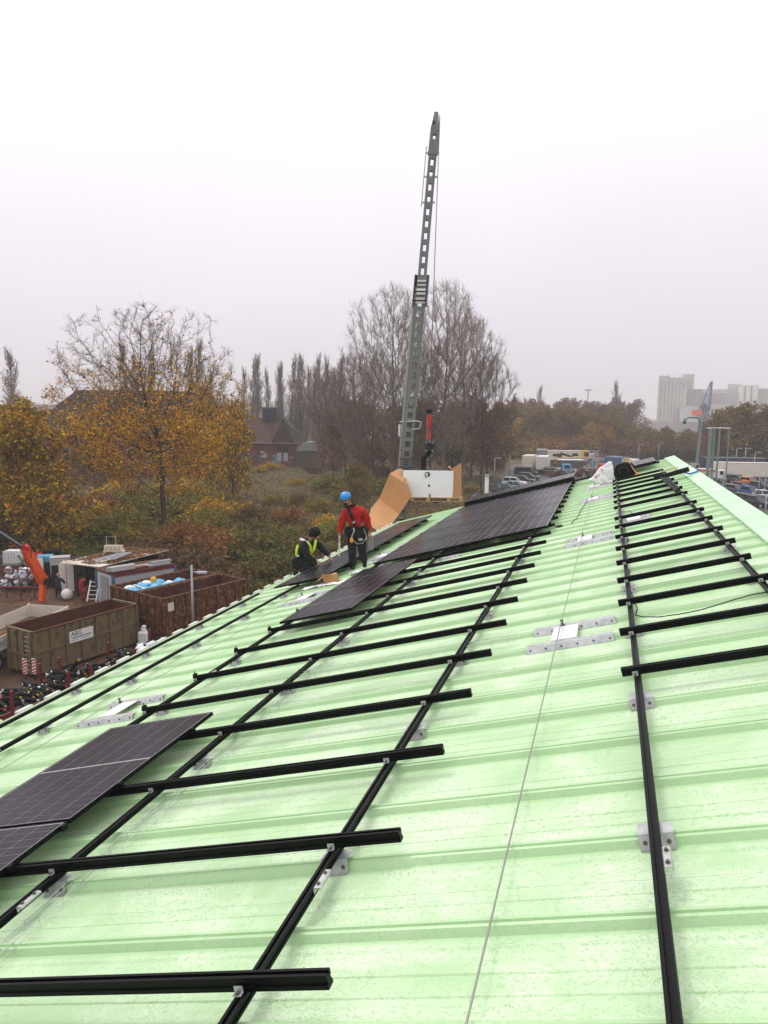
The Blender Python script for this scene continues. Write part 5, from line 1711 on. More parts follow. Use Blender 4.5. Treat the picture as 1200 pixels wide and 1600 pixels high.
def marker(label, c, h, rz, w=.24):
    t = thing('warning_board', label, 'warning sign', c, (0, 0, rz))
    MB().box((0, 0, h / 2), (w, .03, h)).build('board', M['white'], t)
    n_ = 5
    for i in range(n_):
        z = h * (i + .5) / n_
        zz = h / n_ * .26
        MB().plate([(-w / 2, -.0165, z - zz - .05), (w / 2, -.0165, z - zz + .05), (w / 2, -.0165, z + zz + .05), (-w / 2, -.0165, z + zz - .05)], .003, (0, -1, 0)).build('red_stripe', M['red'], t)
    MB().box((0, .03, -.15), (.05, .04, .4)).build('stub', M['dark'], t)
    return t


p = yard_at(208, 1004); marker('red and white warning board at the far end of the olive container', (p[0], p[1], .35), 1.05, .25)
p = yard_at(51, 1064); marker('left one of two red and white boards at the olive container\'s near end', (p[0] - .15, p[1] - .3, .45), .8, .5, .2)
p = yard_at(58, 1063); marker('right one of two red and white boards at the olive container\'s near end', (p[0] + .12, p[1] - .3, .45), .8, .1, .2)
p = yard_at(9, 1040); marker('red and white board at the corner of the olive container near the left edge', (p[0], p[1], .5), .7, .3, .2)
lp_ = thing('street_lamp', 'grey lamp post with one flat head standing in front of the rusty container', 'street lamp', (-22.75, 36.9, 0), (0, 0, YAW))
ztop = at(302, 878, 43.6)[2]
MB().tube((0, 0, 0), (0, 0, ztop), .085, .065, 10).build('pole', M['lamp'], lp_, smooth=True)
MB().tube((0, 0, ztop - .42), (.45, 0, ztop - .40), .035, n=8).build('arm', M['lamp'], lp_)
MB().box((.58, 0, ztop - .42), (.62, .26, .12), 0, .8).build('lamp_head', M['lightgrey'], lp_, bevel=.02)
MB().box((.58, 0, ztop - .487), (.5, .2, .015)).build('lens', M['white'], lp_)
# ---- maroon trailer with piled black cylinders
rz_t = cz
tr_c = np.array([-23.35, 28.6])
tl = thing('flat_trailer', 'maroon stake trailer piled with black cylinders along the warehouse wall', 'trailer', (tr_c[0], tr_c[1], 0), (0, 0, rz_t))
MB().box((0, 0, .62), (2.1, 10.5, .14)).build('bed', M['dark'], tl)
for s in (-1, 1):
    MB().box((s * 1.03, 0, .70), (.09, 10.5, .22)).build('side_rail', M['maroon'], tl)
    for y in (-4.6, -1.9, -.7 if s > 0 else -.9, 1.9, 4.6):
        MB().box((s * 1.02, y, 1.15), (.12, .12, 1.15)).build('stake', M['maroon'], tl)
MB().box((0, 0, .35), (.7, 9, .36)).build('chassis', M['dark'], tl)
for y in (-3, -2, 2.6):
    for s in (-1, 1):
        w = MB().tube((s * .95, y, .30), (s * .7, y, .30), .30, n=16).build('wheel', M['tyre'], tl)
        MB().tube((s * .96, y, .30), (s * .9, y, .30), .15, n=10).build('rim', M['grey'], w)
rg = random.Random(21)
cylA = None
mt = Matrix.Rotation(rz_t, 3, 'Z')
for i in range(105):
    y = rg.uniform(-4.9, 4.7); lay = rg.choice([0, 0, 1, 1, 2]); x = rg.uniform(-.75, .75)
    if cylA is None:
        cylA = thing('gas_bottle', 'black cylinder with bright end cap in the pile on the maroon trailer', 'cylinder', (0, 0, 0), (0, 0, 0), 'black cylinders piled on the maroon trailer')
        MB().tube((-.50, 0, 0), (.42, 0, 0), .085, n=10).build('barrel', M['blackpl'], cylA)
        MB().tube((.42, 0, 0), (.52, 0, 0), .055, n=8).build('end_cap', M['brass'], cylA)
        MB().tube((-.56, 0, 0), (-.50, 0, 0), .06, n=8).build('end_ring', M['silver'], cylA)
        o = cylA
    else:
        o = dup(cylA)
        if i % 3 == 0: swap_mat(o.children[1], M['silver'])
        if i % 7 == 0: swap_mat(o.children[1], M['red'])
    q = mt @ Vector((x, y, 0))
    o.location = (tr_c[0] + q.x, tr_c[1] + q.y, .80 + .16 * lay)
    o.rotation_euler = (0, rg.uniform(-.25, .25), rz_t + rg.choice([0, 0, .3, 1.2]) + rg.uniform(-.35, .35))
q = mt @ Vector((.1, -1.7, 0))
t = thing('gas_bottle', 'long black cylinder standing steeply out of the pile on the trailer', 'cylinder', (tr_c[0] + q.x, tr_c[1] + q.y, 1.0), (0, R_(-48), rz_t + .6))
MB().tube((0, 0, 0), (1.3, 0, 0), .10, n=10).build('barrel', M['blackpl'], t)
MB().tube((1.3, 0, 0), (1.42, 0, 0), .05, n=8).build('end_cap', M['brass'], t)
for i, (x, y) in enumerate(((.1, 3.2), (.3, 3.75), (-.2, 4.0), (-.3, 3.3))):
    q = mt @ Vector((x, y, 0))
    t = thing('canister', ('white canister', 'pale blue canister', 'small white canister', 'dirty white canister')[i] + ' lying on the black cylinders at the far end of the trailer', 'canister', (tr_c[0] + q.x, tr_c[1] + q.y, 1.16), (R_(70), 0, i * 1.1))
    MB().lathe([(.16, -.26), (.18, -.24), (.18, .14), (.10, .24), (.06, .26), (.06, .32), (.05, .33)], 14).build('can_body', M['plastic_white'] if i != 1 else M['lightblue'], t, smooth=True)
    MB().tube((0, 0, .32), (0, 0, .37), .06, n=10).build('cap', M['white'], t)
# leaf litter on the yard floor
rgn = np.random.default_rng(8)
P = np.stack([rgn.uniform(-47, -30, 9000), rgn.uniform(34, 52, 9000), rgn.uniform(.01, .05, 9000)], 1)
keep = (np.sin(P[:, 0] * .9) * np.sin(P[:, 1] * .8) + rgn.normal(size=len(P)) * .4) > -.1
me = leaves_mesh('leaf_litter', P[keep], .16, [(.22, .085, .02), (.15, .055, .018), (.28, .12, .03), (.10, .045, .02)], rgn, flat=2.0)
tag(mesh_obj('leaf_litter', me), 'brown fallen leaves strewn over the yard floor', 'leaves', kind='stuff')
# ================================================================ CAR PARK AND LORRIES ON THE RIGHT
carmats = {}


def paint(col):
    if col not in carmats:
        carmats[col] = mat('car_paint', col, .25, .1, spec=.5)
    return carmats[col]


def loft(mb, secs):
    """secs: list of (x, [(y,z)...]) closed sections of equal size"""
    n = len(secs[0][1])
    vs = [(x, y, z) for x, s in secs for (y, z) in s]
    fs = [(i * n + k, i * n + (k + 1) % n, (i + 1) * n + (k + 1) % n, (i + 1) * n + k) for i in range(len(secs) - 1) for k in range(n)]
    fs += [tuple(range(n - 1, -1, -1)), tuple(range((len(secs) - 1) * n, len(secs) * n))]
    return mb.add(vs, fs)


def car_body(kind):
    """front at +x; returns meshes keyed by part"""
    L = dict(hatch=4.0, suv=4.5, van=5.0, estate=4.6)[kind]
    W = 1.78 if kind != 'van' else 1.95
    hood = dict(hatch=.86, suv=1.02, van=1.10, estate=.88)[kind]; roofz = dict(hatch=1.48, suv=1.68, van=1.95, estate=1.46)[kind]
    sec = lambda w, z0, z1: [(-w * .92, z0), (w * .92, z0), (w, z0 + .18), (w, z1 - .16), (w * .90, z1), (-w * .90, z1), (-w, z1 - .16), (-w, z0 + .18)]
    h = W / 2
    b = MB()
    loft(b, [(-L / 2, sec(h * .86, .34, hood * .92)), (-L / 2 + .10, sec(h * .97, .26, hood + .04)), (-L * .25, sec(h, .22, hood + .05)), (L * .12, sec(h, .22, hood + .02)), (L / 2 - .55, sec(h * .98, .22, hood - .06)), (L / 2 - .08, sec(h * .92, .26, hood - .18)), (L / 2, sec(h * .80, .36, hood - .30))])
    cab = MB()
    rear = -L / 2 + (.12 if kind in ('suv', 'van', 'estate') else .20); front = L * .20 if kind != 'van' else L * .30
    rr0, rr1 = rear + (.30 if kind != 'van' else .10), front - (.75 if kind != 'van' else .60)
    tw = h * .80 if kind != 'van' else h * .9
    cab.add([(rear, -h * .93, hood + .02), (front, -h * .93, hood + .0), (front, h * .93, hood + .0), (rear, h * .93, hood + .02), (rr0, -tw, roofz), (rr1, -tw, roofz - .02), (rr1, tw, roofz - .02), (rr0, tw, roofz)],
            [(3, 2, 1, 0), (4, 5, 6, 7), (0, 1, 5, 4), (1, 2, 6, 5), (2, 3, 7, 6), (3, 0, 4, 7)])
    rf = MB().box(((rr0 + rr1) / 2, 0, roofz + .012), (rr1 - rr0 + .06, tw * 2 + .05, .05), 0, .94)
    for s in (-1, 1):
        for x0, x1 in ((rear, rr0), (front, rr1), ((rear + front) / 2 - .05, (rr0 + rr1) / 2 + .05)):
            rf.beam((x0, s * h * .935, hood), (x1, s * (tw + .005), roofz), .09, .05, (0, 1, 0))
    return dict(L=L, W=W, hood=hood, roofz=roofz, body=b.mesh('body', None), cabin=cab.mesh('windows', M['glass']), roof=rf.mesh('roof_frame', None), front=front)


wheel_me = MB().tube((0, -.11, 0), (0, .11, 0), .33, n=18).mesh('wheel', M['tyre'])
rim_me = MB().tube((0, -.118, 0), (0, .118, 0), .21, n=10).mesh('rim', M['lightgrey'])
hl_me = MB().box((0, 0, 0), (.12, .36, .15), 0, .8).mesh('headlight', M['plastic_white'])
tl_me = MB().box((0, 0, 0), (.06, .16, .34)).mesh('tail_light', M['red'])
plate_me = MB().box((0, 0, 0), (.02, .5, .11)).mesh('number_plate', M['white'])
mir_me = MB().box((0, 0, 0), (.12, .18, .12)).mesh('mirror', M['dark'])
BOD = {k: car_body(k) for k in ('hatch', 'suv', 'van', 'estate')}


def car(label, px, py, rz, kind, col, group='cars parked beside the warehouse'):
    B = BOD[kind]
    p = on_level(px, py)
    t = thing('parked_car', label, 'car', (p[0], p[1], .004), (0, 0, rz), group)
    pm = paint(col)
    for nm in ('body', 'roof'):
        me = B[nm].copy(); me.materials.clear(); me.materials.append(pm)
        mesh_obj('body' if nm == 'body' else 'roof_frame', me, t)
    mesh_obj('windows', B['cabin'], t)
    L, h = B['L'], B['W'] / 2
    for x in (-L * .30, L * .31):
        for s in (-1, 1):
            w = mesh_obj('wheel', wheel_me, t, (x, s * (h - .10), .33)); mesh_obj('rim', rim_me, w)
    for s in (-1, 1):
        mesh_obj('headlight', hl_me, t, (L / 2 - .10, s * (h - .30), B['hood'] - .24))
        mesh_obj('tail_light', tl_me, t, (-L / 2 + .02, s * (h - .22), B['hood'] - .12))
        mesh_obj('mirror', mir_me, t, (B['front'] - .25, s * (h + .05), B['hood'] + .08))
    mesh_obj('number_plate', plate_me, t, (L / 2 - .005, 0, .50)); mesh_obj('number_plate', plate_me, t, (-L / 2 - .005, 0, .62))
    return t


g2 = 'cars parked behind the ridge on the right'
gl = 'cars parked left of the scrap trucks'
f = lambda deg: R_(deg) + YAW          # 0 = nose to the picture's right, -90 = towards the camera
car('dark green van parked farthest back in the left row of cars', 822, 744, f(-20), 'van', (.02, .03, .03), gl)
car('grey-green estate car parked in front of the dark van', 826, 750, f(-22), 'estate', (.05, .075, .07), gl)
car('charcoal car between the grey-green estate and the white one', 817, 755, f(-22), 'estate', (.03, .032, .036), gl)
car('white car with a dark window band in the left row', 804, 760, f(-20), 'suv', (.72, .72, .72), gl)
car('silver-blue car in front of the white one in the left row', 808, 765, f(-20), 'hatch', (.30, .42, .48), gl)
car('teal car closest to the roof edge in the left row', 793, 770, f(-18), 'estate', (.03, .14, .17), gl)
car('dark car half hidden by the roof at the left end of the row', 778, 772, f(-18), 'hatch', (.03, .05, .06), gl)
car('orange car parked in front of the white lorry trailer', 1172, 757, f(-62), 'hatch', (.72, .22, .02), g2)
car('bright blue car with white headlights parked behind the ridge', 1174, 774, f(-75), 'hatch', (.02, .06, .36), g2)
car('red car between the blue and the grey ones', 1161, 766, f(-70), 'hatch', (.25, .02, .025), g2)
car('dark grey car parked left of the orange one', 1152, 755, f(-60), 'suv', (.06, .07, .085), g2)
car('grey car partly covered by the ridge below the red one', 1149, 770, f(-68), 'estate', (.09, .095, .105), g2)
car('dark green car at the left end of the right-hand car row', 1138, 754, f(-62), 'suv', (.03, .045, .04), g2)
car('black car right of the blue one', 1190, 765, f(-68), 'estate', (.015, .018, .022), g2)
car('large charcoal car nearest to the ridge', 1184, 792, f(-72), 'suv', (.035, .038, .048), g2)
car('white car at the right edge of the picture', 1196, 780, f(-20), 'hatch', (.74, .74, .74), g2)
car('dark blue car at the right edge below the white one', 1204, 792, f(-70), 'estate', (.02, .025, .05), g2)
car('red car far back at the right edge behind the trailer', 1192, 732, f(-80), 'hatch', (.30, .03, .05), g2)
car('blue car far back at the right edge behind the trailer', 1201, 738, f(-80), 'hatch', (.03, .08, .25), g2)
car('dark car half hidden by the ridge, lowest in the right-hand row', 1168, 786, f(-70), 'estate', (.02, .02, .024), g2)


def big_wheels(t, xs, w, r=.48):
    for x in xs:
        for s in (-1, 1):
            o = MB().tube((x, s * (w / 2 - .32), r), (x, s * (w / 2 - .02), r), r, n=16).build('wheel', M['tyre'], t)
            MB().tube((x, s * (w / 2 - .3), r), (x, s * (w / 2 - .005), r), r * .5, n=10).build('rim', M['grey'], o)


def box_truck(label, px, D, rz, L, W, H, m, cabm=None, name='box_truck', roll=False, cat='truck'):
    t = thing(name, label, cat, ground_xy(px, D), (0, 0, rz))
    z0 = .95
    MB().box((0, 0, z0 + (H - z0) / 2), (L, W, H - z0)).build('box_body', m, t, bevel=.04)
    for s in (-1, 1):
        MB().box((0, s * (W / 2 + .012), z0 + .1), (L, .03, .16)).build('side_skirt', M['grey'], t)
        MB().box((0, s * (W / 2 + .010), H - .06), (L, .03, .12)).build('top_rail', M['lightgrey'], t)
    d = MB().box((-L / 2 - .02, 0, z0 + (H - z0) / 2), (.04, W - .16, H - z0 - .2)).build('rear_door', m, t)
    n_ = 10 if roll else 2
    for i in range(n_):
        if roll:
            MB().box((-L / 2 - .045, 0, z0 + .2 + (H - z0 - .4) * (i + .5) / n_), (.02, W - .24, (H - z0 - .4) / n_ - .03)).build('slat', m, d)
        else:
            MB().box((-L / 2 - .05, -W * .23 + W * .46 * i, z0 + (H - z0) / 2), (.03, W * .43, H - z0 - .3)).build('door_leaf', m, d)
    MB().box((0, 0, .72), (L, .9, .3)).build('chassis', M['dark'], t)
    big_wheels(t, (-L * .30, L * .32), W)
    for s in (-1, 1):
        MB().box((-L / 2 - .03, s * (W / 2 - .2), .8), (.06, .3, .16)).build('tail_light', M['red'], t)
    if cabm:
        MB().box((L / 2 + .95, 0, 1.5), (1.7, W - .1, 2.0), 0, .95).build('cab', cabm, t, bevel=.1)
        MB().box((L / 2 + 1.78, 0, 1.95), (.06, W - .4, .8)).build('windscreen', M['glass'], t)
        for s in (-1, 1):
            MB().box((L / 2 + 1.1, s * (W / 2 - .06), 1.95), (.8, .03, .7)).build('side_window', M['glass'], t)
        big_wheels(t, (L / 2 + .9,), W)
    return t


t = box_truck('white box lorry seen from behind, left one of two', 826, 171, f(70), 6, 2.5, 3.9, M['cream'], M['white'])
t = box_truck('white box lorry with a roller door seen from behind, right one of two', 847, 168, f(72), 6, 2.55, 3.9, M['white'], M['white'], roll=True)
t = box_truck('blue-grey box lorry behind the two white lorries', 845, 184, f(75), 6, 2.5, 4.6, M['grey'], M['blue'])
t = box_truck('long white site trailer at the back of the scrap lorries', 884, 200, f(4), 11.5, 2.6, 3.6, M['cream'], cat='trailer')
MB().box((1.8, -1.33, 2.5), (1.6, .05, .7)).build('window', M['glass'], t)
MB().box((-3.4, -1.33, 2.4), (1.8, .05, .7)).build('window', M['glass'], t)
t = box_truck('dark blue shipping container right of the white site trailer', 912, 204, f(0), 9.5, 2.6, 3.4, M['navy'], cat='container', name='shipping_container')
t = box_truck('flat grey container with a pale edge in the middle of the lorries', 889, 165, f(-6), 5.4, 2.5, 3.2, M['mosswood'], cat='container', name='shipping_container')
MB().box((0, 0, 3.28), (5.6, 2.7, .12)).build('pale_roof_edge', M['white'], t)
t = box_truck('blue tipper lorry with a light blue cab among the scrap lorries', 862, 163, f(-10), 3.6, 2.4, 1.7, M['dark'], None)
cb = MB().box((3.0, 0, 1.55), (1.9, 2.3, 1.9), 0, .93).build('cab', M['lightblue'], t, bevel=.08)
MB().box((3.1, -1.14, 1.95), (1.1, .05, .7)).build('side_window', M['glass'], cb)
MB().box((3.96, 0, 1.95), (.05, 1.8, .7)).build('windscreen', M['glass'], cb)
MB().box((4.6, 0, 1.0), (1.3, 2.0, .8)).build('bonnet', M['lightblue'], t, bevel=.08)
big_wheels(t, (3.6,), 2.4)
t = box_truck('red flatbed lorry right of the grey container', 917, 164, f(-4), 4.2, 2.4, 1.6, M['maroon'], M['red'])
t = box_truck('white van body behind the red lorry', 931, 196, f(5), 5, 2.3, 3.0, M['white'])
t = box_truck('blue shipping container behind the white sack', 961, 172, f(-75), 6, 2.6, 3.7, M['blue'], cat='container', name='shipping_container')
t = box_truck('white box van right of the blue container', 982, 168, f(-70), 4, 2.3, 3.4, M['white'], M['white'])
# red-orange crane lorry, yellow digger
t = thing('recovery_truck', 'red and orange crane lorry right of the white box lorries', 'truck', ground_xy(868, 172), (0, 0, f(0)))
MB().box((0, 0, 1.2), (7, 2.4, .5)).build('bed', M['maroon'], t)
MB().box((-2.6, 0, 2.2), (1.8, 2.3, 2.0), 0, .95).build('cab', M['orange'], t, bevel=.08)
MB().box((1.2, -.5, 2.6), (3.4, .5, .7)).build('folded_boom', M['red'], t)
MB().beam((-3.4, 0, 1.2), (-3.4, 0, 3.6), .35, .35).build('crane_post', M['orange'], t)
MB().box((1, 0, 1.75), (4, 2.2, .6)).build('load', M['rust'], t)
big_wheels(t, (-2.4, 2.2), 2.4)
t = thing('digger', 'yellow wheeled digger behind the grey container', 'digger', ground_xy(899, 186), (0, 0, f(10)))
MB().box((-2, 0, 2.2), (4.8, 2.2, 1.0)).build('chassis', M['yellow'], t, bevel=.06)
MB().box((2.2, 0, 3.1), (1.7, 1.8, 2.4), 0, .85).build('cab', M['yellow'], t, bevel=.05)
MB().box((2.2, -.9, 3.4), (1.2, .1, 1.0)).build('side_window', M['glass'], t)
MB().beam((-1, 0, 2.6), (-4.4, 0, 3.6), .45, .5).build('boom', M['dark'], t)
MB().box((-4.7, 0, 3.1), (.9, 1.6, .8)).build('bucket', M['dark'], t)
big_wheels(t, (-2.8, 1.8), 2.4, .75)
t = thing('graffiti_wall', 'long concrete wall with faded coloured graffiti behind the scrap lorries', 'wall', ground_xy(934, 178), (0, 0, f(2)))
for i in range(6):
    MB().box((-8 + 3.2 * i, 0, 1.5), (3.15, .25, 3.0)).build('wall_panel', M['concrete2'], t, bevel=.02)
rg = random.Random(31)
for i in range(24):
    x, z, r = rg.uniform(-9, 9), rg.uniform(.6, 2.3), rg.uniform(.35, .75)
    pts = [(x + 1.4 * r * math.cos(2 * PI * q / 6) * rg.uniform(.6, 1.2), -.13 - .004 * i, z + r * math.sin(2 * PI * q / 6) * rg.uniform(.6, 1.2)) for q in range(6)]
    MB().add(pts, [tuple(range(6))]).build('graffiti', rg.choice(gcol + [M['maroon'], M['white']]), t, fix=False)
for i in range(13):                                  # smaller scrap between the lorries
    px = 858 + i * 5.2
    t = thing('scrap_part', '%s scrap machine part standing among the lorries behind the roof' % ['rusty', 'grey', 'dark', 'pale', 'red'][i % 5], 'scrap', ground_xy(px, 152 + (i * 7) % 12), (0, 0, i), 'scrap among the lorries')
    r3 = random.Random(i)
    for k in range(4):
        MB().box((r3.uniform(-.8, .8), r3.uniform(-.5, .5), .45 + .3 * k), (r3.uniform(.5, 1.5), r3.uniform(.4, .9), r3.uniform(.4, .9)), r3.uniform(0, 3)).build('piece', M[['rust', 'grey', 'dark', 'cream', 'maroon'][i % 5]], t, bevel=.03)
# trailers at the right
t = box_truck('long white lorry trailer parked behind the ladder cage on the right', 1157, 152, f(-4), 11.2, 2.55, 3.9, M['cream'], cat='trailer', name='lorry_trailer')
for s in (-2.5, 2.5):
    MB().box((s, -1.2, .45), (.14, .14, .9)).build('support_leg', M['grey'], t)
t = box_truck('blue curtain-sided lorry trailer behind the white one', 1142, 163, f(-4), 13, 2.55, 4.3, M['navy'], cat='trailer', name='lorry_trailer')
for i in range(12):
    MB().box((-6.2 + 1.1 * i, -1.29, 2.6), (.08, .04, 3.0)).build('curtain_strap', M['blue'], t)
t = box_truck('pale van with an orange stripe left of the trailers behind the cage', 1095, 150, f(-10), 5, 2.3, 2.7, M['cream'], M['white'], name='box_truck')
MB().box((0, -1.17, 2.3), (4.8, .03, .3)).build('orange_stripe', M['orange'], t)


def lamp(px, ytop, D, label, side=1, group=None, arm=1.1):
    p = ground_xy(px, D); h = at(px, ytop, D)[2]
    t = thing('street_lamp', label, 'street lamp', p, (0, 0, YAW), group)
    MB().tube((0, 0, 0), (0, 0, h), .11, .07, 8).build('pole', M['lamp'], t, smooth=True)
    MB().tube((0, 0, h - .06), (side * arm * .5, 0, h - .02), .05, n=6).build('arm', M['lamp'], t)
    MB().box((side * arm * .75, 0, h - .02), (arm * .7, .3, .12), 0, .8).build('lamp_head', M['lightgrey'], t)
    return t


for i, (px, yt, D, lab) in enumerate(((772, 715, 138, 'lamp post at the left end of the parked cars'), (795, 706, 150, 'taller lamp post behind the left row of cars'), (733, 728, 150, 'lamp post beside the upright cardboard flap'), (924, 706, 158, 'lamp post among the scrap lorries'),
                                       (1026, 692, 205, 'lamp post behind the far roof end'), (995, 694, 205, 'lamp post left of the far roof end'), (1161, 700, 165, 'lamp post above the white trailer'), (1176, 706, 160, 'lamp post right of the white trailer'), (1147, 700, 175, 'thin lamp post behind the blue trailer'),
                                       (1186, 728, 118, 'tall lamp post in the right-hand car row'), (1195, 724, 122, 'lamp post at the right edge behind the cars'), (1199, 775, 95, 'post at the right edge close to the ridge'))):
    lamp(px, yt, D, lab)
# hedge and wire fence behind the car park
t = thing('wire_fence', 'dark wire fence along the back of the car park', 'fence', ground_xy(1090, 208), (0, 0, YAW))
for i in range(24):
    MB().box((-44 + 4 * i, 0, 1.3), (.12, .12, 2.6)).build('post', M['dark'], t)
for i in range(5):
    MB().box((2, 0, .3 + .55 * i), (93, .05, .05)).build('wire', M['dark'], t)
# ladder cage and pipe handrail at the gable
cg = thing('ladder_cage', 'galvanised access ladder with safety cage rising above the gable right of the ridge', 'ladder', (0, 0, 0))
c0 = at(1117, 752, 34.5)
cg.location = (c0[0], c0[1], 0); cg.rotation_euler = (0, 0, YAW)
zt = at(1117, 669, 34.5)[2]; zb = at(1117, 756, 34.5)[2] - 7
for (x, y, w) in ((-.40, -.15, .11), (-.20, .45, .10), (.10, .62, .10), (.26, .45, .085), (.45, -.1, .05)):
    MB().box((x, y, (zt + zb) / 2), (w, .03, zt - zb)).build('cage_bar', M['green_steel'], cg)
for z in (zt, zt - 2.35, zt - 4.6):
    MB().path([(-.72 if z == zt else -.44, -.35, z), (-.44, -.15, z), (-.36, .3, z), (-.1, .62, z), (.2, .62, z), (.42, .3, z), (.46, -.15, z)], .035, 6).build('hoop', M['zinc'], cg)
for s in (-.25, .25):
    MB().box((s, -.3, (zt - 2 + zb) / 2), (.05, .05, zt - 2 - zb)).build('stile', M['zinc'], cg)
for i in range(24):
    MB().tube((-.25, -.3, zb + .2 + .28 * i), (.25, -.3, zb + .2 + .28 * i), .017, n=6).build('rung', M['zinc'], cg)
hp_ = thing('pipe_handrail', 'grey-green bent pipe handrail standing left of the ladder cage at the gable', 'handrail', (0, 0, 0))
c1 = at(1088, 745, 33.5); hp_.location = (c1[0], c1[1], 0); hp_.rotation_euler = (0, 0, YAW)
z1 = at(1088, 652, 33.5)[2]
for k, dx in enumerate((-.02, .07)):
    MB().path([(dx - .07, .12 * k, z1 - 9), (dx - .03, .12 * k, z1 - 2.4), (dx + .05, .12 * k, z1 - .22), (dx, .12 * k, z1 - .05), (dx - .12, .12 * k, z1), (-.55, .12 * k, z1), (-.66, .12 * k, z1 - .08), (-.68, .12 * k, z1 - .30)], .05, 8).build('pipe', M['green_steel'], hp_, smooth=True)
MB().box((-.14, 0, z1 - 2.25), (.34, .16, .34)).build('bracket', M['zinc'], hp_)
MB().ball((-.02, -.1, z1 - 2.2), .06, 10, 8).build('clamp', M['dark'], hp_)
# ================================================================ CRANE MAST, HANGING LOAD
def mast_section(P0, P1, w0, w1, d, pitch, first, m, name, parent, org, holes_w=.36):
    P0, P1 = Vector(P0) - org, Vector(P1) - org
    L = (P1 - P0).length
    zax = (P1 - P0).normalized()
    xax = Vector(RV); xax = (xax - zax * xax.dot(zax)).normalized()
    yax = zax.cross(xax)
    mx = Matrix((xax, yax, zax)).transposed().to_4x4(); mx.translation = P0
    root = None
    for face in (-1, 1):
        mb = MB()
        y = face * d / 2
        wa = lambda z: w0 + (w1 - w0) * z / L

        def strip(x0f, x1f, z0, z1):
            a, b = wa(z0), wa(z1)
            vs = [(x0f * a, y - .012, z0), (x1f * a, y - .012, z0), (x1f * b, y - .012, z1), (x0f * b, y - .012, z1), (x0f * a, y + .012, z0), (x1f * a, y + .012, z0), (x1f * b, y + .012, z1), (x0f * b, y + .012, z1)]
            mb.add(vs, [(3, 2, 1, 0), (4, 5, 6, 7), (0, 1, 5, 4), (1, 2, 6, 5), (2, 3, 7, 6), (3, 0, 4, 7)])
        hw = holes_w / 2
        strip(-.5, -hw, 0, L); strip(hw, .5, 0, L)
        z = 0.0; zc = first
        while zc < L - .3:
            strip(-hw + .0005, hw - .0005, z, zc)
            z = zc + pitch * .56
            zc += pitch
        strip(-hw + .0005, hw - .0005, z, L)
        o = mb.build(name if face < 0 else name, m, parent); o.matrix_local = mx
        if face < 0: root = o
    for s in (-1, 1):
        mb = MB()
        vs = []
        for z, w in ((0, w0), (L, w1)):
            x = s * (w / 2 - .012)
            vs += [(x - .01, -d / 2 + .013, z), (x + .01, -d / 2 + .013, z), (x + .01, d / 2 - .013, z), (x - .01, d / 2 - .013, z)]
        mb.add(vs, [(3, 2, 1, 0), (4, 5, 6, 7), (0, 1, 5, 4), (1, 2, 6, 5), (2, 3, 7, 6), (3, 0, 4, 7)])
        o = mb.build('side_plate', m, parent); o.matrix_local = mx
    return mx, L


base_p = at(628, 792, 36.0); tip_p = at(681.5, 180, 31.4)
bt = Vector(base_p); tt = Vector(tip_p)
dr = (tt - bt)
joint = bt + dr * (1 - .485 + .03)
# joint chosen where the photo shows the telescoping head
fj = None
for q in np.linspace(.3, .8, 501):
    p = bt + dr * q
    v = np.array(p) - CAM
    yy_ = 800 - F_PX * (v @ C_U) / (v @ C_F)
    if yy_ < 448:
        fj = q; break
foot = bt + dr * (-.20)
mst = thing('crane_mast', 'tall grey telescopic crane mast with a row of openings behind the roof end', 'crane', (foot.x, foot.y, 0))
org = Vector((foot.x, foot.y, 0))
jl = bt + dr * fj
mast_section(foot, jl, .56, .47, .44, .46, .5, M['crane'], 'lower_section', mst, org, .46)
mx, L2 = mast_section(jl - dr.normalized() * .4, bt + dr * .93, .39, .34, .30, .50, .9, M['crane'], 'upper_section', mst, org, .40)
mast_section(bt + dr * .91, bt + dr * .975, .42, .36, .34, .34, .6, M['crane'], 'tip_section', mst, org, .3)
# outer rail left of the lower section
off = Vector(RV) * -.31
MB().beam(foot - org + off, jl - org + off * .85, .10, .22, (0, 1, 0)).build('outer_rail', M['zinc'], mst)
# head of the lower section: sheaves and guards
hd = jl - org
hb = MB()
hb.beam(hd + Vector(RV) * .27 - dr.normalized() * .9, hd + Vector(RV) * .27 + dr.normalized() * .5, .06, .3)
hb.beam(hd - Vector(RV) * .27 - dr.normalized() * .9, hd - Vector(RV) * .27 + dr.normalized() * .5, .06, .3)
hb.build('head_cheek', M['crane_dark'], mst)
for i, q in enumerate((-.66, -.27, .10)):
    c = hd + dr.normalized() * q - Vector(FV) * .32
    MB().beam(c - Vector(RV) * .20, c + Vector(RV) * .20, .07, .26, dr.normalized()).build('head_plate', (M['white'], M['whitesheet'], M['white'])[i], mst, bevel=.02)
    MB().tube(c - Vector(RV) * .32 - Vector(FV) * .05, c + Vector(RV) * .30 - Vector(FV) * .05, .03, n=8).build('head_pin', M['dark'], mst)
c = Vector(at(641, 661, 35.0)) - org
MB().path([c + Vector((-.42, -.35, .05)), c + Vector((.40, -.35, .1)), c + Vector((.62, -.35, .05)), c + Vector((.55, -.35, -.25)), c + Vector((.2, -.35, -.3))], .035, 6).build('cable_guide', M['zinc'], mst)
MB().box((c.x - .45, c.y - .2, c.z - .35), (.09, .2, .55)).build('white_guard', M['white'], mst)
for i in range(5):
    q = Vector(at(637 - i * 1.6, 690 + 13 * i, 35.4)) - org
    MB().tube(q - Vector(RV) * .30 - Vector(FV) * .36, q + Vector(RV) * .30 - Vector(FV) * .36, .025, n=6).build('step_bar', M['crane_dark'], mst)
tl_ = bt + dr * .975 - org
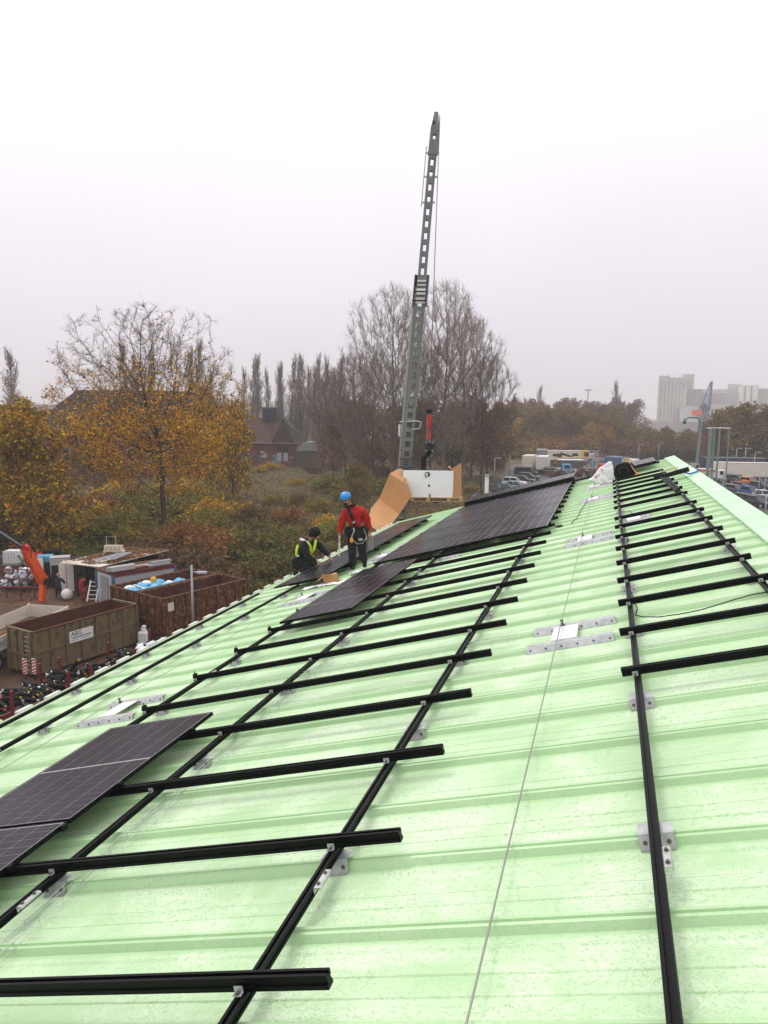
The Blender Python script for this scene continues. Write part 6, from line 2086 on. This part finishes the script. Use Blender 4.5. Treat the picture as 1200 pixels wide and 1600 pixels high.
MB().beam(tl_ + Vector((0, 0, -.2)), tl_ + dr.normalized() * .55, .34, .3, (0, 1, 0), .14, .16).build('mast_head', M['crane'], mst)
MB().tube(tl_ + Vector(RV) * -.12 + Vector((0, 0, .1)), tl_ + Vector(RV) * .12 + Vector((0, 0, .1)), .16, n=14).build('sheave', M['crane_dark'], mst)
for q in (.80, .86, .915):
    c = bt + dr * q - org
    MB().beam(c - Vector(RV) * .28, c + Vector(RV) * .28, .07, .07).build('cross_pin', M['zinc'], mst)
MB().tube(bt + dr * .79 - org + Vector(RV) * -.30, bt + dr * .93 - org + Vector(RV) * -.30, .02, n=5).build('guy_rod', M['zinc'], mst)
MB().box((0, 0, 1.0), (2.4, 2.6, 2.0)).build('slewing_base', M['crane'], mst, bevel=.1)
MB().box((.3, .2, .35), (3.6, 4.2, .7)).build('outrigger_base', M['crane_dark'], mst)

hookp = np.array(at(671, 641, 33.0))
tipx = np.array(tip_p)
rope('hoist_rope', 'thin hoist rope hanging from the mast tip down to the red hook', [tipx + RV * .16, (tipx + RV * .16) * .5 + (hookp + RV * .0) * .5, hookp], .022, M['cable'], 'rope', 5)
hk = thing('hook_block', 'red hook with a black ball weight hanging on the hoist rope', 'hook', hookp)
MB().ball((0, 0, 0), .16, 14, 10).build('ball_weight', M['dark'], hk, smooth=True)
MB().lathe([(.04, -.85), (.06, -.80), (.095, -.62), (.09, -.36), (.05, -.18), (.03, -.05)], 12).build('swivel', M['red'], hk, smooth=True)
MB().lathe([(.05, -1.35), (.08, -1.30), (.06, -1.05), (.03, -.80)], 10).build('shank', M['red'], hk)
MB().tube((-.1, 0, -1.35), (-.1, 0, -.25), .015, n=5).build('safety_pin', M['alu'], hk)
cf = thing('pallet_fork', 'black lifting fork with a square head hanging from the red hook', 'pallet fork', hookp)
MB().box((.06, 0, -1.62), (.40, .26, .50)).build('fork_head', M['dark'], cf, (0, 0, 0), bevel=.05)
for (x, z) in ((-.09, -1.44), (.21, -1.44), (-.09, -1.80), (.21, -1.80), (.06, -1.40)):
    MB().tube((x, -.14, z), (x, -.16, z), .035, n=8).build('bolt', M['alu'], cf)
fy = 1.35
MB().path([(.05, 0, -1.85), (-.10, .1, -1.98), (-.26, .2, -2.12), (-.30, .3, -2.5), (-.30, .35, -4.0)], [.12, .13, .14, .13, .12], 8).build('fork_mast', M['dark'], cf)
lowz = at(675, 787, 33.0)[2] - hookp[2]
MB().path([(-.30, .35, -3.2), (-.30, fy, -3.2), (-.30, fy, lowz)], .10, 8).build('fork_back', M['dark'], cf)
for s in (-.75, .45):
    MB().box((s, .55, lowz + .03), (.14, 1.7, .06)).build('tine', M['dark'], cf)
MB().box((-.2, fy, lowz + .06), (1.6, .12, .12)).build('tine_beam', M['dark'], cf)

PC = np.array(at(675, 785, 33.0))
pal = thing('pallet', 'wooden pallet hanging under the white panel stack', 'pallet', PC, (0, 0, YAW - .02))
S33 = 33.0 / F_PX
X = lambda px: (px - 675) * S33
for i in range(5):
    MB().box((X(682), .08 + .25 * i, .21), (X(723) - X(640), .14, .03)).build('deck_board', M['wood'], pal, bevel=.003)
for xx in (X(641.5) + .06, X(669), X(701), X(722) - .06):
    for yb_ in (.07, .58, 1.08):
        MB().box((xx, yb_, .125), (.17, .13, .135)).build('block', M['wood'], pal)
for yb_ in (.07, .58, 1.08):
    MB().box((X(682), yb_, .042), (X(723) - X(640), .12, .028)).build('bottom_board', M['wood'], pal)
st = thing('module_stack', 'stack of new modules standing upright on the pallet with a white back towards the camera', 'solar panels', PC + np.array([0, 0, .228]), (0, 0, YAW - .02))
x0, x1, zh = X(629), X(706.5), 1.21
for i in range(26):
    y = .10 + i * .037
    MB().box(((x0 + x1) / 2, y, zh / 2), (x1 - x0, .034, zh)).build('module', M['frame'], st)
bk = MB().box(((x0 + x1) / 2, .078, zh / 2 - .01), (x1 - x0 - .05, .008, zh - .05)).build('white_back', M['whitesheet'], st)
MB().box(((x0 + x1) / 2 + .02, .079, zh / 2 - .01), (x1 - x0 + .02, .004, zh - .005)).build('white_edge', M['whitesheet'], st)
loop = [(X(667) + .12 * math.sin(a) * .9, .060, 1.02 + .10 * math.cos(a)) for a in np.linspace(-2.4, 2.6, 12)]
MB().path(loop + [(X(669.3), .06, .92)], .016, 5).build('cable_loop', M['blackpl'], bk)
MB().box((X(668.5), .06, 1.0), (.05, .02, .16)).build('plug', M['blackpl'], bk)
MB().box((X(665), .06, .92), (.045, .02, .10)).build('plug', M['blackpl'], bk)
MB().box((X(670), .06, .52), (.07, .025, .09)).build('junction_box', M['blackpl'], bk)
MB().box((X(671.5), .06, .08), (.05, .025, .14)).build('junction_box', M['blackpl'], bk)
# opened carton round the stack
ct = thing('open_carton', 'opened brown cardboard carton with a long folded flap hanging down left of the panel stack', 'carton', PC + np.array([0, 0, .23]), (0, 0, 0))
orgc = Vector(PC + np.array([0, 0, .23]))
lc_ = lambda px, py, D: Vector(at(px, py, D)) - orgc
MB().plate([lc_(706.8, 776, 33.0), lc_(721, 776, 34.0), lc_(721, 723.5, 34.0), lc_(705.5, 733, 33.0)], .012, (1, -1, 0)).build('right_flap', M['card'], ct)
MB().plate([lc_(707, 733, 33.1), lc_(700, 730, 33.6), lc_(702, 727.5, 33.9), lc_(705, 732, 33.2)], .012, (0, -1, .3)).build('torn_corner', M['card'], ct)


def on_plane(pxs, three):
    """points of a flat sheet: three of them fix the plane (with depths), the others are found on it"""
    a, b, c = (np.array(at(*q)) for q in three)
    nn = np.cross(b - a, c - a)
    out = []
    for (px, py) in pxs:
        d = ray(px, py)
        out.append(Vector(CAM + d * (((a - CAM) @ nn) / (d @ nn))) - orgc)
    return out


MB().plate(on_plane([(609, 740.2), (638, 758.2), (628.5, 732.5), (620, 733.5)], [(609, 740.2, 33.3), (638, 758.2, 32.4), (628.5, 732.5, 33.6)]), .012, (-.2, -1, .3)).build('top_fold', M['card'], ct)
MB().plate(on_plane([(592.5, 779.2), (624.2, 803.3), (644, 773.3), (638, 758.2), (609, 740.2)], [(609, 740.2, 33.3), (638, 758.2, 32.4), (624.2, 803.3, 32.7)]), .012, (-.2, -1, -.2)).build('middle_fold', M['card'], ct)
_m = on_plane([(592.5, 779.2), (624.2, 803.3)], [(609, 740.2, 33.3), (638, 758.2, 32.4), (624.2, 803.3, 32.7)])
_d = [float((np.array(q) + np.array(orgc) - CAM) @ C_F) for q in _m]
MB().plate(on_plane([(592.5, 779.4), (580, 794), (576, 808), (582, 824), (594, 832), (613, 817), (624.2, 803.5)], [(592.5, 779.4, _d[0]), (624.2, 803.5, _d[1]), (594, 832, 30.6)]), .012, (-.2, -1, .5)).build('lower_fold', M['card'], ct)
for i in range(4):
    MB().plate([lc_(631 + 3 * i, 748 + 7 * i, 32.5), lc_(634 + 3 * i, 750 + 7 * i, 32.45), lc_(634 + 3 * i, 754 + 7 * i, 32.45), lc_(632 + 3 * i, 753 + 7 * i, 32.5)], .02, (0, -1, 0)).build('torn_edge', M['card'], ct)
# things at the foot of the far gable
t = thing('steel_post', 'short grey steel post with a pale cap standing behind the big module field', 'post', (0, 0, 0))
c = at(760, 778, 34); z1 = at(760, 744, 34)[2]
t.location = (c[0], c[1], 0)
MB().tube((0, 0, 0), (0, 0, z1), .09, n=12).build('tube', M['zinc'], t, smooth=True)
MB().tube((0, 0, z1), (0, 0, z1 + .08), .10, n=12).build('cap', M['lightgrey'], t)
t = thing('tarpaulin_heap', 'blue tarpaulin heap with a board sticking up beside the steel post', 'tarpaulin', at(745, 775, 60) * np.array([1, 1, 0]))
zz = at(745, 770, 60)[2]
MB().ball((0, 0, zz * .5), 1.0, 14, 8, (1.2, 1, zz * .5)).build('tarpaulin', M['navy'], t)
MB().beam((-.6, -.8, zz - .5), (.3, -.8, zz + .5), .3, .05).build('board', M['mosswood'], t)

# ================================================================ PEOPLE
def skin_obj(name, nodes, edges, m, parent, root=0, sub=2):
    me = bpy.data.meshes.new(name)
    names = list(nodes)
    ix = {k: i for i, k in enumerate(names)}
    me.from_pydata([nodes[k][0] for k in names], [(ix[a], ix[b]) for a, b in edges], [])
    o = bpy.data.objects.new(name, me); COL.objects.link(o)
    o.parent = parent
    md = o.modifiers.new('skin', 'SKIN'); md.use_smooth_shade = True; md.branch_smoothing = .4
    for i, k in enumerate(names):
        r = nodes[k][1]
        me.skin_vertices[0].data[i].radius = (r, r) if not isinstance(r, tuple) else r
        me.skin_vertices[0].data[i].use_root = (i == root)
    sd_ = o.modifiers.new('sub', 'SUBSURF'); sd_.levels = sub; sd_.render_levels = sub
    me.materials.append(m)
    return o


fold_tex = bpy.data.textures.new('cloth_folds', 'CLOUDS')
fold_tex.noise_scale = .11
fold_tex.noise_depth = 2


def crumple(o, s_):
    o.modifiers['sub'].levels = o.modifiers['sub'].render_levels = 4
    md = o.modifiers.new('folds', 'DISPLACE')
    md.texture = fold_tex; md.strength = s_; md.mid_level = .5


def hand_nodes(nd, ed, side, wrist, palm, fdir, thumb):
    """palm and five separate bent fingers; fdir = pointing way, thumb = way the thumb leaves"""
    f = Vector(fdir).normalized(); th = Vector(thumb).normalized()
    th = (th - f * th.dot(f)).normalized(); curl = f.cross(th) * (-1 if side == 'r' else 1)
    p = Vector(palm)
    nd['palm' + side] = (tuple(p), (.036, .022))
    ed.append(('wrist' + side, 'palm' + side))
    for i, (o_, ln) in enumerate(((.030, .070), (.010, .080), (-.010, .075), (-.030, .058))):
        a = p + f * .045 + th * o_; b = a + f * ln * .55 + curl * .010; c = b + f * ln * .35 + curl * .028
        for q, (pp, r) in enumerate(((a, .011), (b, .0095), (c, .008))):
            nd['f%s%d%d' % (side, i, q)] = (tuple(pp), r)
        ed += [('palm' + side, 'f%s%d0' % (side, i)), ('f%s%d0' % (side, i), 'f%s%d1' % (side, i)), ('f%s%d1' % (side, i), 'f%s%d2' % (side, i))]
    a = p + th * .042 + f * .0; b = a + th * .022 + f * .035; c = b + f * .028 + curl * .008
    for q, (pp, r) in enumerate(((a, .013), (b, .011), (c, .009))):
        nd['t%s%d' % (side, q)] = (tuple(pp), r)
    ed += [('palm' + side, 't%s0' % side), ('t%s0' % side, 't%s1' % side), ('t%s1' % side, 't%s2' % side)]


def head_parts(parent, c, look, hair_m, beard=None, helmet=None, long_hair=False):
    """eyes, nose, mouth, ears and hair around the head centre; look = facing direction"""
    lk = Vector(look).normalized(); up = Vector((0, 0, 1)); sd_ = lk.cross(up).normalized(); up = sd_.cross(lk)
    mx = Matrix((sd_, lk, up)).transposed().to_4x4(); mx.translation = Vector(c)
    put = lambda mb, n, m: (lambda o: setattr(o, 'matrix_local', mx))(mb.build(n, m, parent, smooth=True))
    put(MB().ball((0, .112, -.005), .017, 8, 6, (1, 1.3, 1.6)), 'nose', M['skin'])
    put(MB().ball((-.034, .092, .022), .012, 8, 6).ball((.034, .092, .022), .012, 8, 6), 'eyes', M['hair'])
    put(MB().ball((0, .098, -.052), .014, 8, 6, (2, .6, .5)), 'mouth', M['maroon'])
    put(MB().ball((-.088, .0, .0), .024, 8, 6, (.5, 1, 1.4)).ball((.088, .0, .0), .024, 8, 6, (.5, 1, 1.4)), 'ears', M['skin'])
    if beard:
        put(MB().ball((0, .052, -.088), .055, 10, 8, (1.05, .8, .6)), 'beard', beard)
    if helmet:
        put(MB().lathe([(.108, .050), (.120, .054), (.121, .075), (.113, .112), (.093, .145), (.06, .166), (.02, .174), (.0, .175)], 18, sx=1, sy=1.14).box((0, .128, .064), (.13, .04, .012)), 'helmet', helmet)
        put(MB().path([(-.098, .0, .06), (-.092, .02, -.05), (-.03, .06, -.125), (.03, .06, -.125), (.092, .02, -.05), (.098, .0, .06)], .005, 5), 'chin_strap', M['strap'])
        for x in (-.05, 0, .05):
            put(MB().box((x, -.02, .165 - abs(x) * .3), (.012, .12, .012)), 'helmet_vent', M['strap'])
    else:
        mb = MB().ball((0, -.018, .035), .122, 18, 12, (1.0, 1.05, 1.0))
        r3 = random.Random(2)
        if long_hair:
            for i in range(70):
                a = r3.uniform(0, 2 * PI); e = r3.uniform(-.2, 1.2)
                x, y, z = math.cos(a) * math.cos(e), math.sin(a) * math.cos(e), math.sin(e)
                if y > .45 and z < .55: continue
                mb.ball((.115 * x, .115 * y - .02, .115 * z + .03), r3.uniform(.022, .04), 6, 4)
            mb.ball((-.085, -.03, -.06), .05, 8, 6, (.7, 1, 1.4)).ball((.085, -.03, -.06), .05, 8, 6, (.7, 1, 1.4)).ball((0, -.09, -.06), .07, 8, 6)
        put(mb, 'hair', hair_m)


def person(label, loc, rz, J, jacket, trousers, boots, hands, look, hair, **hk_):
    t = thing('person', label, 'person', loc, (0, 0, rz))
    nd = {}; ed = []
    R0 = dict(pelvis=(.135, .105), belly=(.13, .10), chest=(.155, .11), neck=(.056, .056), headlow=(.066, .075), head=(.082, .098), headtop=(.062, .075), shl=.062, ell=.045, wristl=.030, shr=.062, elr=.045, wristr=.030,
              hipl=.085, kneel=.058, anklel=.042, toel=.036, hipr=.085, kneer=.058, ankler=.042, toer=.036)
    for k, v in J.items():
        nd[k] = (tuple(v), R0[k])
    ed += [('pelvis', 'belly'), ('belly', 'chest'), ('chest', 'neck'), ('neck', 'headlow'), ('headlow', 'head'), ('head', 'headtop'), ('chest', 'shl'), ('shl', 'ell'), ('ell', 'wristl'), ('chest', 'shr'), ('shr', 'elr'), ('elr', 'wristr'),
           ('pelvis', 'hipl'), ('hipl', 'kneel'), ('kneel', 'anklel'), ('anklel', 'toel'), ('pelvis', 'hipr'), ('hipr', 'kneer'), ('kneer', 'ankler'), ('ankler', 'toer')]
    for s in 'lr':
        pm, fd, tdir = hands[s]
        hand_nodes(nd, ed, s, J['wrist' + s], pm, fd, tdir)
    skin_obj('body', nd, ed, M['skin'], t)
    g = lambda ks, extra: {k: (tuple(J[k]), tuple(r + extra for r in R0[k]) if isinstance(R0[k], tuple) else R0[k] + extra) for k in ks}
    jn = g(('belly', 'pelvis', 'chest', 'shl', 'ell', 'shr', 'elr'), .046)
    cut = lambda a, b, f: tuple(np.array(J[a]) * (1 - f) + np.array(J[b]) * f)
    jn['cl'] = (cut('ell', 'wristl', .95), .047); jn['cr'] = (cut('elr', 'wristr', .95), .047); jn['col'] = (cut('chest', 'neck', .95), .078)
    jn['hem'] = (cut('pelvis', 'belly', -.35), (.155, .125))
    jk = skin_obj('jacket', jn, [('belly', 'pelvis'), ('pelvis', 'hem'), ('belly', 'chest'), ('chest', 'col'), ('chest', 'shl'), ('shl', 'ell'), ('ell', 'cl'), ('chest', 'shr'), ('shr', 'elr'), ('elr', 'cr')], jacket, t)
    crumple(jk, .055)
    tn = g(('pelvis', 'hipl', 'kneel', 'hipr', 'kneer'), .046)
    tn['al'] = (cut('kneel', 'anklel', .93), .086); tn['ar'] = (cut('kneer', 'ankler', .93), .086)
    tr_o = skin_obj('trousers', tn, [('pelvis', 'hipl'), ('hipl', 'kneel'), ('kneel', 'al'), ('pelvis', 'hipr'), ('hipr', 'kneer'), ('kneer', 'ar')], trousers, t)
    crumple(tr_o, .05)
    for s in 'lr':
        bn = {'a': (tuple(np.array(J['ankle' + s]) + np.array([0, 0, .07])), .058), 'b': (tuple(J['ankle' + s]), .056), 'c': (tuple(J['toe' + s]), .046)}
        skin_obj('boot', bn, [('a', 'b'), ('b', 'c')], boots, t)
    head_parts(t, J['head'], look, hair, **hk_)
    return t


# --- the man in red, standing between the two module fields
P = roof(-6.13, 17.1, NF + .01)
J = dict(pelvis=(0, 0, .92), belly=(-.02, -.02, 1.10), chest=(-.06, -.05, 1.32), neck=(-.15, -.10, 1.49), headlow=(-.20, -.15, 1.555), head=(-.235, -.165, 1.635), headtop=(-.25, -.155, 1.71),
         shl=(.13, -.03, 1.41), ell=(.25, .02, 1.12), wristl=(.295, -.06, .87), shr=(-.25, -.07, 1.35), elr=(-.335, -.04, 1.07), wristr=(-.385, -.10, .82),
         hipl=(.095, 0, .86), kneel=(.13, -.05, .47), anklel=(.19, -.0, .13), toel=(.20, -.15, .09), hipr=(-.095, 0, .86), kneer=(-.10, -.10, .46), ankler=(-.08, -.05, .04), toer=(-.12, -.20, .0))
red_man = person('man in a red jacket and blue helmet standing between the module fields, looking down', P, YAW, J, M['jacket_red'], M['trouser'], M['strap'],
                 {'l': ((.305, -.085, .80), (.05, -.15, -1), (-.3, -1, 0)), 'r': ((-.39, -.115, .75), (0, -.1, -1), (.4, -1, 0))}, (-.34, -.88, -.34), M['hair'], beard=M['hair'], helmet=M['helmet'])
pts = lambda *p: [tuple(q) for q in p]
MB().path(pts((-.19, -.19, 1.44), (-.12, -.22, 1.30), (-.06, -.215, 1.12), (-.02, -.19, .98)), .035, 6).build('harness_front_strap', M['strap'], red_man)
MB().lathe([(.175, -.05), (.185, -.03), (.185, .04), (.175, .05)], 20, (0, -.01, .97), 1, .82).build('hip_belt', M['strap'], red_man)
for s in (-1, 1):
    MB().lathe([(.108, -.02), (.112, 0), (.108, .03)], 14, (s * .105, -.01, .76)).build('leg_loop', M['strap'], red_man)
    MB().box((s * .20, -.06, .90), (.10, .16, .20), s * .3).build('belt_pouch', M['trouser'], red_man, bevel=.02)
MB().path([(.17, -.17, .97), (.24, -.22, .80), (.16, -.25, .66), (.02, -.25, .64), (-.08, -.22, .74)], .010, 5).build('lanyard', M['cable'], red_man)
MB().lathe([(.0, -.06), (.035, -.05), (.04, .0), (.03, .05), (.0, .06)], 10, (-.10, -.235, .72)).build('orange_tag', M['tag_orange'], red_man, smooth=True)
MB().path([(-.06, -.23, 1.0), (-.04, -.25, .94), (-.08, -.24, .84), (-.10, -.235, .78)], .014, 5).build('karabiner', M['alu'], red_man)
MB().box((.10, -.24, .74), (.10, .02, .06), .2).build('buckle', M['alu'], red_man)
MB().box((-.06, -.236, 1.13), (.06, .02, .05)).build('chest_buckle', M['alu'], red_man)
MB().path([(-.14 + .10 * math.cos(q), -.085 + .09 * math.sin(q), 1.485 + .03 * math.cos(q)) for q in np.linspace(0, 2 * PI, 13)], .032, 7).build('scarf', M['hair'], red_man, smooth=True)
w = Vector(P)
pole = thing('pole', 'short pale pole held upright in the right hand of the man in red', 'pole', P, (0, 0, YAW))
MB().tube((-.385, -.16, .34), (-.375, -.13, .80), .018, n=8).build('shaft', M['white'], pole)
MB().tube((-.372, -.128, .80), (-.372, -.128, .84), .022, n=8).build('grip', M['grey'], pole)
bagp_ = thing('tool_pouch', 'grey cloth tool pouch hanging at the left hip of the man in red', 'pouch', P, (0, 0, YAW))
MB().box((.31, .05, .62), (.17, .12, .34), .1, .85).build('pouch_body', M['grey'], bagp_, bevel=.03)

for o_ in (red_man, pole, bagp_):
    o_.scale = (1.09,) * 3

# --- the kneeling woman or man in the hi-vis vest beside the eave-side modules
P2 = roof(-8.02, 18.3, NF + .02)
J2 = dict(pelvis=(-.16, .02, .36), belly=(-.12, -.01, .54), chest=(-.02, -.05, .76), neck=(.10, -.07, .93), headlow=(.155, -.10, .975), head=(.195, -.12, 1.03), headtop=(.215, -.12, 1.10),
          shl=(.12, .12, .83), ell=(.38, .10, .62), wristl=(.56, -.05, .43), shr=(-.09, -.21, .81), elr=(.02, -.30, .50), wristr=(.27, -.27, .37),
          hipl=(-.12, .12, .32), kneel=(.22, .20, .22), anklel=(-.18, .24, .10), toel=(-.30, .24, .02), hipr=(-.14, -.10, .32), kneer=(.20, -.16, .24), ankler=(-.22, -.18, .10), toer=(-.34, -.18, .02))
kn = person('worker with dark hair and yellow hi-vis vest kneeling at the eave-side modules', P2, YAW, J2, M['jacket_black'], M['trouser'], M['strap'],
            {'l': ((.61, -.09, .39), (.7, -.4, -.5), (-.4, -1, .3)), 'r': ((.33, -.26, .33), (.9, .1, -.4), (0, 1, .4))}, (.55, -.62, -.60), M['hair'], long_hair=True)
kn.scale = (1.1,) * 3
vn = {'belly': ((-.125, -.015, .50), (.163, .135)), 'mid': ((-.07, -.03, .65), (.172, .142)), 'chest': ((-.03, -.048, .745), (.178, .142))}
skin_obj('vest', vn, [('belly', 'mid'), ('mid', 'chest')], M['trouser'], kn)
for (a, b, c, d, m_) in (((.02, -.19, .86), (.09, -.20, .74), (.10, -.18, .62), (.03, -.16, .50), 'hivis'), ((.21, -.02, .86), (.20, -.10, .76), (.17, -.13, .64), (.09, -.14, .52), 'hivis'), ((-.22, -.05, .74), (-.25, -.08, .62), (-.26, -.08, .50), (-.25, -.05, .44), 'hivis'), ((-.16, -.13, .90), (-.10, -.20, .895), (-.03, -.22, .86), (.03, -.21, .80), 'reflect')):
    MB().path([a, b, c, d], [.03, .036, .036, .03], 6).build('vest_stripe' if m_ == 'hivis' else 'reflective_tape', M[m_], kn, smooth=True)
MB().lathe([(.166, -.025), (.170, 0), (.166, .025)], 18, (-.125, -.015, .48), 1, .84).build('reflective_belt', M['reflect'], kn)
MB().path([(.06, -.20, .62), (.14, -.22, .52), (.20, -.20, .46), (.12, -.2, .42)], .012, 5).build('lanyard', M['yellow'], kn)
for i in range(4):
    MB().ball((.10 + .05 * i, -.24, .40 + .012 * (i % 2)), .028, 8, 6, (1.3, 1, .8)).build('karabiner', M['alu'], kn)
MB().box((-.30, -.06, .28), (.16, .22, .26), .2).build('belt_pouch', M['trouser'], kn, bevel=.03)

# --- man in navy, seen from behind in the yard
p3 = ground_xy(83, 51.8)
J3 = dict(pelvis=(0, 0, .90), belly=(.0, .02, 1.08), chest=(.03, .10, 1.28), neck=(-.02, .20, 1.45), headlow=(-.05, .23, 1.52), head=(-.06, .24, 1.60), headtop=(-.06, .23, 1.67),
          shl=(.22, .12, 1.36), ell=(.36, .18, 1.12), wristl=(.30, .36, .98), shr=(-.16, .10, 1.36), elr=(-.28, .20, 1.12), wristr=(-.18, .38, 1.0),
          hipl=(.10, 0, .84), kneel=(.15, .06, .47), anklel=(.17, -.02, .10), toel=(.19, .12, .05), hipr=(-.10, 0, .84), kneer=(-.13, .06, .47), ankler=(-.15, -.02, .10), toer=(-.17, .12, .05))
person('man in a navy jacket seen from behind next to the orange crane column', (p3[0], p3[1], .01), YAW, J3, M['navycloth'], M['trouser'], M['strap'],
       {'l': ((.26, .42, .95), (-.4, .8, -.3), (-.8, -.3, .4)), 'r': ((-.13, .44, .97), (.4, .8, -.3), (.8, -.3, .4))}, (-.1, 1, -.25), M['skin'])
